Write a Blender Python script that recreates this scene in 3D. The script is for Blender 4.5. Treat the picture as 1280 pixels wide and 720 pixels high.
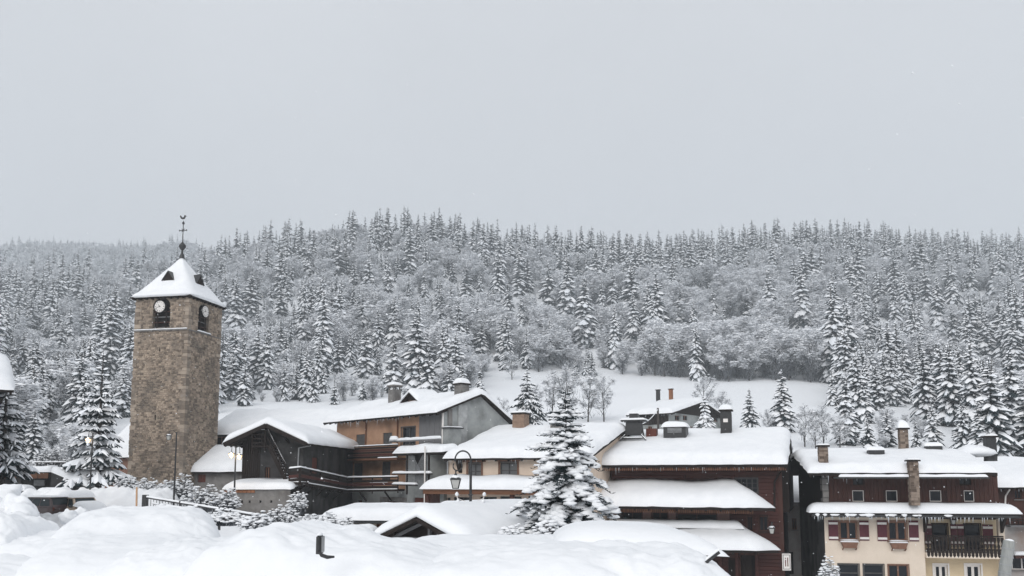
import bpy, math, random
from mathutils import Vector, Matrix, noise

for _o in list(bpy.data.objects):
    bpy.data.objects.remove(_o)
S = bpy.context.scene
COL = S.collection
R = math.radians
V = Vector

# ------------------------------------------------------------------ camera
FPX, PCX, PCY = 1050.0, 640.0, 485.0          # focal length and principal point of the 1280x720 photograph
EYE = V((0.0, 0.0, 8.0))
TILT = math.atan2(595 - PCY, FPX)              # eye level lies at row 595
cam_d = bpy.data.cameras.new('camera')
cam_d.sensor_width = 36.0
cam_d.lens = 36.0 * FPX / 1280.0
cam_d.shift_y = (PCY - 360.0) / 1280.0
cam_d.clip_start = 0.1
cam_d.clip_end = 6000.0
cam = bpy.data.objects.new('camera', cam_d)
cam.location = EYE
cam.rotation_euler = (math.pi / 2 + TILT, 0, 0)
COL.objects.link(cam)
S.camera = cam

# ------------------------------------------------------------------ light
SUN_EL, SUN_AZ = R(34), R(200)
W = bpy.data.worlds.new('World')
S.world = W
W.use_nodes = True
nt = W.node_tree
for n in list(nt.nodes):
    nt.nodes.remove(n)
sky = nt.nodes.new('ShaderNodeTexSky')
sky.sky_type = 'NISHITA'
sky.sun_disc = False
sky.sun_elevation = SUN_EL
sky.sun_rotation = SUN_AZ
sky.air_density = 1.0
sky.dust_density = 4.0
cloud = nt.nodes.new('ShaderNodeRGB')           # the closed cloud deck
cloud.outputs[0].default_value = (7.5, 7.65, 7.95, 1)
mixn = nt.nodes.new('ShaderNodeMix')
mixn.data_type = 'RGBA'
mixn.inputs['Factor'].default_value = 0.94
bg = nt.nodes.new('ShaderNodeBackground')
bg.inputs['Strength'].default_value = 0.1
wo = nt.nodes.new('ShaderNodeOutputWorld')
nt.links.new(sky.outputs[0], mixn.inputs['A'])
tcs = nt.nodes.new('ShaderNodeTexCoord')
cn = nt.nodes.new('ShaderNodeTexNoise')         # faint unevenness of the cloud deck
cn.inputs['Scale'].default_value = 2.2
cn.inputs['Detail'].default_value = 5
nt.links.new(tcs.outputs['Generated'], cn.inputs['Vector'])
cr_ = nt.nodes.new('ShaderNodeMapRange')
cr_.inputs[1].default_value, cr_.inputs[2].default_value, cr_.inputs[3].default_value, cr_.inputs[4].default_value = .3, .7, .955, 1.045
nt.links.new(cn.outputs['Fac'], cr_.inputs[0])
vm = nt.nodes.new('ShaderNodeVectorMath')
vm.operation = 'SCALE'
nt.links.new(cloud.outputs[0], vm.inputs[0])
nt.links.new(cr_.outputs[0], vm.inputs['Scale'])
nt.links.new(vm.outputs[0], mixn.inputs['B'])
nt.links.new(mixn.outputs['Result'], bg.inputs['Color'])
nt.links.new(bg.outputs[0], wo.inputs['Surface'])

sun_d = bpy.data.lights.new('sun', 'SUN')
sun_d.energy = 1.4
sun_d.angle = R(40)
sun_d.color = (1.0, 0.98, 0.96)
sun = bpy.data.objects.new('sun', sun_d)
sun.rotation_euler = (math.pi / 2 - SUN_EL, 0, math.pi - SUN_AZ + R(0))
COL.objects.link(sun)

S.view_settings.view_transform = 'Standard'
S.view_settings.look = 'None'
S.view_settings.exposure = 0.0
S.view_settings.gamma = 1.0
try:
    S.cycles.volume_bounces = 1
    S.cycles.max_bounces = 6
    S.cycles.diffuse_bounces = 3
except Exception:
    pass

# ------------------------------------------------------------------ geometry helpers
CT, ST = math.cos(TILT), math.sin(TILT)
def ray(px, py):
    u, v = (px - PCX) / FPX, (PCY - py) / FPX
    return V((u, CT - v * ST, ST + v * CT))
def P(px, py, Y):
    d = ray(px, py)
    return EYE + d * (Y / d.y)
def project(p):
    q = p - EYE
    f = q.y * CT + q.z * ST
    up = -q.y * ST + q.z * CT
    return PCX + FPX * q.x / f, PCY - FPX * up / f, f
def sstep(a, b, x):
    t = min(1.0, max(0.0, (x - a) / (b - a)))
    return t * t * (3 - 2 * t)
def lerp(a, b, t):
    return a + (b - a) * t

class MB:
    """collects faces for one mesh object"""
    def __init__(s):
        s.v, s.f, s.m = [], [], []
    def face(s, pts, m=0):
        i = len(s.v)
        s.v += [tuple(p) for p in pts]
        s.f.append(tuple(range(i, i + len(pts))))
        s.m.append(m)
    def raw(s, vs, fs, m=0):
        i = len(s.v)
        s.v += [tuple(p) for p in vs]
        s.f += [tuple(i + k for k in f) for f in fs]
        s.m += [m] * len(fs)
    def box(s, x0, x1, y0, y1, z0, z1, m=0, mat=None):
        vs = [V((x, y, z)) for x in (x0, x1) for y in (y0, y1) for z in (z0, z1)]
        if mat is not None:
            vs = [mat @ p for p in vs]
        s.raw(vs, [(0, 1, 3, 2), (4, 6, 7, 5), (0, 4, 5, 1), (2, 3, 7, 6), (0, 2, 6, 4), (1, 5, 7, 3)], m)
    def cbox(s, x0, x1, y0, y1, z0, z1, c=.015, m=0, mat=None):
        """a box with chamfered vertical and top edges"""
        c = min(c, (x1 - x0) * .45, (y1 - y0) * .45, (z1 - z0) * .45)
        o = [(x0 + c, y0), (x1 - c, y0), (x1, y0 + c), (x1, y1 - c), (x1 - c, y1), (x0 + c, y1), (x0, y1 - c), (x0, y0 + c)]
        inn = [(x0 + c, y0 + c), (x1 - c, y0 + c), (x1 - c, y0 + c), (x1 - c, y1 - c), (x1 - c, y1 - c), (x0 + c, y1 - c), (x0 + c, y1 - c), (x0 + c, y0 + c)]
        vs = [V((a, b, z0)) for a, b in o] + [V((a, b, z1 - c)) for a, b in o] + [V((a, b, z1)) for a, b in inn]
        if mat is not None:
            vs = [mat @ p for p in vs]
        fs = [tuple(range(7, -1, -1))]
        for k in range(8):
            n = (k + 1) % 8
            fs.append((k, n, 8 + n, 8 + k))
            fs.append((8 + k, 8 + n, 16 + n, 16 + k))
        fs.append(tuple(range(16, 24)))
        s.raw(vs, fs, m)
    def bar(s, a, b, w, h, m=0, up=V((0, 0, 1))):
        """rectangular bar from a to b"""
        a, b = V(a), V(b)
        d = (b - a).normalized()
        if abs(d.dot(up)) > .98:
            up = V((0, 1, 0))
        r = d.cross(up).normalized() * (w / 2)
        u = r.cross(d).normalized() * (h / 2)
        vs = [p + i * r + j * u for p in (a, b) for i, j in ((-1, -1), (1, -1), (1, 1), (-1, 1))]
        s.raw(vs, [(0, 1, 2, 3), (7, 6, 5, 4), (0, 4, 5, 1), (1, 5, 6, 2), (2, 6, 7, 3), (3, 7, 4, 0)], m)
    def tube(s, pts, r, n=6, m=0, cap=True):
        pts = [V(p) for p in pts]
        rs = r if isinstance(r, (list, tuple)) else [r] * len(pts)
        rings, up = [], V((.123, .31, .9)).normalized()
        for k, p in enumerate(pts):
            d = (pts[min(k + 1, len(pts) - 1)] - pts[max(k - 1, 0)])
            d = d.normalized() if d.length > 1e-9 else V((0, 0, 1))
            a = d.cross(up)
            if a.length < 1e-3:
                a = d.cross(V((1, 0, 0)))
            a.normalize()
            b = d.cross(a)
            rings.append([p + rs[k] * (math.cos(2 * math.pi * j / n) * a + math.sin(2 * math.pi * j / n) * b) for j in range(n)])
        fs = []
        for k in range(len(pts) - 1):
            for j in range(n):
                j2 = (j + 1) % n
                fs.append((k * n + j, k * n + j2, (k + 1) * n + j2, (k + 1) * n + j))
        if cap:
            fs.append(tuple(range(n - 1, -1, -1)))
            fs.append(tuple((len(pts) - 1) * n + j for j in range(n)))
        s.raw([p for q in rings for p in q], fs, m)
    def lathe(s, prof, c=(0, 0, 0), n=12, m=0):
        c = V(c)
        vs, fs = [], []
        for r, z in prof:
            for j in range(n):
                vs.append(c + V((r * math.cos(2 * math.pi * j / n), r * math.sin(2 * math.pi * j / n), z)))
        for k in range(len(prof) - 1):
            for j in range(n):
                j2 = (j + 1) % n
                fs.append((k * n + j, k * n + j2, (k + 1) * n + j2, (k + 1) * n + j))
        s.raw(vs, fs, m)
    def prism(s, poly, y0, y1, m=0, axis='y'):
        """poly in the (x, z) plane swept along y (or (y, z) along x)"""
        n = len(poly)
        mk = (lambda a, b, c: V((a, c, b))) if axis == 'y' else (lambda a, b, c: V((c, a, b)))
        vs = [mk(a, b, y0) for a, b in poly] + [mk(a, b, y1) for a, b in poly]
        fs = [tuple(range(n)), tuple(range(2 * n - 1, n - 1, -1))]
        for k in range(n):
            n2 = (k + 1) % n
            fs.append((k, k + n, n2 + n, n2))
        s.raw(vs, fs, m)
    def blob(s, c, rx, ry, rz, seed=0, m=0, nu=8, nv=5, amp=.18, flat=.35):
        """lumpy snow pillow, flat underneath"""
        c = V(c)
        vs, fs = [], []
        for i in range(nv + 1):
            th = math.pi * i / nv
            for j in range(nu):
                ph = 2 * math.pi * (j + .5 * (i % 2)) / nu
                d = V((math.sin(th) * math.cos(ph), math.sin(th) * math.sin(ph), math.cos(th)))
                k = 1 + amp * noise.noise(d * 1.7 + V((seed * 3.1, seed * 1.7, 0)))
                z = d.z * rz * (1 if d.z > 0 else flat)
                vs.append(c + V((d.x * rx * k, d.y * ry * k, z * k)))
        for i in range(nv):
            for j in range(nu):
                j2 = (j + 1) % nu
                fs.append((i * nu + j, i * nu + j2, (i + 1) * nu + j2, (i + 1) * nu + j))
        s.raw(vs, fs, m)
    def mesh(s, name, mats, smooth=False):
        me = bpy.data.meshes.new(name)
        me.from_pydata(s.v, [], s.f)
        for mt in (mats if isinstance(mats, (list, tuple)) else [mats]):
            me.materials.append(mt)
        if any(s.m):
            me.polygons.foreach_set('material_index', s.m)
        if smooth:
            me.polygons.foreach_set('use_smooth', [True] * len(s.f))
        me.update()
        return me
    def build(s, name, mats, parent=None, smooth=False):
        o = bpy.data.objects.new(name, s.mesh(name, mats, smooth))
        COL.objects.link(o)
        if parent is not None:
            o.parent = parent
        return o

def inst(name, me, parent=None, loc=(0, 0, 0), rot=(0, 0, 0), scale=(1, 1, 1)):
    o = bpy.data.objects.new(name, me)
    COL.objects.link(o)
    o.location, o.rotation_euler, o.scale = loc, rot, scale
    if parent is not None:
        o.parent = parent
    return o
def tag(o, label=None, cat=None, group=None, kind=None):
    if label: o['label'] = label
    if cat: o['category'] = cat
    if group: o['group'] = group
    if kind: o['kind'] = kind
    return o
def thing(name, label, cat, loc=(0, 0, 0), rz=0.0, group=None):
    o = bpy.data.objects.new(name, None)
    o.empty_display_size = .3
    COL.objects.link(o)
    o.location = loc
    o.rotation_euler = (0, 0, rz)
    return tag(o, label, cat, group)
def copy_tree(o, parent=None):
    c = o.copy()
    COL.objects.link(c)
    c.parent = parent
    for ch in o.children:
        copy_tree(ch, c)
    return c

# ------------------------------------------------------------------ materials
def new_mat(name):
    m = bpy.data.materials.new(name)
    m.use_nodes = True
    t = m.node_tree
    return m, t, t.nodes['Principled BSDF']
def mat(name, c1, c2=None, rough=.85, scale=3.0, bump=.0, bscale=20.0, stretch=(1, 1, 1), island=0.0, spec=.3, detail=5.0, dirt=None, metal=0.0):
    m, t, b = new_mat(name)
    b.inputs['Roughness'].default_value = rough
    b.inputs['Specular IOR Level'].default_value = spec
    b.inputs['Metallic'].default_value = metal
    tc = t.nodes.new('ShaderNodeTexCoord')
    mp = t.nodes.new('ShaderNodeMapping')
    mp.inputs['Scale'].default_value = stretch
    t.links.new(tc.outputs['Object'], mp.inputs[0])
    c2 = c2 or c1
    nz = t.nodes.new('ShaderNodeTexNoise')
    nz.inputs['Scale'].default_value = scale
    nz.inputs['Detail'].default_value = detail
    nz.inputs['Roughness'].default_value = .65
    t.links.new(mp.outputs[0], nz.inputs['Vector'])
    rp = t.nodes.new('ShaderNodeValToRGB')
    rp.color_ramp.elements[0].position, rp.color_ramp.elements[1].position = .32, .68
    rp.color_ramp.elements[0].color = (*c1, 1)
    rp.color_ramp.elements[1].color = (*c2, 1)
    fac = nz.outputs['Fac']
    if island:
        ge = t.nodes.new('ShaderNodeNewGeometry')
        mx = t.nodes.new('ShaderNodeMix')
        mx.inputs['Factor'].default_value = island
        t.links.new(nz.outputs['Fac'], mx.inputs[2])
        t.links.new(ge.outputs['Random Per Island'], mx.inputs[3])
        fac = mx.outputs[0]
    t.links.new(fac, rp.inputs[0])
    out = rp.outputs[0]
    if dirt:
        n2 = t.nodes.new('ShaderNodeTexNoise')
        n2.inputs['Scale'].default_value = dirt[1]
        n2.inputs['Detail'].default_value = 6
        t.links.new(mp.outputs[0], n2.inputs['Vector'])
        r2 = t.nodes.new('ShaderNodeMapRange')
        r2.inputs[1].default_value, r2.inputs[2].default_value = .5, .72
        t.links.new(n2.outputs['Fac'], r2.inputs[0])
        m2 = t.nodes.new('ShaderNodeMix')
        m2.data_type = 'RGBA'
        t.links.new(r2.outputs[0], m2.inputs['Factor'])
        t.links.new(out, m2.inputs['A'])
        m2.inputs['B'].default_value = (*dirt[0], 1)
        out = m2.outputs['Result']
    t.links.new(out, b.inputs['Base Color'])
    if bump:
        nb = t.nodes.new('ShaderNodeTexNoise')
        nb.inputs['Scale'].default_value = bscale
        nb.inputs['Detail'].default_value = 4
        t.links.new(mp.outputs[0], nb.inputs['Vector'])
        bp = t.nodes.new('ShaderNodeBump')
        bp.inputs['Strength'].default_value = bump
        bp.inputs['Distance'].default_value = .03
        t.links.new(nb.outputs['Fac'], bp.inputs['Height'])
        t.links.new(bp.outputs[0], b.inputs['Normal'])
    return m

SNOW = mat('snow', (.80, .82, .845), (.87, .885, .905), rough=.7, scale=1.3, bump=.35, bscale=9.0, spec=.2)
SNOW_TREE = mat('snow_on_branches', (.84, .87, .91), (.93, .94, .96), rough=.8, scale=2.0, spec=.1, island=.7)
NEEDLE = mat('spruce_needles', (.010, .020, .024), (.03, .046, .052), rough=.8, scale=2.5, spec=.15, island=.5)
BARK = mat('bark', (.045, .04, .038), (.11, .1, .095), rough=.95, scale=6, stretch=(1, 1, .2), spec=.1)
TWIG = mat('twigs', (.06, .066, .075), (.15, .16, .175), rough=.95, scale=4, island=.6, spec=.1)
FROST = mat('frosted_twigs', (.76, .78, .81), (.93, .94, .96), rough=.9, scale=2, island=.75, spec=.1)
STONE = mat('tower_stone', (.155, .125, .10), (.43, .345, .27), rough=.95, scale=1.4, bump=.6, bscale=14, island=.42, spec=.15, dirt=((.095, .085, .076), .38))
QUOIN = mat('corner_stone', (.19, .155, .125), (.38, .315, .255), rough=.95, scale=2.2, bump=.5, island=.6, spec=.15, dirt=((.13, .115, .1), .8))
MORTAR = mat('tower_mortar', (.23, .19, .15), (.34, .285, .23), rough=.95, scale=2.5, bump=.4, spec=.1)
ORANGE = mat('orange_plaster', (.36, .215, .14), (.48, .30, .20), rough=.95, scale=.9, bump=.2, spec=.15, dirt=((.25, .155, .105), .6))
GREYPL = mat('grey_render', (.27, .285, .285), (.37, .385, .38), rough=.95, scale=1.2, bump=.3, spec=.1, dirt=((.14, .145, .14), .5))
DARKPL = mat('dark_render', (.04, .039, .04), (.085, .083, .082), rough=.95, scale=.8, bump=.3, spec=.1, dirt=((.028, .026, .025), .7))
CREAM = mat('cream_plaster', (.66, .535, .43), (.74, .61, .50), rough=.95, scale=.8, bump=.15, spec=.15, dirt=((.57, .46, .37), .5))
BEIGE = mat('beige_plaster', (.63, .54, .445), (.71, .615, .515), rough=.95, scale=.8, bump=.15, spec=.15)
YELLOW = mat('yellowed_plaster', (.56, .45, .30), (.64, .53, .37), rough=.95, scale=.9, bump=.15, spec=.15)
CONCR = mat('concrete', (.15, .145, .14), (.24, .23, .22), rough=.95, scale=1.5, bump=.35, spec=.1, dirt=((.10, .09, .085), .8))
ALLEY = mat('stained_wall', (.30, .28, .27), (.42, .40, .385), rough=.95, scale=.9, bump=.3, spec=.1, dirt=((.27, .20, .165), .6))
REDWOOD = mat('red_brown_timber', (.03, .0105, .008), (.072, .026, .018), rough=.7, scale=2.2, bump=.3, bscale=12, stretch=(3, 3, .25), island=.45, spec=.3)
REDWOOD_H = mat('red_brown_logs', (.036, .011, .009), (.082, .026, .02), rough=.7, scale=2.2, bump=.3, bscale=12, stretch=(.25, 3, 3), island=.4, spec=.3)
DARKWOOD = mat('dark_timber', (.009, .007, .0065), (.028, .02, .017), rough=.8, scale=2.5, bump=.3, stretch=(3, 3, .3), island=.4, spec=.2)
BROWNWOOD = mat('brown_timber', (.10, .045, .026), (.19, .09, .05), rough=.75, scale=3, bump=.25, stretch=(.4, 3, 3), island=.4, spec=.25)
GREYWOOD = mat('weathered_boards', (.085, .085, .088), (.22, .22, .225), rough=.9, scale=3, bump=.35, stretch=(5, 5, .3), island=.6, spec=.15)
SHUTRED = mat('wine_red_paint', (.075, .012, .022), (.105, .02, .03), rough=.6, scale=4, spec=.35)
WHITEPT = mat('white_paint', (.68, .65, .62), (.78, .75, .72), rough=.6, scale=5, spec=.3)
FRAMEWD = mat('window_wood', (.14, .07, .045), (.22, .115, .075), rough=.6, scale=6, spec=.3)
DOORRED = mat('red_brown_door', (.09, .025, .018), (.14, .045, .03), rough=.7, scale=4, stretch=(4, 4, .4), spec=.25)
SHUTGREY = mat('grey_shutter', (.06, .06, .062), (.11, .108, .105), rough=.8, scale=5, spec=.2)
METAL = mat('dark_iron', (.012, .013, .014), (.03, .03, .032), rough=.5, scale=8, spec=.5)
ZINC = mat('zinc', (.25, .26, .27), (.38, .39, .40), rough=.5, scale=4, spec=.5)
CHIMNEY = mat('chimney_stone', (.10, .075, .06), (.27, .215, .175), rough=.95, scale=4, bump=.5, island=.5, spec=.1)
BRICKT = mat('terracotta_brick', (.22, .10, .055), (.33, .16, .09), rough=.9, scale=4, bump=.3, spec=.15)
TYRE = mat('tyre_rubber', (.012, .012, .012), (.025, .025, .025), rough=.9, scale=5, spec=.2)
ICE = mat('ice', (.5, .54, .58), (.62, .66, .7), rough=.2, spec=.6)
POSTGREY = mat('weathered_post', (.20, .21, .20), (.34, .35, .34), rough=.7, scale=4, stretch=(4, 4, .4), bump=.2, spec=.3)
def glass_mat(name, col, rough=.12):
    m, t, b = new_mat(name)
    b.inputs['Base Color'].default_value = (*col, 1)
    b.inputs['Roughness'].default_value = rough
    b.inputs['Specular IOR Level'].default_value = .22
    return m
GLASS = glass_mat('window_glass', (.01, .013, .018))
GLASS_PALE = glass_mat('curtained_glass', (.16, .165, .17), .3)
CARGLASS = glass_mat('car_glass', (.02, .03, .035), .08)
def lamp_mat(name, col, st):
    m, t, b = new_mat(name)
    b.inputs['Base Color'].default_value = (.8, .7, .5, 1)
    b.inputs['Emission Color'].default_value = (*col, 1)
    b.inputs['Emission Strength'].default_value = st
    return m
LAMPLIT = lamp_mat('lit_lantern_glass', (1.0, .70, .42), 1.15)
LAMPOFF = mat('unlit_lantern_glass', (.42, .42, .40), (.5, .5, .48), rough=.2, scale=3, spec=.5)
def paint(name, c):
    m = mat(name, c, tuple(min(1, k * 1.25) for k in c), rough=.35, scale=2, spec=.5)
    return m
# ------------------------------------------------------------------ terrain
PROF = [(0, -2.1), (16, -2.1), (30, -2.7), (70, -2.9), (88, -2.2), (110, 1.0), (150, 7.5), (200, 16.5), (250, 27), (300, 37.5), (400, 70),
        (500, 107), (600, 146), (650, 163), (680, 167), (760, 158), (1000, 150), (3000, 200)]
def prof(y):
    for (a, za), (b, zb) in zip(PROF, PROF[1:]):
        if y <= b:
            t = (y - a) / (b - a)
            return lerp(za, zb, t)
    return PROF[-1][1]
def prof_s(y):
    w = 3 + y * .03
    return (prof(max(0, y - w)) + 2 * prof(y) + prof(y + w)) / 4
def kfar(u):
    return 1 + .12 * sstep(-.31, -.46, u) + .12 * sstep(.1, .6, u)
RIDGE = [(-1.5, .93), (-.60, .93), (-.50, .93), (-.42, .95), (-.36, .99), (-.30, 1.05), (-.2, 1.085), (-.1, 1.09), (.05, 1.045), (.2, 1.035), (.4, 1.06), (.6, 1.05), (1.5, 1.03)]
def ridge_k(u):
    for (a, ka), (b, kb) in zip(RIDGE, RIDGE[1:]):
        if u <= b:
            return lerp(ka, kb, (u - a) / (b - a))
    return RIDGE[-1][1]
def G(x, y):
    yy = max(y, 0.0)
    u = x / max(yy, 60.0)
    k = lerp(1.0, kfar(u), sstep(120, 420, yy))
    z = prof_s(yy / k) * k
    z *= lerp(1.0, ridge_k(u), sstep(250, 500, yy / k))
    if yy > 800 and u < -.2:                          # a farther ridge closes the valley at the left
        z = max(z, 397 * sstep(820, 1500, yy) * sstep(-.22, -.40, u) + 9 * noise.noise(V((x * .006, yy * .006, 2.0))))
    # the street side of the village lies lower
    t = sstep(-14, 12, x)
    z -= 5.0 * t * sstep(13, 40, yy) * (1 - sstep(72, 120, yy))
    # deep ploughed snow lies between the cars nearest to the camera
    z += 1.2 * sstep(1, 5, y) * (1 - sstep(10.6, 14.5, yy)) * (1 - sstep(.06, .2, x / max(yy, 3.0)))
    if yy > 120:
        a = sstep(120, 260, yy)
        z += a * (3.5 * noise.noise(V((x * .012, y * .012, 1.3))) + 1.2 * noise.noise(V((x * .04, y * .04, 4.0))))
        z += sstep(420, 620, yy) * 7 * noise.noise(V((x * .006, 0, 9.1)))
    else:
        z += .12 * noise.noise(V((x * .25, y * .25, 0.5)))
    return EYE.z + z
def ground_mesh():
    ys = [-60, -40, -25, -12, -6]
    y = -3.0
    while y < 3200:
        ys.append(y)
        y += .8 if y < 20 else (2 if y < 90 else (5 if y < 200 else (9 if y < 760 else (25 if y < 1400 else 150))))
    mb = MB()
    n = 130
    for y in ys:
        hw = 70 + .95 * max(y, 0)
        for j in range(n + 1):
            a = 2 * j / n - 1
            x = hw * (a * .75 + a * a * a * .25)
            mb.v.append((x, y, G(x, y)))
    w = n + 1
    for i in range(len(ys) - 1):
        for j in range(n):
            mb.f.append((i * w + j, i * w + j + 1, (i + 1) * w + j + 1, (i + 1) * w + j))
            mb.m.append(0)
    o = mb.build('ground', SNOW, smooth=True)
    tag(o, 'snow covered ground rising from the village to the wooded hill', None, None, 'structure')
    return o
ground_mesh()
def ground_hit(px, py, y0=60.0):
    d = ray(px, py)
    d = d / d.y
    y = y0
    while y < 1500:
        p = EYE + d * y
        if p.z <= G(p.x, y):
            return V((p.x, y, G(p.x, y)))
        y += 2 + y * .004
    return None

# ------------------------------------------------------------------ snow sheets
def stations(L, r, r0, r1, step):
    fr = (0, .04, .13, .29, .55, 1.0)
    r = min(r, L * .45)
    a = [f * r for f in fr] if r0 else [0.0]
    b = [L - f * r for f in reversed(fr)] if r1 else [L]
    n = max(1, int((b[0] - a[-1]) / step))
    mid = [lerp(a[-1], b[0], k / n) for k in range(1, n)]
    return a + mid + b
def qround(d, r):
    if d >= r: return 1.0
    k = 1 - max(d, 0) / r
    return math.sqrt(max(0, 1 - k * k))
def snow_sheet(mb, Pf, La, Lb, T, ra=(1, 1), rb=(1, 1), r=None, seed=0, amp=.16, wob=.05, step=.4, under=.012, nscale=.55, m=0):
    """a lying blanket of snow: Pf(a, b) is the surface under it, edges marked 1 are rounded off"""
    r = r or T * 1.1
    A, B = stations(La, r, ra[0], ra[1], step), stations(Lb, r, rb[0], rb[1], step)
    ta, tb = min(r, La * .45), min(r, Lb * .45)
    top, bot = [], []
    for a in A:
        qa = (qround(a, ta) if ra[0] else 1) * (qround(La - a, ta) if ra[1] else 1)
        for b in B:
            qb = (qround(b, tb) if rb[0] else 1) * (qround(Lb - b, tb) if rb[1] else 1)
            bb, aa = b, a
            if rb[0]: bb -= wob * (noise.noise(V((a * 1.1, seed, 2.2))) + .6 * noise.noise(V((a * 3.3, seed, 5)))) * max(0, 1 - b / (2.5 * r))
            if rb[1]: bb += wob * noise.noise(V((a * 1.1, seed, 7.7))) * max(0, 1 - (Lb - b) / (2.5 * r))
            if ra[0]: aa -= wob * noise.noise(V((b * 1.3, seed, 12.2))) * max(0, 1 - a / (2.5 * r))
            if ra[1]: aa += wob * noise.noise(V((b * 1.3, seed, 17.7))) * max(0, 1 - (La - a) / (2.5 * r))
            p = Pf(aa, bb)
            h = T * qa * qb * (1 + amp * (noise.noise(V((p.x * nscale, p.y * nscale, seed * 1.37))) + .5 * noise.noise(V((p.x * nscale * 2.7, p.y * nscale * 2.7, seed * 2.1 + 8)))))
            top.append(p + V((0, 0, max(h, 0) + under)))
            bot.append(p + V((0, 0, under)))
    na, nb = len(A), len(B)
    off = na * nb
    fs = []
    for i in range(na - 1):
        for j in range(nb - 1):
            q = (i * nb + j, (i + 1) * nb + j, (i + 1) * nb + j + 1, i * nb + j + 1)
            fs.append(q)
            fs.append(tuple(off + k for k in reversed(q)))
    ring = [(i, 0) for i in range(na)] + [(na - 1, j) for j in range(1, nb)] + [(i, nb - 1) for i in range(na - 2, -1, -1)] + [(0, j) for j in range(nb - 2, 0, -1)]
    for k in range(len(ring)):
        a, b = ring[k], ring[(k + 1) % len(ring)]
        ia, ib = a[0] * nb + a[1], b[0] * nb + b[1]
        fs.append((ib, ia, ia + off, ib + off))
    mb.raw(top + bot, fs, m)
def quad_fn(p0, p1, p2, p3):
    """bilinear patch with lengths: p0->p1 runs along a, p0->p3 along b"""
    p0, p1, p2, p3 = map(V, (p0, p1, p2, p3))
    La = max((p1 - p0).length, (p2 - p3).length)
    Lb = max((p3 - p0).length, (p2 - p1).length)
    def f(a, b):
        s, t = a / La, b / Lb
        return p0 * ((1 - s) * (1 - t)) + p1 * (s * (1 - t)) + p2 * (s * t) + p3 * ((1 - s) * t)
    return f, La, Lb
def snow_quad(parent, name, pts, T, **kw):
    f, La, Lb = quad_fn(*pts)
    mb = MB()
    snow_sheet(mb, f, La, Lb, T, **kw)
    return mb.build(name, SNOW, parent, smooth=True)

# ------------------------------------------------------------------ building kit
class House:
    """a thing whose local x runs along its front, -y points out of the front, z up"""
    def __init__(s, name, label, cat, O, rz, group=None):
        s.root = thing(name, label, cat, O, rz, group)
        s.M = Matrix.Translation(O) @ Matrix.Rotation(rz, 4, 'Z')
        s.I = s.M.inverted()
        s.k = s.I @ EYE
    def uv(s, px, py, off=0.0):
        """where the sight line through a pixel meets the plane off metres before the front"""
        d = s.I.to_3x3() @ ray(px, py)
        t = (-off - s.k.y) / d.y
        p = s.k + d * t
        return p.x, p.z
    def sv(s, px, py, x):
        """the same for the side plane local x = const: returns (y, z)"""
        d = s.I.to_3x3() @ ray(px, py)
        t = (x - s.k.x) / d.x
        p = s.k + d * t
        return p.y, p.z
    def rect(s, px0, px1, py0, py1, off=0.0):
        pm, qm = (px0 + px1) / 2, (py0 + py1) / 2
        x0, x1 = s.uv(px0, qm, off)[0], s.uv(px1, qm, off)[0]
        z1, z0 = s.uv(pm, py0, off)[1], s.uv(pm, py1, off)[1]
        return x0, x1, z0, z1

def wall_face(mb, x0, x1, z0, z1, holes=(), y=0.0, depth=.2, m=0, mr=None):
    """a front wall with openings and their reveals"""
    mr = m if mr is None else mr
    holes = [(max(a, x0), min(b, x1), max(c, z0), min(d, z1)) for a, b, c, d in holes if min(b, x1) > max(a, x0) and min(d, z1) > max(c, z0)]
    xs = sorted(set([x0, x1] + [h[0] for h in holes] + [h[1] for h in holes]))
    zs = sorted(set([z0, z1] + [h[2] for h in holes] + [h[3] for h in holes]))
    for xa, xb in zip(xs, xs[1:]):
        for za, zb in zip(zs, zs[1:]):
            cx, cz = (xa + xb) / 2, (za + zb) / 2
            if any(h[0] < cx < h[1] and h[2] < cz < h[3] for h in holes):
                continue
            mb.face([(xa, y, za), (xb, y, za), (xb, y, zb), (xa, y, zb)], m)
    for a, b, c, d in holes:
        yb = y + depth
        mb.face([(a, y, c), (a, yb, c), (a, yb, d), (a, y, d)], mr)
        mb.face([(b, y, c), (b, y, d), (b, yb, d), (b, yb, c)], mr)
        mb.face([(a, y, d), (a, yb, d), (b, yb, d), (b, y, d)], mr)
        mb.face([(a, y, c), (b, y, c), (b, yb, c), (a, yb, c)], mr)
def wall_shell(mb, x0, x1, yb, z0, z1, m=0, y0=0.0):
    """side and back walls of a box house"""
    mb.face([(x0, y0, z0), (x0, y0, z1), (x0, yb, z1), (x0, yb, z0)], m)
    mb.face([(x1, y0, z0), (x1, yb, z0), (x1, yb, z1), (x1, y0, z1)], m)
    mb.face([(x0, yb, z0), (x0, yb, z1), (x1, yb, z1), (x1, yb, z0)], m)
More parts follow.
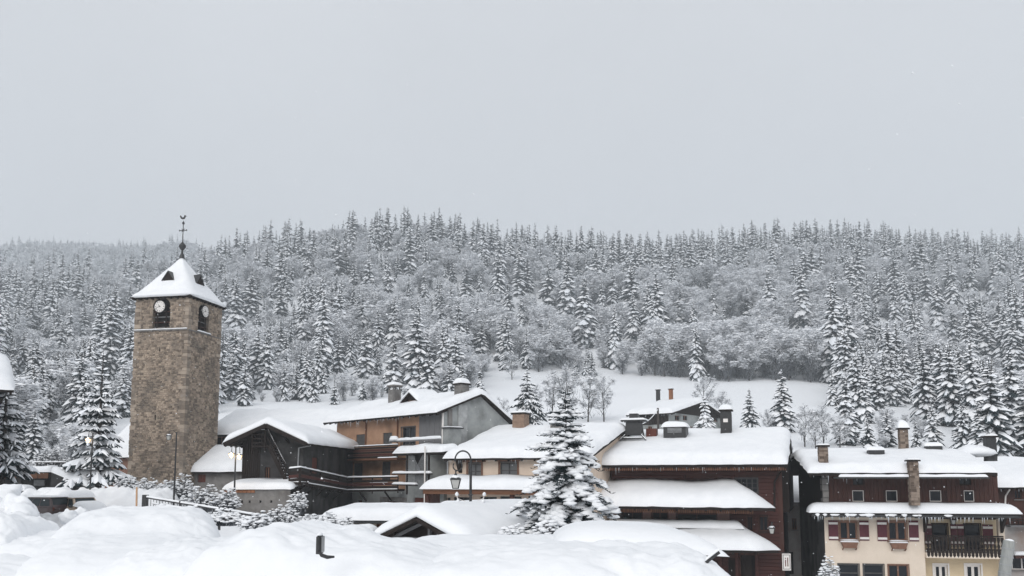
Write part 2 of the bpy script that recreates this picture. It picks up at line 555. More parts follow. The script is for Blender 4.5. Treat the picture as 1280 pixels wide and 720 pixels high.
def window(root, r, y=0.0, depth=.16, glass=None, frame=None, fw=.07, cols=2, rows=1, sill=True, casing=0.0, casing_mat=None, snow_sill=False):
    """thing > window (the panes) > frame, sill"""
    x0, x1, z0, z1 = r
    g = MB()
    yy = y + depth
    e = .004
    nx, nz = cols, rows
    g.box(x0 + e, x1 - e, yy - .02, yy + .01, z0 + e, z1 - e)
    w = g.build('window', glass or GLASS, root)
    f = MB()
    ya, yb = yy - .075, yy - .022
    f.box(x0 + e, x0 + fw, ya, yb, z0 + e, z1 - e)
    f.box(x1 - fw, x1 - e, ya, yb, z0 + e, z1 - e)
    f.box(x0 + fw, x1 - fw, ya, yb, z1 - fw, z1 - e)
    f.box(x0 + fw, x1 - fw, ya, yb, z0 + e, z0 + fw)
    for k in range(1, nx):
        xm = lerp(x0, x1, k / nx)
        f.box(xm - fw * .6, xm + fw * .6, ya + .006, yb, z0 + fw, z1 - fw)
    for k in range(1, nz):
        zm = lerp(z0, z1, k / nz)
        f.box(x0 + fw, x1 - fw, ya + .012, yb, zm - fw * .35, zm + fw * .35)
    if casing:
        c = casing
        for bx in ((x0 - c, x0 - e, z0 - c, z1 + c), (x1 + e, x1 + c, z0 - c, z1 + c)):
            f.box(bx[0], bx[1], y - .035, y - .003, bx[2], bx[3])
        f.box(x0 - e, x1 + e, y - .033, y - .003, z1 + e, z1 + c)
        f.box(x0 - e, x1 + e, y - .033, y - .003, z0 - c, z0 - e)
    f.build('frame', frame or FRAMEWD, w)
    if sill:
        q = MB()
        q.cbox(x0 - .08, x1 + .08, y - .14, y - .004, z0 - .075, z0 - .012, .012)
        q.build('sill', casing_mat or CONCR, w)
        if snow_sill:
            s = MB()
            s.blob(((x0 + x1) / 2, y - .08, z0 - .01), (x1 - x0) / 2 + .06, .08, .07, seed=x0)
            s.build('snow', SNOW, w, smooth=True)
    return w
def shutter(root, r, y, mt=None, stripes=True, name='shutter'):
    x0, x1, z0, z1 = r
    mb = MB()
    mb.box(x0, x1, y - .05, y - .012, z0, z1)
    n = max(2, int((x1 - x0) / .14))
    for k in range(n):                                   # boards of the shutter stand proud
        a, b = lerp(x0, x1, k / n) + .006, lerp(x0, x1, (k + 1) / n) - .006
        mb.box(a, b, y - .062, y - .051, z0 + .004, z1 - .004)
    o = mb.build(name, mt or SHUTRED, root)
    if stripes:
        h = z1 - z0
        for c in (.12, .85):
            s = MB()
            s.box(x0 + .012, x1 - .012, y - .075, y - .063, z0 + h * (c - .055), z0 + h * (c + .055))
            s.build('stripe', WHITEPT, o)
    return o
def door(root, r, y=0.0, depth=.18, mt=None, frame=None, handle=True, panels=0, fw=.08):
    x0, x1, z0, z1 = r
    d = MB()
    e = .004
    d.box(x0 + e, x1 - e, y + depth - .05, y + depth, z0 + e, z1 - e)
    n = max(2, int((x1 - x0) / .22))
    for k in range(n):
        a, b = lerp(x0, x1, k / n) + .012, lerp(x0, x1, (k + 1) / n) - .012
        d.box(a, b, y + depth - .072, y + depth - .052, z0 + .02, z1 - .02)
    o = d.build('door', mt or DOORRED, root)
    if handle:
        h = MB()
        h.bar((x1 - .16, y + depth - .11, z0 + 1.0), (x1 - .05, y + depth - .11, z0 + 1.0), .03, .03)
        h.build('handle', METAL, o)
    if frame:
        f = MB()
        f.box(x0 - fw, x0 - e, y - .03, y - .003, z0, z1 + fw)
        f.box(x1 + e, x1 + fw, y - .03, y - .003, z0, z1 + fw)
        f.box(x0 - e, x1 + e, y - .028, y - .003, z1 + e, z1 + fw)
        f.build('frame', frame, o)
    return o
def chimney(root, x, y, z0, z1, w, d=None, mt=None, cap=True, snow=.12, hood=False, name='chimney'):
    d = d or w
    mb = MB()
    mb.box(x - w / 2, x + w / 2, y - d / 2, y + d / 2, z0, z1)
    rnd = random.Random(int(abs(x * 97 + y * 31)))
    z = z0
    while z < z1 - .12:                                   # roughly coursed stones
        hh = rnd.uniform(.11, .2)
        for sx in (-1, 1):
            for ax in (0, 1):
                half = (w if ax == 0 else d) / 2
                a = -half
                while a < half - .05:
                    b = min(half, a + rnd.uniform(.16, .34))
                    p = rnd.uniform(.008, .028)
                    if ax == 0:
                        yy = y + sx * d / 2
                        mb.box(x + a + .01, x + b - .01, min(yy, yy + sx * p), max(yy, yy + sx * p), z + .01, min(z1, z + hh) - .01)
                    else:
                        xx = x + sx * w / 2
                        mb.box(min(xx, xx + sx * p), max(xx, xx + sx * p), y + a + .01, y + b - .01, z + .01, min(z1, z + hh) - .01)
                    a = b
        z += hh
    o = mb.build(name, mt or CHIMNEY, root)
    zt = z1
    if cap:
        c = MB()
        if hood:
            for sx in (-1, 1):
                for sy in (-1, 1):
                    c.box(x + sx * w * .4 - .04, x + sx * w * .4 + .04, y + sy * d * .4 - .04, y + sy * d * .4 + .04, z1 + .003, z1 + .28)
            zt = z1 + .28
        c.cbox(x - w / 2 - .12, x + w / 2 + .12, y - d / 2 - .12, y + d / 2 + .12, zt + .004, zt + .1, .02)
        c.build('cap_slab', DARKWOOD if not hood else CONCR, o)
        zt += .1
    if snow:
        s = MB()
        f, La, Lb = quad_fn((x - w / 2 - .1, y - d / 2 - .1, zt), (x + w / 2 + .1, y - d / 2 - .1, zt), (x + w / 2 + .1, y + d / 2 + .1, zt), (x - w / 2 - .1, y + d / 2 + .1, zt))
        snow_sheet(s, f, La, Lb, snow, seed=x * 3 + y, step=.2, r=min(snow, .3))
        s.build('snow_cap', SNOW, o, smooth=True)
    return o
def gable_roof(root, x0, x1, yf, zf, yr, zr, yb, zb, T=.5, th=.14, snow=True, seed=0, mt=None, axis='x', r=None, ends=(1, 1), fringe=0.0, over=.12, wob=.1, amp=.2, ice=True):
    """roof slab with its ridge along local x (or y with axis='y': then the first two numbers run along y and the rest along x)"""
    mt = mt or DARKWOOD
    if axis == 'x':
        mk = lambda a, b, z: V((a, b, z))
    else:
        mk = lambda a, b, z: V((b, a, z))
    mb = MB()
    sec = [(yf, zf), (yr, zr), (yb, zb), (yb, zb - th), (yr, zr - th * 1.15), (yf, zf - th)]
    vs = [mk(x0, b, z) for b, z in sec] + [mk(x1, b, z) for b, z in sec]
    fs = [(0, 1, 4, 5), (1, 2, 3, 4), (6, 11, 10, 7), (7, 10, 9, 8)]
    for k in range(6):
        n = (k + 1) % 6
        fs.append((k, n, 6 + n, 6 + k))
    mb.raw(vs, fs)
    # rafter tails under the front eave
    n = max(3, int(abs(x1 - x0) / .9))
    dirf = 1 if yr > yf else -1
    for k in range(n + 1):
        a = lerp(x0 + .12, x1 - .12, k / n)
        L = min(1.0, abs(yr - yf) * .5)
        sl = (zr - zf) / (yr - yf)
        p, q = mk(a, yf + dirf * .04, zf - th - .055 + sl * dirf * .04), mk(a, yf + dirf * L, zf - th - .055 + sl * dirf * L)
        mb.bar(p, q, .09, .1)
    o = mb.build('roof', mt, root)
    if fringe:
        fr = MB()
        k = 0
        a = min(x0, x1) + .1
        while a < max(x0, x1) - .1:
            fr.prism([(a, zf - th - .01), (a + .09, zf - th - .01), (a + .09, zf - th - fringe * .7), (a + .045, zf - th - fringe), (a, zf - th - fringe * .7)], yf + .1, yf + .13)
            a += .14
        fo = fr.build('eave_fringe', BROWNWOOD, o)
        fo['kind'] = 'stuff'
    if ice and axis == 'x':
        rnd = random.Random(seed + 5)
        im = MB()
        for k in range(int(abs(x1 - x0) * 2.2)):
            a = rnd.uniform(min(x0, x1) + .1, max(x0, x1) - .1); L = rnd.uniform(.06, .2) if rnd.random() < .7 else rnd.uniform(.2, .5)
            im.tube([mk(a, yf + dirf * .03, zf - .05), mk(a + rnd.uniform(-.015, .015), yf + dirf * .03, zf - th - L)], [.022, .003], 4)
        im.build('icicles', ICE, o)['kind'] = 'stuff'
    if snow:
        lo, hi = (yf, yb) if yf < yb else (yb, yf)
        zl, zh = (zf, zb) if yf < yb else (zb, zf)
        def soft(b):
            if b < yr:
                z = zr - (zr - zl) / (yr - lo) * (yr - b)
            else:
                z = zr - (zr - zh) / (hi - yr) * (b - yr)
            return z
        xa, xb = min(x0, x1), max(x0, x1)
        s = MB()
        ea, eb = ends
        snow_sheet(s, lambda a, b: mk(xa - over * .4 + a, lo - over + b, soft(lo - over + b)), xb - xa + .8 * over, hi - lo + 2 * over, T, ra=(ea, eb), seed=seed, r=r, wob=wob, amp=amp, under=.02)
        s.build('roof_snow', SNOW, o, smooth=True)
    return o
def bar_part(root, name, a, b, w, h, mt, snow=0.0):
    mb = MB()
    mb.bar(a, b, w, h)
    o = mb.build(name, mt, root)
    if snow:
        rail_snow(o, a, b, w * 1.05, snow, h / 2)
    return o
def rail_snow(parent, a, b, w, T, up=0.0, seed=0):
    a, b = V(a) + V((0, 0, up)), V(b) + V((0, 0, up))
    d = (b - a)
    L = d.length
    d.normalize()
    r = d.cross(V((0, 0, 1))).normalized()
    s = MB()
    snow_sheet(s, lambda u, v: a + d * u + r * (v - w / 2), L, w, T, seed=seed + a.x, step=.3, r=min(T, w * .45), wob=.01, amp=.3, under=.003, nscale=1.5)
    return s.build('snow', SNOW, parent, smooth=True)
# ------------------------------------------------------------------ the church tower
def tower():
    side, Y, al = 5.40, 75.0, R(11.7)
    O = P(227.5, 595, Y)
    gz = G(O.x, O.y) - .6
    O.z = gz
    H = House('church_tower', 'square rubble stone bell tower with snowy pyramid roof and white clocks', 'tower', O, -al)
    root = H.root
    ze = H.uv(235, 371)[1]
    S_ = side
    rnd = random.Random(4)
    faces = [('front', lambda x, y, z: V((x - S_, y, z))), ('right', lambda x, y, z: V((-y, x, z))),
             ('back', lambda x, y, z: V((-x, S_ - y, z))), ('left', lambda x, y, z: V((-S_ + y, S_ - x, z)))]
    # openings in face coordinates
    ax0, _ = H.uv(190.5, 400); ax1, _ = H.uv(212.5, 400)
    az0, az1 = H.uv(201, 410)[1], H.uv(201, 383)[1]
    fx0, fx1 = ax0 + S_, ax1 + S_
    cx = (fx0 + fx1) / 2
    ry = H.sv(254.5, 400, 0)[0]
    rz0 = H.sv(254.5, 416, 0)[1]
    rz1 = H.sv(254.5, 391, 0)[1]
    hw = (fx1 - fx0) / 2
    slits = {'front': [(H.uv(199.5, 437)[0] + S_, H.uv(200, 437)[1], .16, .55), (H.uv(194, 522)[0] + S_, H.uv(194, 522)[1], .16, .5)], 'right': [], 'back': [], 'left': []}
    arches = {'front': (cx, az0, az1), 'right': (ry, rz0, rz1), 'back': (S_ / 2, az0, az1), 'left': (S_ / 2, az0, az1)}
    wall, stones = MB(), MB()
    for name, mp in faces:
        w = MB()
        c, z0, z1 = arches[name]
        ar = (c - hw, c + hw, z0, z1 + hw * .9)
        hs = [ar] + [(a - b / 2, a + b / 2, z - d / 2, z + d / 2) for a, z, b, d in slits[name]]
        wall_face(w, 0, S_, 0, ze, hs, 0, .45)
        # spandrels turn the top of the opening into an arch
        n = 8
        for sgn in (-1, 1):
            pts = [(c + sgn * hw * math.cos(math.pi / 2 * k / n), z1 - .05 + hw * .95 * math.sin(math.pi / 2 * k / n)) for k in range(n + 1)]
            poly = [(c + sgn * hw, z1 + hw * .9), ] + pts
            w.face([(a, .003, z) for a, z in poly])
            for (a, z), (a2, z2) in zip(pts, pts[1:]):
                w.face([(a, .003, z), (a2, .003, z2), (a2, .45, z2), (a, .45, z)])
        wall.raw([mp(*p) for p in w.v], w.f)
        # rubble stones proud of the mortar
        z = .02
        while z < ze - .06:
            hh = rnd.uniform(.12, .22)
            zt = min(ze - .02, z + hh)
            a = 0.0
            while a < S_ - .05:
                corner = a < .01
                b = min(S_, a + (rnd.uniform(.3, .5) if corner else rnd.uniform(.15, .40)))
                if S_ - b < .2: b = S_
                m_ = (a + b) / 2
                zc = (z + zt) / 2
                inside = any(h[0] - .05 < m_ < h[1] + .05 and h[2] - .03 < zc < h[3] + .03 for h in hs)
                if rnd.random() < .02 and name in ('front', 'right'):
                    inside = True
                if not inside:
                    p = rnd.uniform(.01, .055)
                    j = lambda: rnd.uniform(-.028, .028)
                    g = .012
                    q = [(a + g + j(), z + g + j()), (b - g + j(), z + g + j()), (b - g + j(), zt - g + j()), (a + g + j(), zt - g + j())]
                    k = .8
                    qm = (sum(t[0] for t in q) / 4, sum(t[1] for t in q) / 4)
                    fr = [(qm[0] + (t[0] - qm[0]) * k, qm[1] + (t[1] - qm[1]) * k) for t in q]
                    vs = [mp(t[0], 0, t[1]) for t in q] + [mp(t[0], -p, t[1]) for t in fr]
                    stones.raw(vs, [(4, 5, 6, 7), (0, 1, 5, 4), (1, 2, 6, 5), (2, 3, 7, 6), (3, 0, 4, 7)])
                a = b
            z += hh
    wo_ = wall.build('wall', MORTAR, root)
    st = stones.build('stone', STONE, wo_)
    st['kind'] = 'stuff'
    qn = MB()
    for cx_, cy_ in ((0, 0), (-S_, 0), (0, S_)):             # big pale corner stones
        z, k = .0, 0
        sx, sy = (-1 if cx_ == 0 else 1), (1 if cy_ == 0 else -1)
        while z < ze - .25:
            hh = rnd.uniform(.26, .42)
            la, lb = ((.58, .34) if k % 2 else (.34, .58))
            la *= rnd.uniform(.85, 1.2); lb *= rnd.uniform(.85, 1.2)
            p = rnd.uniform(.05, .075)
            xs, ys = sorted((cx_ - sx * p, cx_ + sx * la)), sorted((cy_ - sy * p, cy_ + sy * lb))
            if rnd.random() < .9: qn.cbox(xs[0], xs[1], ys[0], ys[1], z + .012, min(ze - .02, z + hh) - .012, .025)
            z += hh; k += 1
    qo = qn.build('corner_stones', QUOIN, wo_); qo['kind'] = 'stuff'
    # louvres and belfry openings
    for name, mp in faces[:2]:
        c, z0, z1 = arches[name]
        b = MB()
        b.box(c - hw - .01, c + hw + .01, .44, .5, z0 - .01, z1 + hw)
        bb = MB(); bb.raw([mp(*p) for p in b.v], b.f)
        ob = bb.build('belfry_opening', DARKWOOD, root)
        for k in range(4):
            zz = lerp(z0 + .12, z1 - .1, k / 3.6)
            l = MB()
            l.box(c - hw + .02, c + hw - .02, .1, .4, zz, zz + .045)
            for i, p in enumerate(l.v):
                if p[1] < .2: l.v[i] = (p[0], p[1], p[2] - .13)
            l2 = MB(); l2.raw([mp(*p) for p in l.v], l.f)
            l2.build('louvre', REDWOOD if k % 2 else GREYWOOD, ob)
        for k in (-1, 1):
            l = MB()
            l.box(c + k * hw * .5 - .06, c + k * hw * .5 + .06, .06, .1, z0, z1)
            l2 = MB(); l2.raw([mp(*p) for p in l.v], l.f)
            l2.build('post', DARKWOOD, ob)
    # clocks
    for (name, mp), (cu, cz) in zip(faces[:2], [(H.uv(201, 383.5)[0] + S_, H.uv(201, 383.5)[1]), (H.sv(255, 389.5, 0)[0], H.sv(255, 389.5, 0)[1])]):
        Rr = .52
        T3 = lambda l: [mp(*p) for p in l]
        d = MB()
        n = 32
        ring = [(cu + Rr * math.sin(2 * math.pi * k / n), cz + Rr * math.cos(2 * math.pi * k / n)) for k in range(n)]
        d.raw(T3([(a, -.17, z) for a, z in ring] + [(a, -.02, z) for a, z in ring]), [tuple(range(n))] + [(k, (k + 1) % n, n + (k + 1) % n, n + k) for k in range(n)])
        ck = d.build('clock', WHITEPT, root)
        rim = MB()
        vs = []
        for rr, yy in ((Rr, -.16), (Rr + .05, -.19), (Rr + .06, -.02)):
            vs += T3([(cu + rr * math.sin(2 * math.pi * k / n), yy, cz + rr * math.cos(2 * math.pi * k / n)) for k in range(n)])
        rim.raw(vs, [(i * n + k, i * n + (k + 1) % n, (i + 1) * n + (k + 1) % n, (i + 1) * n + k) for i in range(2) for k in range(n)])
        rim.build('rim', METAL, ck)
        num = MB()
        for k, strokes in enumerate((2, 1, 2, 3, 2, 1, 2, 3, 4, 2, 1, 2)):
            an = 2 * math.pi * k / 12
            for q in range(strokes):
                t = an + (q - (strokes - 1) / 2) * .085
                w = .013
                s_, c_ = math.sin(t), math.cos(t)
                pts = []
                for rr, side_ in ((Rr * .70, -1), (Rr * .70, 1), (Rr * .92, 1), (Rr * .92, -1)):
                    pts.append((cu + rr * s_ + side_ * w * c_, -.176, cz + rr * c_ - side_ * w * s_))
                num.face(T3(pts))
        num.build('numerals', METAL, ck)['kind'] = 'stuff'
        for hour, L, w in ((10.72 / 12, .27, .035), (42.0 / 60, .40, .026)):
            t = 2 * math.pi * hour
            s_, c_ = math.sin(t), math.cos(t)
            hb = MB()
            pts = [(cu - .07 * s_ - w * c_, -.185, cz - .07 * c_ + w * s_), (cu - .07 * s_ + w * c_, -.185, cz - .07 * c_ - w * s_),
                   (cu + L * s_ + w * .35 * c_, -.185, cz + L * c_ - w * .35 * s_), (cu + L * s_ - w * .35 * c_, -.185, cz + L * c_ + w * .35 * s_)]
            back = [(a, -.177, z) for a, _, z in pts]
            hb.raw(T3(pts + back), [(0, 1, 2, 3), (0, 4, 5, 1), (1, 5, 6, 2), (2, 6, 7, 3), (3, 7, 4, 0)])
            hb.build('hand', METAL, ck)
    # string courses with snow
    zc = H.uv(230, 411)[1]
    s = MB(); s.box(-S_ - .06, .0, -.14, -.052, zc - .12, zc)
    o = s.build('string_course', CONCR, root)
    rail_snow(o, (-S_ - .05, -.09, zc), (-.04, -.09, zc), .16, .09, 0)
    zr = rz0 - .02
    s = MB(); s.box(.052, .16, ry - hw - .15, ry + hw + .15, zr - .1, zr)
    o = s.build('sill', CONCR, root)
    rail_snow(o, (.1, ry - hw - .15, zr), (.1, ry + hw + .15, zr), .2, .13, 0)
    s = MB(); s.box(.051, .09, .0, S_, zc - .12, zc - .03)
    s.build('string_course', CONCR, root)
    # roof boards and snow
    c0 = V((-S_ / 2, S_ / 2, 0))
    zt = H.M.inverted() @ P(227, 322, 78.2)
    Hh = zt.z - ze
    eav = MB()
    hsz = S_ / 2 + .42
    n4 = [(-1, -1), (1, -1), (1, 1), (-1, 1)]
    eav.raw([c0 + V((a * hsz, b * hsz, ze + .0)) for a, b in n4] + [c0 + V((a * hsz * .97, b * hsz * .97, ze + .1)) for a, b in n4] + [c0 + V((0, 0, ze + Hh * .72))],
            [(3, 2, 1, 0)] + [(k, (k + 1) % 4, 4 + (k + 1) % 4, 4 + k) for k in range(4)] + [(4 + k, 4 + (k + 1) % 4, 8) for k in range(4)])
    ro = eav.build('roof', DARKWOOD, root)
    for k in range(10):
        for ax in (0, 1):
            mb_ = MB()
            t = lerp(-hsz + .3, hsz - .3, k / 9)
            if ax == 0: mb_.box(c0.x + t - .06, c0.x + t + .06, c0.y - hsz + .05, c0.y - S_ / 2 - .01, ze - .13, ze - .004)
            else: mb_.box(c0.x + S_ / 2 + .01, c0.x + hsz - .05, c0.y + t - .06, c0.y + t + .06, ze - .13, ze - .004)
            mb_.build('rafter_tail', DARKWOOD, ro)
    sn = MB()
    n = 48
    rings = []
    prof_ = [(-.02, .99), (.0, 1.02), (.012, 1.035), (.03, 1.03), (.06, 1.0)] + [(t, 1.03 * (1 - t) ** 1.06) for t in (.1, .16, .23, .3, .38, .46, .55, .64, .73, .82, .9, .96)]
    for t, sc in prof_:
        pts = []
        for k in range(n):
            a = 2 * math.pi * (k + .5) / n
            q = (abs(math.cos(a)) ** 9 + abs(math.sin(a)) ** 9) ** (-1 / 9)
            rr = hsz * sc * q + (.05 * (1 - t))
            x, y = rr * math.cos(a), rr * math.sin(a)
            w = .05 * noise.noise(V((x * .9, y * .9, t * 4)))
            pts.append(c0 + V((x * (1 + w * .25), y * (1 + w * .25), ze + .14 + t * Hh + w * (1 - t) * (1 if t > .05 else .4))))
        rings.append(pts)
    fs = [(i * n + k, i * n + (k + 1) % n, (i + 1) * n + (k + 1) % n, (i + 1) * n + k) for i in range(len(rings) - 1) for k in range(n)]
    vs = [p for r_ in rings for p in r_]
    vs.append(c0 + V((0, 0, ze + .14 + Hh)))
    fs += [((len(rings) - 1) * n + k, (len(rings) - 1) * n + (k + 1) % n, len(vs) - 1) for k in range(n)]
    sn.raw(vs, fs)
    sn.build('roof_snow', SNOW, ro, smooth=True)
    # small dormers
    for k in range(2):
        t = .44
        half = hsz * (1 - t) ** 1.06
        z = ze + .14 + t * Hh
        d = MB()
        w, h, L = .48, .85, .95
        def T2(a, b, zz):
            return c0 + (V((a, -half - b, zz)) if k == 0 else V((half + b, a, zz)))
        z0 = z - .45
        f = [(-w, .32, z0), (w, .32, z0), (w, .32, z0 + h * .35), (0, .32, z0 + h + .12), (-w, .32, z0 + h * .35)]
        bk = [(a, b - L, zz) for a, b, zz in f]
        d.raw([T2(*p) for p in f + bk], [(0, 1, 2, 3, 4), (9, 8, 7, 6, 5)] + [(i, (i + 1) % 5, 5 + (i + 1) % 5, 5 + i) for i in range(5)])
        do = d.build('dormer', DARKWOOD, ro)
        e = MB()
        for sg in (-1, 1):
            p = [(sg * (w + .14), .42, z0 + h * .22), (0, .42, z0 + h + .22), (0, .42, z0 + h + .13), (sg * (w + .14), .42, z0 + h * .13)]
            b2 = [(a, b - L - .1, zz) for a, b, zz in p]
            e.raw([T2(*q) for q in p + b2], [(0, 1, 2, 3), (7, 6, 5, 4), (0, 4, 5, 1), (3, 2, 6, 7), (0, 3, 7, 4)])
        e.build('dormer_roof', METAL, do)
    # finial: bulb, cross, ball and cockerel
    Mi = H.M.inverted()
    zp = lambda py: (Mi @ P(227, py, 78.2)).z
    fm = MB()
    z0 = zp(322)
    fm.lathe([(.26, z0 - .1), (.2, z0 + .2), (.1, z0 + .42), (.09, zp(313)), (.2, zp(311.5)), (.31, zp(309)), (.33, zp(307)), (.22, zp(305)), (.07, zp(303)), (.045, zp(302)), (.035, zp(276))], c0, 12)
    fi = fm.build('finial', METAL, root, smooth=False)
    cr = MB()
    zc_ = zp(288)
    cr.bar(c0 + V((-.36, 0, zc_)), c0 + V((.36, 0, zc_)), .06, .07)
    for sg in (-1, 1):
        cr.bar(c0 + V((sg * .38, 0, zc_ - .08)), c0 + V((sg * .38, 0, zc_ + .08)), .06, .05)
    cr.bar(c0 + V((-.16, 0, zc_ - .16)), c0 + V((.16, 0, zc_ + .16)), .03, .03)
    cr.bar(c0 + V((-.16, 0, zc_ + .16)), c0 + V((.16, 0, zc_ - .16)), .03, .03)
    cr.build('cross', METAL, fi)
    ba = MB(); ba.blob(c0 + V((0, 0, zp(279))), .13, .13, .13, flat=1, amp=0)
    ba.build('ball', METAL, fi)
    ck = MB()
    prof2 = [(-.34, .16), (-.26, .02), (-.12, -.04), (.06, -.04), (.16, .06), (.2, .2), (.3, .24), (.22, .3), (.16, .36), (.08, .3), (.04, .16), (-.1, .12), (-.2, .2), (-.3, .34), (-.4, .3)]
    zk = zp(273.5)
    ck.prism([(c0.x + a, zk + b) for a, b in prof2], c0.y - .03, c0.y + .03)
    ck.build('weathercock', METAL, fi)
    return H
TOWER = tower()

# ------------------------------------------------------------------ church roofs round the tower
def nave():
    O = P(262, 595, 83); O.z = G(O.x, O.y) - .5
    H = House('church_nave', 'long low church roof under deep snow running right from the stone tower', 'church', O, R(-8))
    off = .7
    x0, ze = H.uv(255, 543, off)[0], H.uv(275, 543, off)[1]
    x1 = H.uv(424, 536, off)[0]
    zr = H.uv(330, 520, -5)[1]
    w = MB()
    xs = [H.uv(p, 550)[0] for p in (270, 283)]
    zz = (H.uv(275, 556)[1], H.uv(275, 546)[1])
    hs = [(xs[0], xs[1], zz[0], zz[1])] + [(x1 - 2.2, x1 - 1.4, ze - 1.2, ze - .4)]
    wall_face(w, x0 + .3, x1 - .3, 0, ze, hs)
    wall_shell(w, x0 + .3, x1 - .3, 10.5, 0, ze)
    for x in (x0 + .3, x1 - .3):
        w.face([(x, 0, ze), (x, 10.5, ze), (x, 5, zr - .2)])
    w.build('wall', DARKPL, H.root)
    for h in hs: window(H.root, h)
    gable_roof(H.root, x0, x1, -off, ze, 5, zr, 10.5 + off, ze, T=.75, seed=2)
    p = MB(); p.tube([(x1 - .15, -.12, ze - 3), (x1 - .15, -.12, ze - .2)], .07)
    p.build('downpipe', ZINC, H.root)
    s = MB(); xk, zk = H.uv(343, 518.5, -4.2)
    s.cbox(xk - .8, xk + .8, 3.9, 4.7, zk - .4, zk + .1)
    s.build('roof_hatch', METAL, H.root)
nave()
def lean_to():
    O = P(232, 595, 77); O.z = G(O.x, O.y) - .5
    H = House('sacristy', 'low stone sacristy with a thick snowy lean-to roof at the tower foot', 'outbuilding', O, R(-8))
    off = .5
    x0, ze = H.uv(222, 590, off)
    x1 = H.uv(305, 588, off)[0]
    xa, zt = H.uv(262, 563, -3.2)
    w = MB()
    d = H.rect(247, 257, 593, 603)
    wall_face(w, x0 + .6, x1 - .2, 0, ze, [d])
    wall_shell(w, x0 + .6, x1 - .2, 3.2, 0, ze)
    w.build('wall', CONCR, H.root)
    door(H.root, d, mt=DOORRED, handle=False)
    r = MB()
    r.raw([(x0, -off, ze), (x1, -off, ze), (x1, 3.3, zt), (xa, 3.3, zt), (x0, -off, ze - .13), (x1, -off, ze - .13), (x1, 3.3, zt - .13), (xa, 3.3, zt - .13)],
          [(0, 1, 2, 3), (7, 6, 5, 4), (0, 4, 5, 1), (1, 5, 6, 2), (2, 6, 7, 3), (3, 7, 4, 0)])
    ro = r.build('roof', DARKWOOD, H.root)
    snow_quad(ro, 'roof_snow', [(x0 - .12, -off - .12, ze), (x1, -off - .12, ze), (x1, 3.3, zt), (xa - .1, 3.3, zt)], .55, rb=(1, 0), seed=5, wob=.1)
lean_to()
def annex():
    O = P(128, 595, 84); O.z = G(O.x, O.y) - .8
    H = House('parish_house', 'small house with brown wall and snowy roof between spruce and stone tower', 'house', O, R(-11))
    x0, ze = H.uv(124, 571, .5)
    x1 = H.uv(175, 571, .5)[0]
    zr = H.uv(150, 529, -4.5)[1]
    w = MB()
    wall_face(w, x0 + .4, x1 - .3, 0, ze, [])
    wall_shell(w, x0 + .4, x1 - .3, 9, 0, ze)
    for x in (x0 + .4, x1 - .3):
        w.face([(x, 0, ze), (x, 9, ze), (x, 4.5, zr - .2)])
    w.build('wall', mat('brown_plaster', (.16, .085, .06), (.23, .13, .095), scale=1.0, bump=.2), H.root)
    gable_roof(H.root, x0, x1, -.5, ze, 4.5, zr, 9.5, ze, T=.6, seed=7)
annex()
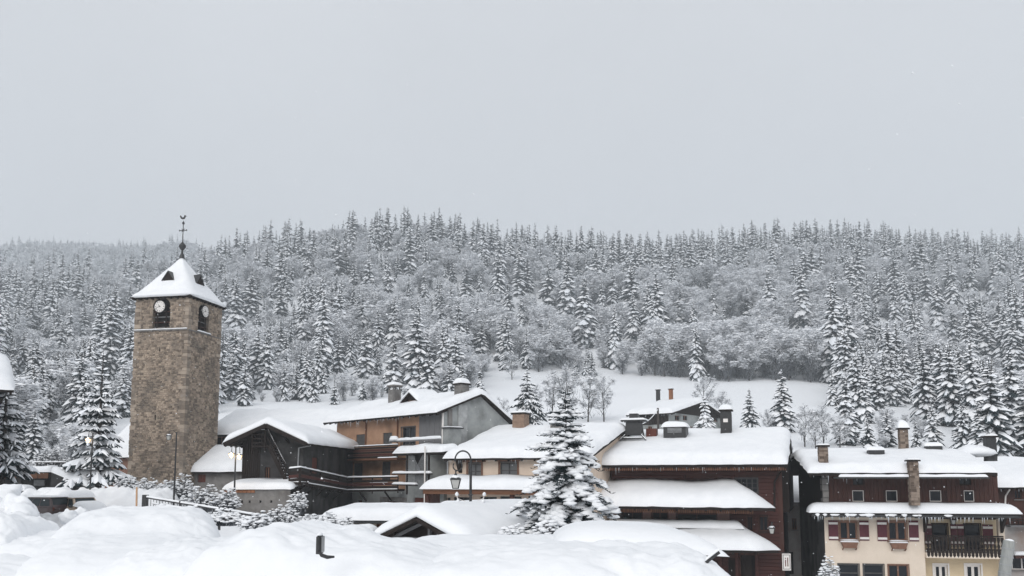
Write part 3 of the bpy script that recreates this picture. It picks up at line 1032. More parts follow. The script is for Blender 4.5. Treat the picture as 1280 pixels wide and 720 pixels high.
# ------------------------------------------------------------------ dark barn with outside stair
def barn():
    O = P(378, 595, 58); O.z = G(O.x, O.y) - .6
    H = House('dark_barn', 'dark gabled barn with outside stair and snowy roof left of the orange house', 'barn', O, R(-4))
    root = H.root
    xl, zl = H.uv(280, 555, 1.2)
    xr, zr_ = H.uv(384, 553, 1.2)
    xa, za = H.uv(333, 530, 1.2)
    zl = zr_ = (zl + zr_) / 2
    x0 = H.uv(303, 570)[0]
    L = 14.0
    w = MB()
    zw = zr_ - (xr - 0) * (za - zr_) / (xr - xa) * -1 - .2
    slope = (za - zl) / (xa - xl)
    zl0 = zl + (x0 - xl) * slope - .16
    zr0 = zr_ + (xr - 0) * slope - .16
    d = H.rect(328, 335.5, 542, 557)
    wb = H.rect(331, 338, 584, 600)
    zs = min(zl0, zr0)
    xm = H.uv(356, 570)[0]
    wall_face(w, x0, 0, 0, zs, [wb], 0, .3)
    w.face([(x0, 0, zs), (0, 0, zs), (0, 0, zr0), (xa, 0, za - .16), (x0, 0, zl0)])
    side_holes = [(H.sv(390, 580, 0)[0], H.sv(398, 580, 0)[0], H.sv(394, 592, 0)[1], H.sv(394, 572, 0)[1])]
    sw = MB()
    wall_face(sw, 0, L, 0, zr0, side_holes)
    w.raw([V((-p[1], p[0], p[2])) for p in sw.v], sw.f)
    w.face([(x0, 0, 0), (x0, 0, zl0), (x0, L, zl0), (x0, L, 0)])
    w.build('wall', DARKPL, root)
    # boarded left part of the gable
    n = 9
    xb = d[0] - .1
    for k in range(n):
        a, b = lerp(x0, xb, k / n) + .01, lerp(x0, xb, (k + 1) / n) - .01
        zt = zl + ((a + b) / 2 - xl) * slope - .2
        m = MB(); m.box(a, b, -.05, -.004, 1.9, zt)
        m.build('plank', DARKWOOD, root)
    door(root, d, y=-.1, depth=.09, mt=DARKWOOD, handle=False)
    window(root, wb, depth=.25, sill=False)
    sd = MB(); y0, y1, z0, z1 = side_holes[0]
    sd.box(-.16, -.12, y0, y1, z0, z1)
    sd.build('door', DOORRED, root)
    gable_roof(root, -1.25, L, xl, zl, xa, za, xr, zr_, T=.5, th=.16, axis='y', seed=11, wob=.06)
    # barge boards
    for a, b in (((xl, zl), (xa, za)), ((xa, za), (xr, zr_))):
        bar_part(root, 'barge_board', (a[0], -1.3, a[1] - .09), (b[0], -1.3, b[1] - .09), .05, .26, DARKWOOD)
    # brackets under the roof
    for x in (xa + 1.2, xa - 1.0):
        bar_part(root, 'bracket', (x, -.02, zr_ + .1), (x, -1.15, za - abs(x - xa) * slope - .3), .1, .12, DARKWOOD)
    # downpipe with snow at the corner
    p = MB()
    q = [H.uv(388, 557, .6), H.uv(373.5, 560, .15), H.uv(372, 590, .15)]
    p.tube([(q[0][0], -.6, q[0][1]), (q[1][0], -.15, q[1][1]), (q[2][0], -.15, q[2][1])], .05)
    p.build('downpipe', ZINC, root)
    # landing and stair
    la, lb = H.uv(315, 567, 1.1), H.uv(331, 556.5, 1.1)
    zf = d[2] - .02
    ld = MB(); ld.box(la[0], lb[0] + .5, -1.1, -.06, zf - .12, zf)
    ldo = ld.build('landing', DARKWOOD, root)
    for k in range(4):
        z = zf + .28 * (k + .6)
        bar_part(ldo, 'rail', (la[0], -1.08, z), (lb[0], -1.08, z), .05, .1, DARKWOOD, snow=.04 if k > 2 else 0)
    for x in (la[0], lb[0]):
        bar_part(ldo, 'post', (x, -1.06, zf - .4), (x, -1.06, zf + 1.25), .09, .09, DARKWOOD)
    bx, bz = H.uv(357, 600, 1.1)
    stair = MB()
    for yy in (-1.1, -.35):
        stair.bar((lb[0] + .3, yy, zf - .1), (bx, yy, bz), .07, .26)
    sto = stair.build('stair', DARKWOOD, root)
    nst = 11
    for k in range(nst):
        t = (k + .5) / nst
        x, z = lerp(lb[0] + .3, bx, t), lerp(zf - .05, bz + .05, t)
        m = MB(); m.box(x - .13, x + .13, -1.05, -.4, z, z + .04)
        o = m.build('tread', GREYWOOD, sto)
        if k > 5: rail_snow(o, (x - .12, -.75, z + .04), (x + .12, -.75, z + .04), .5, .06, 0)
    bar_part(sto, 'handrail', (lb[0] + .2, -1.12, zf + 1.0), (bx, -1.12, bz + 1.0), .06, .09, DARKWOOD, snow=.05)
    bar_part(sto, 'handrail', (lb[0] + .2, -1.12, zf + .5), (bx, -1.12, bz + .5), .05, .08, DARKWOOD)
    for t in (.3, .65, 1):
        x, z = lerp(lb[0] + .3, bx, t), lerp(zf, bz, t)
        bar_part(sto, 'baluster', (x, -1.12, z - .1), (x, -1.12, z + 1.0), .06, .06, DARKWOOD)
    return H
BARN = barn()
def gallery():
    pts = [P(361, 604, 56.3), P(375, 602.5, 56.0), P(434, 612.5, 66.5), P(497, 611.5, 64.5)]
    root = thing('timber_gallery', 'long dark timber gallery with snow-topped rails joining barn and orange house', 'balcony', (0, 0, 0))
    root.location = pts[1]
    I = Matrix.Translation(-pts[1])
    pts = [I @ p for p in pts]
    for a, b in zip(pts, pts[1:]):
        d = (b - a)
        out = V((d.y, -d.x, 0)).normalized()
        if out.y > 0: out = -out
        q = MB()
        q.raw([a, b, b - out * 1.0, a - out * 1.0] + [p - V((0, 0, .16)) for p in (a, b, b - out * 1.0, a - out * 1.0)],
              [(0, 1, 2, 3), (7, 6, 5, 4), (0, 4, 5, 1), (1, 5, 6, 2), (2, 6, 7, 3), (3, 7, 4, 0)])
        o = q.build('floor', DARKWOOD, root)
        rail_snow(o, a - out * .08, b - out * .08, .26, .1, 0)
        for k, (hz, hh) in enumerate(((.17, .2), (.42, .2), (.66, .18), (.92, .09))):
            m = MB(); m.bar(a + V((0, 0, hz)), b + V((0, 0, hz)), .05, hh)
            pl = m.build('plank' if k < 3 else 'handrail', DARKWOOD if k != 1 else REDWOOD_H, root)
            if k == 3: rail_snow(pl, a + V((0, 0, hz)), b + V((0, 0, hz)), .13, .1, hh / 2)
        if d.length > 4:
            pl = MB(); c = a.lerp(b, .45); e = a.lerp(b, .8)
            rail_snow(o, c - out * .05 + V((0, 0, .52)), e - out * .05 + V((0, 0, .52)), .1, .05, 0)
        n = max(1, int(d.length / 1.9))
        for k in range(n + 1):
            p = a.lerp(b, k / n) - out * .045
            bar_part(root, 'post', p - V((0, 0, .3)), p + V((0, 0, .98)), .09, .09, DARKWOOD)
        for k in range(n):
            p = a.lerp(b, (k + .5) / n)
            bar_part(root, 'strut', p - V((0, 0, .16)) , p - out * .95 - V((0, 0, .9)), .1, .1, DARKWOOD)
gallery()
def terrace():
    O = P(282, 595, 55.5); O.z = G(O.x, O.y) - .5
    H = House('terrace_wall', 'grey concrete terrace wall with a thick snow cap below the dark barn', 'wall', O, R(-4))
    x1, z1 = H.uv(363, 612)
    z1 = H.uv(300, 612)[1]
    w = MB()
    holes = [(H.uv(p, 627)[0] - .07, H.uv(p, 627)[0] + .07, H.uv(p, 628.5)[1], H.uv(p, 625.5)[1]) for p in (302.5, 312, 325.5, 339)]
    wall_face(w, 0, x1, 0, z1, holes, 0, .35)
    w.face([(0, 0, z1), (x1, 0, z1), (x1, 2.2, z1), (0, 2.2, z1)])
    w.face([(0, 0, 0), (0, 2.2, 0), (0, 2.2, z1), (0, 0, z1)])
    w.build('wall', CONCR, H.root)
    xb = H.uv(319, 612)[0]
    k = 0
    n = 8
    for k in range(n):
        b = MB(); b.cbox(lerp(-.1, xb, k / n) + .01, lerp(-.1, xb, (k + 1) / n) - .01, -.08, -.004, z1 - .2, z1 - .02, .01)
        b.build('brick', BRICKT, H.root)
    snow_quad(H.root, 'snow', [(-.15, -.2, z1), (x1 + .1, -.2, z1), (x1 + .1, 2.2, z1 + .35), (-.15, 2.2, z1 + .3)], .42, rb=(1, 0), seed=21, wob=.14, amp=.25)
terrace()

# ------------------------------------------------------------------ orange house with grey gable
def orange_house():
    O = V((-5.0, 62.0, 0)); O.z = G(-9, 64) - .4
    H = House('orange_house', 'tall house with orange plaster, closed grey shutters and a blank grey gable', 'house', O, R(-47.7))
    root = H.root
    off = .9
    ze = H.uv(500, 519.5, off)[1]
    xl = H.uv(404, 527, off)[0]
    yr, zr = H.sv(603, 492, .3)
    yb, zb = H.sv(646, 531, .3)
    x0 = H.uv(421, 540)[0]
    zmid = H.uv(470, 612)[1]                     # ground floor ceiling
    zlev = H.uv(530, 556)[1]
    xg = H.uv(526, 540)[0]
    wins = [H.rect(445, 456, 543, 557), H.rect(478.5, 490, 541, 556)]
    dr = H.rect(502, 519, 534, 556)
    zlev = min(zlev, wins[0][2], wins[1][2], dr[2]) - .01
    low = [H.rect(442, 453, 579, 600), H.rect(477, 488, 577, 600)]
    zw = ze + off * (zr - ze) / (yr + off)
    w = MB()
    xlo = H.uv(507, 590)[0]
    wall_face(w, x0, xg, zlev, zw - .15, wins + [dr])
    wall_face(w, x0, xlo, zmid, zlev, low)
    w.build('wall', ORANGE, root)
    w = MB()
    g1 = H.rect(446, 452.5, 625, 641); g2 = H.rect(478, 505, 627, 641); g3 = H.rect(517, 530, 622, 637)
    wall_face(w, x0, 0, 0, zmid, [g1, g2, g3], 0, .3)
    w.build('wall', GREYPL, root)
    w = MB()
    wall_face(w, xlo, 0, zmid, zlev, [], 0)
    w.build('wall', GREYPL, root)
    w = MB()
    wall_face(w, xg, 0, zlev, zw - .15, [], 0)
    # gable and hidden sides
    w.face([(0, 0, 0), (0, yb - .3, 0), (0, yb - .3, zb - .1), (0, yr, zr - .15), (0, 0, zw - .15)])
    w.face([(x0, 0, 0), (x0, 0, zw - .15), (x0, yr, zr - .15), (x0, yb - .3, zb - .1), (x0, yb - .3, 0)])
    w.build('wall', GREYPL, root)
    for r_ in wins + low:
        shutter(root, (r_[0], (r_[0] + r_[1]) / 2 - .01, r_[2], r_[3]), .13, SHUTGREY, False)
        shutter(root, ((r_[0] + r_[1]) / 2 + .01, r_[1], r_[2], r_[3]), .13, SHUTGREY, False)
        b = MB(); b.box(r_[0], r_[1], .14, .18, r_[2], r_[3])
        window(root, r_, depth=.19, sill=False)
    window(root, dr, depth=.2, cols=2, rows=1, frame=SHUTGREY, sill=False, casing=.08)
    door(root, g1, depth=.25); door(root, g2, depth=.28, frame=CONCR, fw=.35, handle=False); door(root, g3, depth=.2, frame=None, handle=False)
    # weathered boarding
    n = 9
    for k in range(n):
        a, b = lerp(xg - .15, -.12, k / n) + .008, lerp(xg - .15, -.12, (k + 1) / n) - .008
        m = MB(); m.box(a, b, -.06 - .012 * (k % 2), -.004, zlev - .3, zw - .25 - off * .0)
        m.build('plank', GREYWOOD, root)
    gable_roof(root, xl, .32, -off, ze, yr, zr, yb, zb, T=.52, seed=31, wob=.05)
    ch = [(493, 503, 491, .85), (577.5, 497, 488, 1.0)]
    x, y = H.uv(493, 506, -(yr - 1.6))[0], yr - 1.6
    zt = lambda yy: zr - (zr - ze) / (yr + off) * (yr - yy)
    chimney(root, x, y, zt(y) - .3, zt(y) + 1.5, .75, mt=CONCR, hood=True, snow=.25)
    y2 = yr - 1.35
    chimney(root, -.55, y2, zt(y2) - .3, zt(y2) + 1.15, .8, mt=CONCR, snow=.4)
    # dormer
    xd = H.uv(527, 500, -(yr - 1.3))[0]
    yd = yr - 2.0
    z0 = zt(yd)
    m = MB(); m.prism([(xd - .8, z0 - .2), (xd + .8, z0 - .2), (xd + .8, z0 + .55), (xd, z0 + 1.05), (xd - .8, z0 + .55)], yd - .2, yd + 2.2)
    dm = m.build('dormer', DARKWOOD, root)
    m = MB(); m.box(xd - .55, xd + .55, yd - .235, yd - .203, z0 - .05, z0 + .5)
    m.build('hatch', BROWNWOOD, dm)
    gable_roof(dm, yd - .55, yd + 2.2, xd - 1.15, z0 + .42, xd, z0 + 1.15, xd + 1.15, z0 + .42, T=.32, th=.08, axis='y', seed=33)
    # upper balcony
    zt1, zf1 = H.uv(470, 557.5, 1.25)[1], H.uv(470, 573, 1.25)[1]
    xa, xb = H.uv(421, 566, 1.25)[0], H.uv(497, 566, 1.25)[0]
    fl = MB(); fl.box(xa, xb, -1.3, -.004, zf1 - .14, zf1)
    bo = fl.build('balcony', BROWNWOOD, root)
    nb = 5
    for k in range(nb):
        z0 = lerp(zf1 + .02, zt1 - .06, k / nb); z1 = lerp(zf1 + .02, zt1 - .06, (k + 1) / nb) - .015
        m = MB(); m.box(xa, xb, -1.27 - .01 * (k % 2), -1.22, z0, z1)
        m.build('plank', REDWOOD_H if k in (1, 3) else DARKWOOD, bo)
    bar_part(bo, 'handrail', (xa, -1.25, zt1), (xb, -1.25, zt1), .1, .08, DARKWOOD, snow=.07)
    rail_snow(bo, (xb - 2.6, -1.3, zf1 + .01), (xb, -1.3, zf1 + .01), .12, .09, 0)
    # snow-laden porch with its wire cage
    pa, pb = H.uv(492, 566, 1.7), H.uv(553, 568, 1.7)
    zp = pa[1] - .08
    r_ = MB(); r_.box(pa[0], pb[0] - .02, -1.7, -.07, zp - .12, zp)
    po = r_.build('porch_roof', DARKWOOD, root)
    snow_quad(po, 'roof_snow', [(pa[0] - .1, -1.8, zp), (pb[0], -1.8, zp), (pb[0], -.08, zp + .25), (pa[0] - .1, -.08, zp + .25)], .5, seed=35, wob=.16, amp=.35)
    zl_ = H.uv(515, 608, 1.6)[1]
    cg = MB()
    ca, cb = H.uv(509, 590, 1.6)[0], H.uv(536, 590, 1.6)[0]
    n = 22
    for k in range(n):
        for sg in (-1, 1):
            t = k / n
            xs = lerp(ca, cb, t)
            xe = xs + sg * (zp - zl_) * .8
            # clip the wire to the panel
            za_, zb_ = zl_, zp - .12
            if xe > cb: zb_ = zl_ + (zb_ - zl_) * (cb - xs) / (xe - xs); xe = cb
            if xe < ca: zb_ = zl_ + (zb_ - zl_) * (xs - ca) / (xs - xe); xe = ca
            if zb_ - za_ > .05: cg.bar((xs, -1.58 - .012 * sg, za_), (xe, -1.58 - .012 * sg, zb_), .022, .022)
    c_ = cg.build('wire_mesh', ZINC, po); c_['kind'] = 'stuff'
    m = MB(); m.box(ca, cb, -.9, -.85, zl_, zp - .13); m.build('cage_back', DARKPL, po)
    for x in (ca, cb):
        bar_part(po, 'post', (x, -1.6, zl_ - .6), (x, -1.6, zp - .13), .1, .1, DARKWOOD)
    m = MB(); m.box(cb + .06, -.06, -1.5, -.07, zmid - .2, zp - .14); m.build('side_wall', GREYPL, po)
    m = MB(); xw = H.uv(531, 590, 1.95)[0]; m.tube([(xw, -1.95, 0.6), (xw, -1.95, H.uv(531, 558, 1.95)[1])], .055); m.build('pipe', WHITEPT, root)
    for py, pe in ((592.5, 538), (606, 520)):
        a, b = H.uv(491, py, 1.8), H.uv(pe, py - 1, 1.8)
        bar_part(po, 'ledge', (a[0], -1.75, a[1]), (b[0], -1.75, a[1]), .3, .08, DARKWOOD, snow=.17)
    # front rail of the attic loggia with snow
    a, b = H.uv(487, 554, 1.0), H.uv(551, 552.5, 1.0)
    bar_part(root, 'rail', (a[0], -1.0, a[1] + .1), (b[0], -1.0, a[1] + .1), .12, .1, GREYWOOD, snow=.2)
    m = MB(); m.blob((a[0] + .6, -1.0, a[1] + .25), .55, .3, .32, seed=3); m.build('snow_heap', SNOW, root, smooth=True)
    # downpipes and gutters
    for px in (457, 496.5):
        x = H.uv(px, 540, .1)[0]
        m = MB(); m.tube([(x, -.09, H.uv(px, 556)[1]), (x, -.09, zw - .2)], .06); m.build('downpipe', BROWNWOOD, root)
    m = MB(); m.tube([(-.05, -.1, zmid), (-.05, -.1, zw - .2)], .085); m.build('downpipe', WHITEPT, root)
    # grey gable: chimney breast, projecting box, pale panel
    y0, y1 = H.sv(572, 520, 0)[0], H.sv(583, 520, 0)[0]
    m = MB(); m.box(.004, .12, y0, y1, H.sv(577, 560, 0)[1], zt((y0 + y1) / 2) - .25); m.build('chimney_breast', mat('pale_render', (.27, .28, .28), (.44, .45, .45), scale=2.5, bump=.3), root)
    y0, y1 = H.sv(558.5, 550, .5)[0], H.sv(574.5, 550, .5)[0]
    zb0, zb1 = H.sv(566, 572, .5)[1], H.sv(566, 536, .5)[1]
    m = MB(); m.box(.004, .7, y0, y1, zb0, zb1); bx = m.build('boiler_box', GREYPL, root)
    m = MB(); m.cbox(.003, .85, y0 - .12, y1 + .12, zb1 + .003, zb1 + .1); cp = m.build('cap_slab', METAL, bx)
    rail_snow(cp, (.42, y0 - .1, zb1 + .1), (.42, y1 + .1, zb1 + .1), .7, .08, 0)
    y0, y1 = H.sv(559.5, 520, 0)[0], H.sv(564.5, 520, 0)[0]
    m = MB(); m.box(.004, .1, y0, y1, H.sv(562, 532, 0)[1], H.sv(562, 511, 0)[1]); m.build('flue', CONCR, root)
    return H
ORANGEH = orange_house()

# ------------------------------------------------------------------ cream shop house
def shop_house():
    O = P(559, 595, 59.5); O.z = G(0, 57) - .5
    H = House('shop_house', 'cream plastered house with shuttered windows over a snowy shop canopy', 'house', O, R(-25))
    root = H.root
    off = .8
    ze = H.uv(620, 572.5, off)[1]
    x0r, x1r = H.uv(555, 571, off)[0], H.uv(738, 566, off)[0]
    x1 = x1r - .4
    yr = 6.6
    zr = H.uv(640, 541, -yr)[1]
    zw = ze + off * (zr - ze) / (yr + off) - .15
    ws = [H.rect(585, 602, 579.5, 599), H.rect(625, 647, 578.5, 598)]
    wr = [H.rect(690, 710, 578, 598)]
    zc = H.uv(600, 598.5)[1]
    zfl = H.uv(600, 640)[1]
    shopw = [H.rect(547.5 + 10, 557 + 6, 622, 633), H.rect(567, 590, 621.5, 634), H.rect(600, 621, 621, 634), H.rect(625, 652, 620.5, 634), H.rect(660, 700, 620, 634)]
    w = MB()
    wall_face(w, 0, x1, 0, zw, ws + wr + shopw)
    wall_shell(w, 0, x1, 2 * yr, 0, zw)
    for x in (0, x1): w.face([(x, 0, zw), (x, 2 * yr, zw), (x, yr, zr - .15)])
    w.build('wall', CREAM, root)
    for r_ in ws + wr:
        wo_ = window(root, r_, glass=GLASS_PALE, frame=SHUTGREY, cols=2, rows=2, casing=.1, casing_mat=FRAMEWD, sill=False)
        m = MB(); m.cbox(r_[0] - .35, r_[1] + .35, -.1, -.037, r_[3] + .1, r_[3] + .24); m.build('lintel', FRAMEWD, wo_)
        for a in (r_[0] - .1, r_[1]):
            m = MB(); m.box(a - .02, a + .12, -.05, -.036, r_[2], r_[3] + .09); m.build('jamb', FRAMEWD, wo_)
    for r_ in shopw: window(root, r_, cols=2, sill=False, frame=SHUTGREY)
    gable_roof(root, x0r, x1r, -off, ze, yr, zr, 2 * yr + off, ze, T=.58, seed=41, wob=.12, amp=.22)
    for px in (572.5, 678):
        x, z = H.uv(px, 574, .4)
        m = MB(); m.prism([(0 - .75, z + .25), (-.004, z + .25), (-.004, z - .95), (-.22, z - .8)], x - .12, x + .12, axis='x'); m.build('bracket', DARKWOOD, root)
    zs = lambda y: zr - abs(y - yr) * (zr - ze) / (yr + off)
    x, _ = H.uv(651, 530, -(yr - .6)); chimney(root, x, yr - .6, zs(yr - .6) - .3, zs(yr) + 1.35, .95, mt=mat('buff_chimney', (.22, .15, .11), (.34, .24, .18), scale=4, bump=.4), cap=True, snow=.16)
    x, _ = H.uv(697, 538, -(yr - 1)); chimney(root, x, yr - 1, zs(yr - 1) - .3, zs(yr) + .75, .8, mt=CONCR, snow=.3)
    # canopy over the shop
    co = 2.4
    xa, za = H.uv(529, 612, co)
    xb = H.uv(712, 612, co)[0]
    za = H.uv(600, 612, co)[1]
    zt = zc - .35
    m = MB()
    m.raw([(xa, -co, za), (xb, -co, za), (xb, -.06, zt), (xa, -.06, zt)] + [(xa, -co, za - .14), (xb, -co, za - .14), (xb, -.06, zt - .14), (xa, -.06, zt - .14)],
          [(0, 1, 2, 3), (7, 6, 5, 4), (0, 4, 5, 1), (1, 5, 6, 2), (2, 6, 7, 3), (3, 7, 4, 0)])
    ca = m.build('canopy', BROWNWOOD, root)
    m = MB(); m.box(xa, xb, -co - .04, -co - .004, za - .32, za - .01); m.build('fascia', BROWNWOOD, ca)
    n = 18
    m = MB()
    for k in range(n + 1):
        x = lerp(xa + .1, xb - .1, k / n); m.box(x - .05, x + .05, -co + .02, -.1, za - .26, za - .142)
    f = m.build('rafters', BROWNWOOD, ca)
    f['kind'] = 'stuff'
    snow_quad(ca, 'snow', [(xa - .2, -co - .25, za), (xb + .1, -co - .25, za), (xb + .1, -.07, zt), (xa - .2, -.07, zt)], .62, rb=(1, 0), seed=43, wob=.08, amp=.2)
    for px in (534, 640):
        x = H.uv(px, 625, co - .2)[0]
        m = MB(); m.box(x - .13, x + .13, -co + .1, -co + .36, 0, za - .15); m.build('post', REDWOOD, ca)
    m = MB(); m.tube([(.1, -.12, zc), (.1, -.12, zw - .1)], .06); m.build('downpipe', ZINC, root)
    # brown timber sideboard left below the canopy
    a, b = H.uv(530, 628, 1.2)[0], -.02
    for k in range(5):
        m = MB(); m.box(lerp(a, b, k / 5) + .01, lerp(a, b, (k + 1) / 5) - .01, -1.0, -.94, 0, za - .2); m.build('plank', REDWOOD, root)
    return H
shop_house()

# ------------------------------------------------------------------ big brown chalet
def chalet():
    O = P(975, 595, 55); O.z = G(O.x, O.y) - .4
    H = House('brown_chalet', 'large dark red-brown timber chalet with stacked snowy canopies and roof vents', 'chalet', O, R(-20))
    root = H.root
    off = 1.6
    ze = H.uv(870, 580.5, off)[1]
    x0r, x1r = H.uv(742, 579, off)[0], H.uv(984.5, 580, off)[0]
    x0 = x0r + .8
    yr = 5.6
    zr = H.uv(880, 546, -yr)[1]
    sl = (zr - ze) / (yr + off)
    zw = ze + off * sl - .2
    D = 2 * yr
    up = [H.rect(920, 947, 598, 616), H.rect(856, 902, 599, 612), H.rect(772, 815, 601, 612)]
    mid = [H.rect(778, 803, 640, 657), H.rect(846, 896, 642, 657), H.rect(949, 960, 645, 664), H.rect(934, 941, 645, 664), H.rect(815, 835, 640, 657)]
    lowr = [H.rect(860, 880, 692, 722), H.rect(911, 921, 700, 724), H.rect(926, 944, 694, 724)]
    w = MB()
    wall_face(w, x0, 0, 0, zw, up + mid + lowr, 0, .22)
    w.build('wall', REDWOOD, root)
    w = MB()
    wall_shell(w, x0, 0, D, 0, zw)
    for x in (x0, 0): w.face([(x, 0, zw), (x, D, zw), (x, yr, zr - .2)])
    w.build('wall', DARKWOOD, root)
    # log courses on the front, between the openings
    zlog = [zw - .12]
    holes = up + mid + lowr
    z = zw - .25
    n = 0
    while z > 1.0:
        spans = [(x0 + .05, -.05)]
        for h in holes:
            if h[2] - .06 < z + .21 and h[3] + .06 > z:
                spans = [s for a, b in spans for s in ((a, min(b, h[0] - .06)), (max(a, h[1] + .06), b)) if s[1] - s[0] > .15]
        for a, b in spans:
            m = MB(); m.cbox(a, b, -.075, -.004, z, z + .215, .02)
            m.build('log', REDWOOD_H, root)
        z -= .235
    for i, r_ in enumerate(up): window(root, r_, frame=REDWOOD if i else SHUTGREY, cols=4 if i == 0 else 3, rows=3 if i == 0 else 1, sill=False, casing=.06, fw=.06)
    for r_ in mid: window(root, r_, frame=REDWOOD, cols=2, sill=False, casing=.06)
    for r_ in lowr: door(root, r_, mt=DARKWOOD, handle=False)
    # pale plaster panels between the windows behind the canopy
    for a, b in ((764, 777), (804, 814), (836, 845), (897, 912)):
        x_0, x_1, z_0, z_1 = H.rect(a, b, 639, 657)
        m = MB(); m.box(x_0, x_1, -.1, -.078, z_0, z_1); m.build('plaster_panel', mat('pinkish_plaster', (.20, .12, .105), (.27, .17, .15), scale=1.5), root)
    gable_roof(root, x0r, x1r, -off, ze, yr, zr, D + off, ze, T=.66, th=.2, seed=51, fringe=.22, wob=.08, amp=.13, r=.6)
    zs = lambda y: zr - abs(y - yr) * sl
    zq = H.uv(975, 641)[1]
    m = MB(); m.box(.004, .5, .8, D - .3, zq, zr - abs(.8 - yr) * sl - .5); wg = m.build('gable_wing', DARKWOOD, root)
    m = MB()
    m.prism([(1.2, zr - (yr - 1.2) * sl - .35), (yr, zr - .3), (D - 1.2, zr - (yr - 1.2) * sl - .35)], .01, .48, axis='x'); m.build('gable_board', DARKWOOD, wg)
    # corner post, gutter pipe, wall timbers on the right
    m = MB(); m.box(-.16, .12, -.14, -.08, 0, zw - .1); m.build('corner_post', REDWOOD, root)
    p0, p1, p2 = H.uv(979, 584, 1.4), H.uv(968, 602, .3), H.uv(968, 640, .3)
    m = MB(); m.tube([(p0[0], -1.4, p0[1]), (p1[0], -.25, p1[1]), (p2[0], -.25, p2[1])], .06); m.build('downpipe', DARKWOOD, root)
    for px in (888, 900, 921, 946):
        x = H.uv(px, 700, .3)[0]; m = MB(); m.box(x - .1, x + .1, -.3, -.09, 0, H.uv(px, 683, .3)[1]); m.build('post', REDWOOD_H, root)
    # canopies with a hipped right end
    def canopy(py_e, py_w, px_l, px_re, px_rw, co, T, seed, fringe):
        ze_ = H.uv(860, py_e, co)[1]; zw_ = H.uv(860, py_w)[1] - T * .55
        xa, xe, xw = H.uv(px_l, py_e, co)[0], H.uv(px_re, py_e, co)[0], H.uv(px_rw, py_w, .1)[0]
        A, B, C_, D_ = (xa, -co, ze_), (xe, -co * .55, ze_ - .05), (xw, -.08, zw_), (xa, -.08, zw_)
        B1 = (lerp(xw, xe, .52), -co, ze_)
        poly = [A, B1, B, C_, D_]
        m = MB()
        lo = [(a, b, c - .16) for a, b, c in poly]
        m.raw(poly + lo, [(0, 1, 2, 3, 4), (9, 8, 7, 6, 5)] + [(k, (k + 1) % 5, 5 + (k + 1) % 5, 5 + k) for k in range(5)])
        c = m.build('canopy', DARKWOOD, root)
        for k in range(12):
            x = lerp(xa, B1[0] - .1, k / 11)
            bar_part(c, 'rafter', (x, -co + .03, ze_ - .22), (x, -.09, zw_ - .22), .09, .1, DARKWOOD)
        if fringe:
            fr = MB(); x = xa
            while x < B1[0]:
                fr.prism([(x, ze_ - .16), (x + .09, ze_ - .16), (x + .09, ze_ - .33), (x + .045, ze_ - .4), (x, ze_ - .33)], -co + .25, -co + .28); x += .14
            q = fr.build('fringe', BROWNWOOD, c); q['kind'] = 'stuff'
        # snow: one blanket that turns the corner
        def f(a, b):
            La = B1[0] - xa
            t = b / 1.0
            if a <= La: p = V((xa + a * ((xw - xa) * t + (B1[0] - xa) * (1 - t)) / La, lerp(-co - .15, -.09, t), lerp(ze_, zw_, t)))
            else:
                s = (a - La) / 1.0
                p = V((lerp(lerp(B1[0], xw, t), lerp(xe + .1, xw, t), s), lerp(lerp(-co - .15, -.09, t), lerp(-co * .5, -.09, t), s), lerp(lerp(ze_, zw_, t), lerp(ze_ - .05, zw_, t), s)))
            return p
        s = MB()
        La = B1[0] - xa
        snow_sheet(s, lambda a, b: f(a, b / co), La + 1.0, co, T, ra=(1, 1), rb=(1, 0), seed=seed, wob=.08, amp=.2)
        s.build('snow', SNOW, c, smooth=True)
    canopy(634, 604, 742, 966, 916, 2.3, .62, 53, True)
    canopy(686, 658, 790, 972, 924, 2.6, .62, 55, False)
    # snowy balcony ledge between the canopies
    a, b = H.uv(758, 657, 1.0), H.uv(930, 657, 1.0)
    z = H.uv(850, 660, 1.0)[1]
    m = MB(); m.box(a[0], b[0], -1.25, -.08, z - .14, z); lg = m.build('ledge', SHUTGREY, root)
    snow_quad(lg, 'snow', [(a[0] - .1, -1.3, z), (b[0] + .1, -1.3, z), (b[0] - .3, -.09, z), (a[0] - .1, -.09, z)], .5, rb=(1, 0), seed=57)
    # things on the roof
    x, y = H.uv(793, 545, -2.6)[0], 2.6
    m = MB()
    zb = zs(y) + .95
    m.prism([(x - .62, zb), (x + .62, zb), (x + .5, zb + .95), (x - .5, zb + .95)], y - .5, y + .5)
    ch = m.build('chimney', METAL, root)
    m = MB(); m.cbox(x - .85, x + .85, y - .7, y + .7, zb + .96, zb + 1.06); cp = m.build('cap_slab', METAL, ch)
    m = MB(); m.box(x - .3, x + .3, y - .3, y + .3, zb + 1.07, zb + 1.55); m.build('flue', METAL, ch)
    snow_quad(cp, 'snow', [(x - .9, y - .75, zb + 1.06), (x + .9, y - .75, zb + 1.06), (x + .9, y + .75, zb + 1.06), (x - .9, y + .75, zb + 1.06)], .14, seed=3)
    for sx in (-1, 1):
        for sy in (-1, 1):
            bar_part(ch, 'leg', (x + sx * .55, y + sy * .45, zb + .02), (x + sx * .95, y + sy * .6, zs(y) + .55), .07, .07, METAL, snow=.07)
    bar_part(ch, 'brace', (x - .9, y - .5, zb - .25), (x + .9, y - .5, zb - .25), .07, .07, METAL, snow=.08)
    x, y = H.uv(845, 545, -3.2)[0], 3.2
    m = MB(); m.box(x - .8, x + .8, y - .6, y + .6, zs(y), zs(y) + 1.3); vb = m.build('roof_vent', METAL, root)
    m = MB()
    for k in range(4): m.box(x - .5, x + .5, y - .63, y - .603, zs(y) + .92 + k * .09, zs(y) + .96 + k * .09)
    m.build('grille', ZINC, vb)
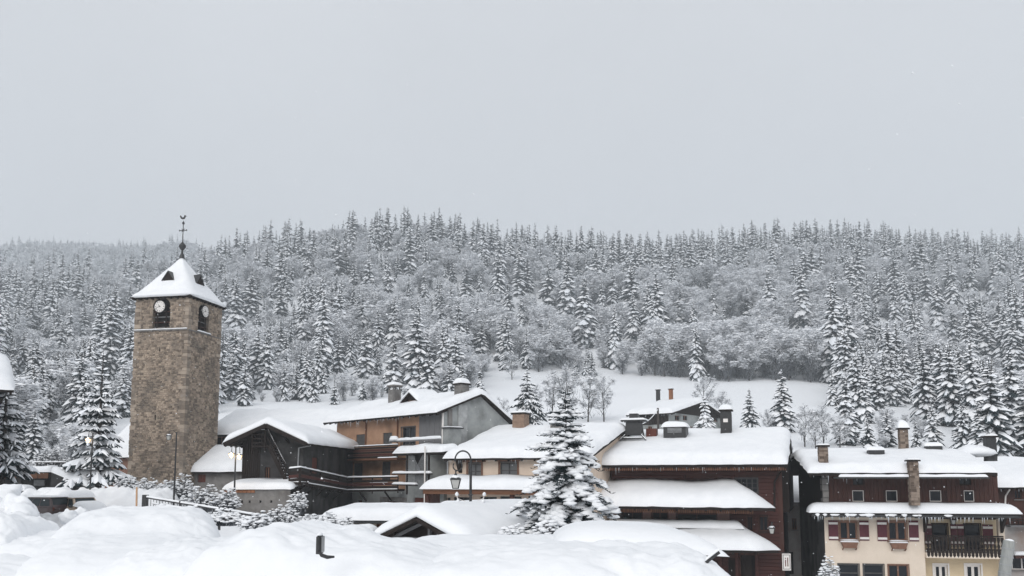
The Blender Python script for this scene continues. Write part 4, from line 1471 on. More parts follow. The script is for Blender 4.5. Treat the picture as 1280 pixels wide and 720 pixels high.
    snow_quad(vb, 'snow', [(x - .95, y - .75, zs(y) + 1.3), (x + .95, y - .75, zs(y) + 1.3), (x + .95, y + .75, zs(y) + 1.3), (x - .95, y + .75, zs(y) + 1.3)], .42, seed=4)
    x, y = H.uv(908, 540, -4.2)[0], 4.2
    chimney(root, x, y, zs(y), zs(y) + 2.15, .72, mt=METAL, snow=.4)
    m = MB(); m.box(x - .16, x + .16, y - .415, y - .395, zs(y) + 1.35, zs(y) + 1.6); m.build('vent_plate', WHITEPT, root)
    x, y = H.uv(815, 545, -3.4)[0], 3.4
    m = MB(); m.box(x - .38, x + .38, y - .3, y + .3, zs(y), zs(y) + 1.2); m.build('vent_box', DOORRED, root)
    # wall lantern and round-cornered sign on the right corner
    x, z = H.uv(965, 668, 1.0)
    t = thing('wall_lantern', 'white glass wall lantern on an iron arm at the chalet corner', 'lantern', H.M @ V((x, -1.0, z)), R(-20))
    lantern(t, 0, 0, 0, .62, LAMPOFF, snow=True)
    m = MB(); m.bar((0, .88, .72), (0, -.02, .72), .05, .05); m.bar((0, 0, .72), (0, 0, .6), .04, .04)
    m.build('arm', METAL, t)
    m = MB(); m.bar((0, .9, .2), (0, .45, .70), .04, .04); m.build('brace', METAL, t)
    x, z = H.uv(983.5, 713, .9)
    t = thing('hanging_sign', 'small white hanging sign with dark upright strokes in the alley mouth', 'sign', H.M @ V((x, -.9, z)), R(-3))
    m = MB(); m.cbox(-.27, .27, -.03, .03, 0, 1.05, .02); m.build('board', WHITEPT, t)
    m = MB()
    for bx in ((-.22, -.19, .07, .98), (.19, .22, .07, .98)): m.box(bx[0], bx[1], -.036, -.031, bx[2], bx[3])
    m.box(-.189, .189, -.036, -.031, .07, .1); m.box(-.189, .189, -.036, -.031, .95, .98)
    m.build('border', METAL, t)
    m = MB()
    m.box(-.1, -.04, -.037, -.031, .25, .66); m.box(-.1, -.04, -.037, -.031, .72, .79); m.box(.04, .1, -.037, -.031, .25, .8)
    m.build('lettering', DOORRED, t)
    m = MB(); m.bar((-.3, 0, 1.1), (-.9, .6, 1.1), .04, .04); m.bar((-.3, 0, 1.1), (.2, 0, 1.1), .04, .04); m.build('bracket', METAL, t)
    return H
# ------------------------------------------------------------------ lanterns and street lamps
def lantern(root, x, y, z, h, gl, snow=False, name='lantern', hang=True):
    """four-sided tapering lantern standing on z (its bottom)"""
    k = h / .62
    def sq(r, zz): return [V((x + a * r, y + b * r, z + zz * k)) for a, b in ((-1, -1), (1, -1), (1, 1), (-1, 1))]
    g = MB()
    r0, r1 = .09 * k, .165 * k
    a, b = sq(r0, .05), sq(r1, .38)
    g.raw(a + b, [(3, 2, 1, 0), (4, 5, 6, 7)] + [(i, (i + 1) % 4, 4 + (i + 1) % 4, 4 + i) for i in range(4)])
    o = g.build(name, gl, root)
    f = MB()
    for p, q in zip(sq(r0 + .008, .05), sq(r1 + .008, .38)): f.bar(p, q, .022 * k, .022 * k)
    for ring in (sq(r0 + .008, .05), sq(r1 + .008, .38)):
        for i in range(4): f.bar(ring[i], ring[(i + 1) % 4], .025 * k, .025 * k)
    f.build('cage', METAL, o)
    t = MB()
    vs = sq(r1 + .05 * k, .39) + sq(.06 * k, .52) + sq(.05 * k, .56) + sq(.02 * k, .64)
    t.raw(vs, [(3, 2, 1, 0)] + [(j * 4 + i, j * 4 + (i + 1) % 4, j * 4 + 4 + (i + 1) % 4, j * 4 + 4 + i) for j in range(3) for i in range(4)] + [(12, 13, 14, 15)])
    t.build('lantern_roof', METAL, o)
    if snow:
        s = MB(); s.blob((x, y, z + .42 * k), r1 * 1.15, r1 * 1.15, .13 * k, seed=x, flat=.1)
        s.build('snow', SNOW, o, smooth=True)
    return o
def hooped_lamp():
    p = P(588, 668, 31.0)
    gz = G(p.x, p.y) - .3
    t = thing('street_lamp', 'tall hooped black street lamp with unlit lantern standing before the cream shop', 'street lamp', (p.x, p.y, gz), 0)
    top = P(592, 575, 31.0).z - gz
    m = MB()
    m.lathe([(.16, 0), (.16, .5), (.1, .6), (.085, 1.2), (.06, 1.3), (.052, top * .7), (.045, top)], (0, 0, 0), 10)
    m.build('pole', METAL, t)
    r = .29
    m = MB()
    m.tube([(-r + r * math.cos(a), 0, top + r * 1.15 * math.sin(a)) for a in [math.pi * k / 14 for k in range(15)]] + [(-2 * r, 0, top - .05)], .03)
    m.build('hoop', METAL, t)
    m = MB()
    m.tube([(-2 * r + .17 * math.cos(a) + .1, 0, top - .05 - .17 + .17 * math.sin(a)) for a in [math.pi * .8 + 1.55 * math.pi * k / 12 for k in range(13)]], .022)
    m.tube([(-2 * r + .05, 0, top - .36), (-2 * r + .03, 0, top - .45)], .03)
    m.build('scroll', METAL, t)
    lantern(t, -2 * r + .03, 0, top - 1.09, .62, LAMPOFF, snow=True)
    rr = MB(); rr.lathe([(.07, 0), (.09, .03), (.07, .06)], (0, 0, top - 1.3), 10); rr.build('collar', METAL, t)
    # winged wire star hung on the pole
    q = thing('winter_decoration', 'frosted wire star decoration with two wings tied to the hooped street lamp', 'decoration', (p.x, p.y, gz + P(590, 640, 31).z - gz), 0)
    z0 = 0
    for sg in (-1, 1):
        m = MB()
        m.tube([(sg * .07, -.08, -.2), (sg * .30, -.08, .1), (sg * .46, -.08, .42), (sg * .50, -.08, .62)], .016)
        m.tube([(sg * .07, -.08, -.6), (sg * .22, -.08, -.3), (sg * .40, -.08, .1), (sg * .46, -.08, .42)], .012)
        for k in range(6):
            a, b = lerp(-.45, .35, k / 5), lerp(-.05, .5, k / 5)
            m.tube([(sg * .1, -.08, a), (sg * lerp(.2, .48, k / 5), -.08, b)], .009)
        m.build('wing', WHITEPT, q)
        for k, (a, b) in enumerate(((.5, .62), (.46, .36), (.32, .1))):
            m = MB(); m.blob((sg * a, -.08, b), .07, .05, .11, seed=k + sg); m.build('snow_clump', SNOW, q, smooth=True)
    m = MB(); m.bar((-.5, -.1, .26), (.5, -.1, .26), .02, .02); m.bar((-.45, -.1, .02), (.45, -.1, .02), .02, .02); m.build('crossbar', WHITEPT, q)
    # thin guy stake
    a, b = P(596, 667, 30.5), P(612, 645, 30.5)
    m = MB(); m.tube([(0, 0, 0), b - a], .022); o = m.build('bent_stake', METAL); o.location = a
    tag(o, 'thin dark stake leaning against the foot of the hooped street lamp', 'stake')
    o.location.z -= .0
def lamp_post(px, py_top, py_bot, Y, label, heads, lit, hlen=.5):
    p = P(px, py_bot, Y)
    gz = G(p.x, p.y) - .2
    top = P(px, py_top, Y).z - gz
    t = thing('street_lamp', label, 'street lamp', (p.x, p.y, gz), 0, 'black lantern street lamps by the church')
    m = MB(); m.lathe([(.14, 0), (.14, .4), (.075, .55), (.055, top * .6), (.045, top)], (0, 0, 0), 8); m.build('pole', METAL, t)
    for dx, dz in heads:
        m = MB()
        m.tube([(0, 0, top - .1), (dx * .5, 0, top + .12), (dx * .95, 0, top + .06), (dx, 0, top - .12 + dz), (dx, 0, top - .2 + dz)], .022)
        m.build('arm', METAL, t)
        lantern(t, dx, 0, top - .22 - hlen + dz, hlen, LAMPLIT if lit else LAMPOFF, snow=True)
        if lit:
            ld = bpy.data.lights.new('lamp_light', 'POINT'); ld.energy = 25; ld.color = (1, .72, .42); ld.shadow_soft_size = .1
            lo = bpy.data.objects.new('lamp_light', ld); COL.objects.link(lo); lo.parent = t; lo.location = (dx, -.25, top - .22 - hlen * .6 + dz)

# ------------------------------------------------------------------ beige house on the right
def beige_house():
    O = P(1028, 595, 54); O.z = G(O.x, O.y) - .4
    H = House('beige_house', 'beige house with wine-red striped shutters and a dark timber upper floor', 'house', O, R(-10))
    root = H.root
    x1 = H.uv(1256, 660)[0]
    xm = H.uv(1154.5, 660)[0]
    co = 1.3
    zc_e = H.uv(1150, 642, co)[1]
    zc_w = H.uv(1150, 629)[1] - .6
    off = 1.2
    zer = H.uv(1150, 591, off)[1]
    D, yr = 9.6, 4.8
    zr = H.uv(1120, 569, -yr)[1]
    sl = (zr - zer) / (yr + off)
    ztop = zer + off * sl - .2
    w1, w2 = H.rect(1049, 1072, 651.5, 675), H.rect(1110, 1133.5, 651.5, 676)
    b1, b2, b3 = H.rect(1048, 1074, 705, 728), H.rect(1079.5, 1105, 705.5, 728), H.rect(1110.5, 1136, 706, 729)
    sw = H.rect(1019, 1026, 650, 676)
    w = MB()
    wall_face(w, 0, xm, 0, zc_w, [w1, w2, b1, b2, b3])
    w.build('wall', BEIGE, root)
    rec = 1.0
    zfl = H.uv(1200, 691)[1]
    d1, d2 = H.rect(1166, 1185, 655, 690, -rec), H.rect(1206, 1226, 655, 690, -rec)
    g1, g2 = H.rect(1168, 1185, 706, 735, -rec), H.rect(1207.5, 1226.5, 706, 735, -rec)
    w = MB()
    wall_face(w, xm, x1, 0, zc_w, [d1, d2, g1, g2], rec)
    w.face([(xm, 0, 0), (xm, rec, 0), (xm, rec, zc_w), (xm, 0, zc_w)])
    w.build('loggia_wall', YELLOW, root)
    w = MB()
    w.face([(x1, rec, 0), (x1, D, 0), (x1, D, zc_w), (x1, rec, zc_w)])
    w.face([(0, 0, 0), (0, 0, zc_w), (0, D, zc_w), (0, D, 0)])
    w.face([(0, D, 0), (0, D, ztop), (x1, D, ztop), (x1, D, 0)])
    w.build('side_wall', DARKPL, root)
    m = MB(); m.box(xm + .01, x1 - .02, -.28, rec - .004, zfl - .32, zfl); m.build('balcony_floor', BEIGE, root)
    m = MB(); m.box(x1 - .35, x1, .05, .35, 0, zc_w - .01); m.build('pillar', BEIGE, root)
    # upper timber storey
    up = .35
    u = [H.rect(1065.5, 1080, 613, 627, -up), H.rect(1107.5, 1122, 613, 627, -up), H.rect(1162, 1177, 613, 627, -up), H.rect(1205, 1218, 613, 627, -up), H.rect(1066, 1079, 595, 606, -up), H.rect(1199, 1214, 596, 606, -up)]
    xs0 = H.uv(1035.5, 610, -up)[0]
    xs1 = H.uv(1246, 610, -up)[0]
    w = MB()
    wall_face(w, xs0, xs1, zc_w - .4, ztop, u, up, .15)
    w.build('timber_wall', REDWOOD, root)
    x = xs0 + .03
    while x < xs1 - .1:                                     # upright boards between the windows
        b = x + .27
        spans = [(zc_w - .3, ztop - .02)]
        for h in u:
            if h[0] - .04 < b and h[1] + .04 > x:
                spans = [s for a_, b_ in spans for s in ((a_, min(b_, h[2] - .05)), (max(a_, h[3] + .05), b_)) if s[1] - s[0] > .12]
        for a_, b_ in spans:
            m = MB(); m.box(x + .008, b - .008, up - .045 - .012 * (int(x * 9) % 2), up - .004, a_, b_); m.build('plank', REDWOOD, root)
        x = b
    for k, r_ in enumerate(u): window(root, r_, y=up, frame=WHITEPT if k < 4 else DARKWOOD, cols=1 if k < 4 else 2, sill=False, fw=.045 if k < 4 else .06, depth=.12)
    m = MB()
    rnd = random.Random(5)
    z = zc_w - .3
    while z < ztop - .1:                                    # stone pier at the left corner
        hh = rnd.uniform(.3, .5); zt = min(ztop - .02, z + hh)
        s_ = MB(); s_.cbox(.0 + rnd.uniform(-.02, .02), xs0 - .02, up - .2 + rnd.uniform(-.03, .03), up + .5, z + .01, zt - .01, .03); s_.build('stone', CONCR, root)
        z = zt
    w = MB()
    w.face([(0, up, zc_w - .4), (0, up, ztop), (0, yr, zr - .2), (0, D, ztop), (0, D, zc_w - .4)])
    w.build('gable_wall', DARKWOOD, root)
    w = MB()
    w.face([(xs1, up, zc_w - .4), (xs1, D, zc_w - .4), (xs1, D, ztop), (xs1, yr, zr - .2), (xs1, up, ztop)])
    w.build('gable_wall', DARKWOOD, root)
    x0r, x1r = H.uv(1011, 590, off)[0], H.uv(1247, 592, off)[0]
    gable_roof(root, x0r, x1r, -off, zer, yr, zr, D + off, zer, T=.5, th=.18, seed=61, wob=.16, amp=.2)
    # second lip of snow lying in the gutter
    a, b = H.uv(1048, 595, off + .12)[0], H.uv(1234, 595, off + .12)[0]
    zg = zer - .26
    m = MB(); m.box(a - .3, b + .1, -off - .27, -off - .02, zg - .1, zg); gt = m.build('gutter', METAL, root)
    rail_snow(gt, (a, -off - .15, zg), (b, -off - .15, zg), .34, .17, 0)
    # canopy with icicles
    xa, xb = H.uv(1013, 640, co)[0], H.uv(1276, 641, co)[0]
    m = MB()
    m.raw([(xa, -co, zc_e), (xb, -co, zc_e), (xb, up - .06, zc_w + .02), (xa, up - .06, zc_w + .02)] + [(xa, -co, zc_e - .14), (xb, -co, zc_e - .14), (xb, up - .06, zc_w - .12), (xa, up - .06, zc_w - .12)],
          [(0, 1, 2, 3), (7, 6, 5, 4), (0, 4, 5, 1), (1, 5, 6, 2), (2, 6, 7, 3), (3, 7, 4, 0)])
    ca = m.build('canopy', DARKWOOD, root)
    snow_quad(ca, 'snow', [(xa - .1, -co - .12, zc_e), (xb + .1, -co - .12, zc_e), (xb, up - .07, zc_w), (xa, up - .07, zc_w)], .62, rb=(1, 0), seed=63, wob=.04, amp=.08)
    m = MB(); m.tube([(xa + .05, -co - .09, zc_e - .16), (xb - .05, -co - .09, zc_e - .16)], .085, 8); g2_ = m.build('gutter', METAL, ca)
    for k in range(16):
        x = xa + .4 + k * (xb - xa) * .028 * (1 + .3 * (k % 3))
        if x > xb - .3: break
        m = MB(); m.blob((x, -co - .1, zc_e - .12), rnd.uniform(.12, .4), .1, rnd.uniform(.06, .12), seed=k, flat=1); m.build('snow_clump', SNOW, g2_, smooth=True)
    ice = MB()
    for k in range(70):
        x = rnd.uniform(xa + .2, xb - .4); L = rnd.uniform(.08, .4)
        ice.tube([(x, -co - .14, zc_e - .2), (x + rnd.uniform(-.01, .01), -co - .14, zc_e - .2 - L)], [.02, .003], 4)
    io = ice.build('icicles', ICE, ca); io['kind'] = 'stuff'
    for k in range(14):
        x = lerp(xa + .2, xb - .2, k / 13); bar_part(ca, 'rafter', (x, -co + .03, zc_e - .2), (x, -.02, zc_w - .28), .09, .1, DARKWOOD)
    # windows with striped shutters and flower boxes
    for r_, s1, s2 in ((w1, (1035.5, 1047.5), (1074, 1086)), (w2, (1096.5, 1108.5), (1136, 1148))):
        window(root, r_, frame=FRAMEWD, cols=2, fw=.11, snow_sill=True, casing=.06, casing_mat=FRAMEWD)
        for a, b in (s1, s2):
            q = H.rect(a, b, 651, 675.5); shutter(root, (q[0], q[1], r_[2] - .02, r_[3] + .05), 0)
        m = MB(); zc = r_[2] - .12
        m.prism([(r_[0] + .05, zc), (r_[1] - .05, zc), (r_[1] - .18, zc - .36), (r_[0] + .18, zc - .36)], -.34, -.02)
        fb = m.build('flower_box', FRAMEWD, root)
        for sg in (r_[0] + .16, r_[1] - .16):
            bar_part(fb, 'bracket', (sg, -.02, zc - .48), (sg, -.3, zc - .33), .06, .06, FRAMEWD)
        snow_quad(fb, 'snow', [(r_[0], -.36, zc), (r_[1], -.36, zc), (r_[1], -.02, zc), (r_[0], -.02, zc)], .07, seed=r_[0])
    for k, r_ in enumerate((b1, b2, b3)): window(root, r_, frame=SHUTGREY if k < 2 else FRAMEWD, cols=1 if k < 2 else 2, rows=2 if k < 2 else 1, fw=.08, casing=.05, casing_mat=FRAMEWD, sill=False)
    # loggia doors, shutters and fretwork railing
    for r_ in (d1, d2): window(root, r_, y=rec, frame=DARKWOOD, cols=1, fw=.07, sill=False, casing=.06)
    for a, b in ((1155.5, 1164.5), (1188, 1196), (1196.5, 1204.5), (1228, 1241)):
        q = H.rect(a, b, 654, 676, -rec); shutter(root, (q[0], q[1], d1[2] + .45, d1[3]), rec)
    for r_ in (g1, g2): window(root, r_, y=rec, frame=WHITEPT, cols=2, fw=.13, sill=False, casing=.1, glass=GLASS)
    za, zb = zfl + .02, H.uv(1200, 676)[1]
    xl, xr = xm + .04, H.uv(1253, 680)[0]
    bar_part(root, 'handrail', (xl, -.2, zb + .3), (xr, -.2, zb + .3), .1, .08, DARKWOOD)
    bar_part(root, 'rail', (xl, -.2, za + .2), (xr, -.2, za + .2), .06, .08, DARKWOOD)
    n = int((xr - xl) / .21)
    me = None
    for k in range(n):
        x = lerp(xl + .1, xr - .1, k / (n - 1))
        if me is None:
            m = MB()
            m.prism([(-.088, -.18), (0, -.3), (.088, -.18), (.088, .18), (.04, .28), (.088, .4), (.03, .58), (.088, .76), (.088, zb + .24 - za), (-.088, zb + .24 - za), (-.088, .76), (-.03, .58), (-.088, .4), (-.04, .28), (-.088, .18)], -.015, .015)
            me = m.mesh('baluster', DARKWOOD)
        inst('baluster', me, root, (x, -.27, za))
    # bracket and lantern under the canopy
    x, z = H.uv(1197, 651, .1)
    for px in (1155, 1251):
        xx, zz = H.uv(px, 650)
        m = MB(); m.prism([(0 - .8, zc_e - .25), (-.004, zc_e - .25), (-.004, zc_e - 1.2), (-.15, zc_e - 1.1)], xx - .07, xx + .07, axis='x'); m.build('bracket', DARKWOOD, root)
    t = thing('wall_lantern', 'black wall lantern between the red shutters of the loggia', 'lantern', H.M @ V((x, rec - .25, z - .3)), R(-13))
    lantern(t, 0, 0, 0, .5, LAMPOFF)
    m = MB(); m.bar((0, .22, .45), (0, 0, .55), .04, .04); m.build('arm', METAL, t)
    # chimneys
    zs = lambda y: zr - abs(y - yr) * sl
    xx = H.uv(1029, 578, .2)[0]; chimney(root, xx, -.2, zs(-.2) - .2, zs(-.2) + 1.45, .52, snow=.1)
    xx = H.uv(1129.5, 560, -yr)[0]; chimney(root, xx, yr, zr - .3, zr + 1.75, .52, snow=.55)
    x_0, x_1 = H.uv(1135.5, 605, off + .1)[0], H.uv(1146.5, 605, off + .1)[0]
    zt = H.uv(1141, 577, off)[1]
    chimney(root, (x_0 + x_1) / 2, -off + .05 - .3, zc_e + .5, zt, x_1 - x_0, .55, snow=.1)
    xx = H.uv(1238, 570, -3.6)[0]; chimney(root, xx, 3.6, zs(3.6) - .2, zs(3.6) + 1.35, .6, mt=METAL, snow=.1)
    m = MB(); m.blob((xx - .9, 3.8, zs(3.8) + .25), 1.3, 1.4, .62, seed=8, nu=14, nv=8); m.build('snow_heap', SNOW, root, smooth=True)
    for px, py in ((1095, 577), (1167, 570)):
        xk, zk = H.uv(px, py, -2.6 if py > 573 else -4.0); yk = 2.6 if py > 573 else 4.0
        m = MB(); m.cbox(xk - .5, xk + .5, yk - .3, yk + .3, zs(yk) + .35, zs(yk) + .73); sk = m.build('skylight', METAL, root)
        snow_quad(sk, 'snow', [(xk - .6, yk - .25, zs(yk) + .73), (xk + .6, yk - .25, zs(yk) + .73), (xk + .6, yk + .5, zs(yk) + .85), (xk - .6, yk + .5, zs(yk) + .85)], .2, seed=5)
    return H

def alley_house():
    O = P(984, 595, 67.5); O.z = G(O.x, O.y) - 2
    H = House('alley_house', 'grey stained house closing the alley between brown chalet and beige house', 'house', O, R(-10))
    xl, xr = H.uv(981, 640)[0], H.uv(1024, 640)[0]
    ze = H.uv(1000, 627, .7)[1]
    zr = H.uv(1000, 574, -4.5)[1]
    w = MB()
    ws = [H.rect(990, 996, 648, 662), H.rect(984, 992, 690, 718)]
    wall_face(w, xl, xr, 0, ze, ws)
    wall_shell(w, xl, xr, 9, 0, ze)
    w.build('wall', ALLEY, H.root)
    window(H.root, ws[0]); door(H.root, ws[1], mt=DARKWOOD)
    gable_roof(H.root, xl - .5, xr + .5, -.7, ze, 4.5, zr, 9.7, ze, T=.6, seed=71, mt=GREYWOOD)
def east_house():
    O = P(1252, 595, 60); O.z = G(O.x, O.y) - .4
    H = House('gutter_house', 'house at the right edge with deep snowy roof and bent white downpipe', 'house', O, R(-8))
    x1 = 11.0
    ze = H.uv(1262, 609, .9)[1]
    zr = H.uv(1262, 583, -5)[1]
    x0r = H.uv(1236, 605, .9)[0]
    zmid = H.uv(1268, 657)[1]
    ws = [H.rect(1268, 1277, 612, 624), H.rect(1264, 1290, 690, 712)]
    w = MB()
    wall_face(w, x0r + .5, x1, zmid, ze + .3, [ws[0]])
    w.build('timber_wall', REDWOOD, H.root)
    w = MB(); wall_face(w, x0r + .5, x1, 0, zmid, [ws[1]], -.1); wall_shell(w, x0r + .5, x1, 10, 0, ze + .3)
    for x in (x0r + .5, x1): w.face([(x, 0, ze + .3), (x, 10, ze + .3), (x, 5, zr - .2)])
    w.build('wall', ALLEY, H.root)
    window(H.root, ws[0], frame=REDWOOD); window(H.root, ws[1], y=-.1, frame=WHITEPT, rows=1)
    gable_roof(H.root, x0r, x1 + .8, -.9, ze, 5, zr, 10.9, ze, T=.75, seed=75, wob=.1)
    m = MB(); a, b, c = H.uv(1262, 612, .8), H.uv(1257, 620, .2), H.uv(1256, 640, .2)
    m.tube([(a[0], -.8, a[1]), (b[0], -.2, b[1]), (c[0], -.2, c[1])], .06); m.build('downpipe', WHITEPT, H.root)
    # lattice balcony and snowy ledge
    z0, z1 = H.uv(1272, 656, .8)[1], H.uv(1272, 645, .8)[1]
    x_0 = H.uv(1262, 650, .8)[0]
    for k in range(3): bar_part(H.root, 'rail', (x_0, -.8, lerp(z0, z1, k / 2)), (x1, -.8, lerp(z0, z1, k / 2)), .05, .06, DARKWOOD)
    for k in range(12): bar_part(H.root, 'baluster', (x_0 + k * .28, -.8, z0), (x_0 + k * .28, -.8, z1), .05, .05, DARKWOOD)
    m = MB(); m.box(x_0, x1, -.9, -.104, z0 - .16, z0 - .04); m.build('balcony_floor', GREYWOOD, H.root)
    z = H.uv(1272, 694, .6)[1]
    m = MB(); m.box(x_0 + .2, x1, -.9, -.104, z - .2, z); q = m.build('ledge', REDWOOD, H.root)
    rail_snow(q, (x_0 + .2, -.5, z), (x1, -.5, z), .7, .3, 0)
def corner_house():
    O = P(8, 595, 40); O.z = G(O.x, O.y) - .4
    H = House('corner_house', 'house corner jutting in at the left edge with a snowy eave', 'house', O, R(34))
    ze = H.uv(10, 487, .9)[1]
    xr = H.uv(17.5, 487, .9)[0]
    w = MB(); wall_face(w, -8, xr - 1.0, 0, ze + .3, [(-3, -2, 4, 5.4)]); wall_shell(w, -8, xr - 1.0, 8, 0, ze + .3)
    for x in (-8, xr - 1.0): w.face([(x, 0, ze + .3), (x, 8, ze + .3), (x, 4, ze + 1.6)])
    w.build('wall', DARKPL, H.root)
    window(H.root, (-3, -2, 4, 5.4))
    gable_roof(H.root, -8.8, xr, -.9, ze, 4, ze + 1.75, 8.9, ze, T=.5, seed=77)
def farmhouse():
    O = P(837, 595, 112); O.z = G(O.x, O.y) - 2.5
    H = House('farmhouse', 'distant farmhouse with dark boarded side and grey gable at the meadow foot', 'house', O, R(-38))
    root = H.root
    ze = H.uv(815, 517.5, .6)[1]
    x0 = H.uv(792, 525)[0]
    yb, _ = H.sv(905, 520, 0)
    yr = yb / 2
    zr = H.sv(869, 503, 0)[1]
    zm = H.uv(815, 531)[1]
    w = MB(); wall_face(w, x0, 0, zm, ze + .2, []); w.build('timber_wall', DARKWOOD, root)
    n = 14
    for k in range(n):
        m = MB(); m.box(lerp(x0, 0, k / n) + .02, lerp(x0, 0, (k + 1) / n) - .02, -.06, -.004, zm + .02, ze + .15); m.build('plank', DARKWOOD, root)
    wn = [H.rect(810, 815, 533, 539)]
    w = MB(); wall_face(w, x0, 0, 0, zm, wn, -.003)
    sw = MB()
    zg = H.sv(850, 517, 0)[1]
    rs = []
    for a, b, c, d in ((843.5, 849, 519.5, 525.5), (853.5, 859, 519.5, 525.5), (862, 866, 533, 537), (892, 897, 521, 527)):
        rs.append((H.sv(a, 522, 0)[0], H.sv(b, 522, 0)[0], H.sv((a + b) / 2, d, 0)[1], H.sv((a + b) / 2, c, 0)[1]))
    wall_face(sw, 0, yb, 0, zg, rs)
    w.raw([V((-p[1], p[0], p[2])) for p in sw.v], sw.f)
    w.face([(x0, 0, 0), (x0, 0, ze), (x0, yb, ze), (x0, yb, 0)])
    w.build('wall', GREYPL, root)
    for r_ in wn: window(root, r_, sill=False)
    for r_ in rs:
        m = MB(); m.box(-.16, -.12, r_[0], r_[1], r_[2], r_[3]); wi = m.build('window', GLASS, root)
        f = MB()
        ym = (r_[0] + r_[1]) / 2
        f.box(-.11, -.06, ym - .04, ym + .04, r_[2], r_[3])
        for zz in (r_[2], r_[3] - .08): f.box(-.112, -.062, r_[0], r_[1], zz, zz + .08)
        f.build('frame', FRAMEWD, wi)
    g = MB(); g.face([(.03, -.1, zg), (.03, yb + .1, zg), (.03, yr, zr)]); g.face([(x0, 0, ze), (x0, yr, zr), (x0, yb, ze)]); g.build('gable', DARKWOOD, root)
    gable_roof(root, x0 - .8, .9, -.7, ze, yr, zr + .1, yb + .7, ze, T=.7, seed=81)
    sl = (zr - ze) / yr
    for px, pyb in ((823, 506), (839, 503)):
        xk, zk = H.uv(px, pyb + 8, -(yr - .6))
        chimney(root, xk, yr - .6, zr - .6, zr + 2.1, .45, mt=BRICKT if px > 830 else DARKPL, snow=.12)
    # utility pole with a drooping cable
    p, q = P(823, 549, 70), P(823.5, 510, 70)
    t = thing('utility_pole', 'thin dark pole rising behind the chalet roof in front of the farmhouse', 'pole', (p.x, p.y, G(p.x, p.y)), 0)
    h = q.z - G(p.x, p.y)
    m = MB(); m.tube([(0, 0, 0), (0, 0, h)], [.13, .09], 8); m.build('pole', BARK, t)
    m = MB(); m.bar((-.35, 0, h - 2.3), (.35, 0, h - 2.3), .08, .08); m.build('crossarm', ZINC, t)
    a, b = V((0, 0, h - .1)), P(797, 531, 62) - V((p.x, p.y, G(p.x, p.y)))
    m = MB(); m.tube([a.lerp(b, k / 8) - V((0, 0, 1.2 * (k / 8) * (1 - k / 8))) for k in range(9)], .035, 5); m.build('cable', SNOW, t)

# ------------------------------------------------------------------ stair wall at the left
def stair_wall():
    Y = 67
    O = P(64, 595, Y); O.z = G(O.x, O.y) - .4
    H = House('stair_wall', 'dark stone wall carrying a snowy outdoor stair and handrail beside the car park', 'wall', O, R(4))
    root = H.root
    zt = H.uv(60, 590)[1]
    xl = H.uv(-60, 590)[0]
    xb, zb = H.uv(112, 610)
    m = MB()
    m.prism([(0, 0), (xb, 0), (xb, zb), (0, zt)], 0, .45); m.build('wall', DARKPL, root)
    m = MB(); m.box(xl, -.004, 0, 3.2, zt - .35, zt - .02); m.build('deck', DARKWOOD, root)
    for k in range(9):
        m = MB(); m.box(lerp(xl, -.2, k / 9) + .02, lerp(xl, -.2, (k + 1) / 9) - .02, -.05, -.004, zt - .5, zt - .06); m.build('plank', BROWNWOOD if k % 3 else DARKWOOD, root)
    m = MB(); m.face([(xl, 3.2, 0), (0, 3.2, 0), (0, 3.2, zt - .35), (xl, 3.2, zt - .35)]); m.build('back_wall', DARKPL, root)
    for x in (xl * .66, xl * .33): bar_part(root, 'post', (x, .3, 0), (x, .3, zt - .36), .25, .25, DARKPL)
    p = H.rect(43, 56, 600, 607, -2.8)
    m = MB(); m.box(p[0], p[1], 2.7, 2.8, p[2], p[3]); m.build('pale_panel', ZINC, root)
    snow_quad(root, 'snow', [(xl, -.15, zt - .02), (0, -.15, zt - .02), (0, 1.4, zt - .02), (xl, 1.4, zt - .02)], .5, ra=(1, 0), seed=83, wob=.08, amp=.25)
    snow_quad(root, 'snow', [(0, -.12, zt - .02), (xb, -.12, zb), (xb, 1.2, zb), (0, 1.2, zt - .02)], .5, ra=(0, 1), seed=84, wob=.06, amp=.2)
    a = H.uv(10, 579, -1.3); b = H.uv(82, 578.5, -1.3); c = H.uv(126, 598.5, -1.3)
    for dz in (0, -.42, -.84):
        bar_part(root, 'handrail', (a[0], 1.3, b[1] + dz), (b[0], 1.3, b[1] + dz), .07, .08, DARKWOOD, snow=.08 if dz == 0 else 0)
        bar_part(root, 'handrail', (b[0], 1.3, b[1] + dz), (c[0], 1.3, c[1] + dz), .07, .08, DARKWOOD, snow=.08 if dz == 0 else 0)
    for k in range(7):
        x = lerp(a[0], b[0], k / 6); bar_part(root, 'baluster', (x, 1.3, b[1] - 1.4), (x, 1.3, b[1]), .06, .06, DARKWOOD)
    for k in range(1, 6):
        t = k / 5; x, z = lerp(b[0], c[0], t), lerp(b[1], c[1], t); bar_part(root, 'baluster', (x, 1.3, z - 1.4), (x, 1.3, z), .06, .06, DARKWOOD)
    for k in range(9):
        t = (k + .5) / 9; x, z = lerp(b[0], c[0] + 1.0, t), lerp(zt - .1, zb - .9, t)
        m = MB(); m.box(x - .35, x + .35, 1.45, 3.0, z - .18, z); st = m.build('step', GREYWOOD, root); rail_snow(st, (x - .3, 2.2, z), (x + .3, 2.2, z), 1.4, .1, 0)

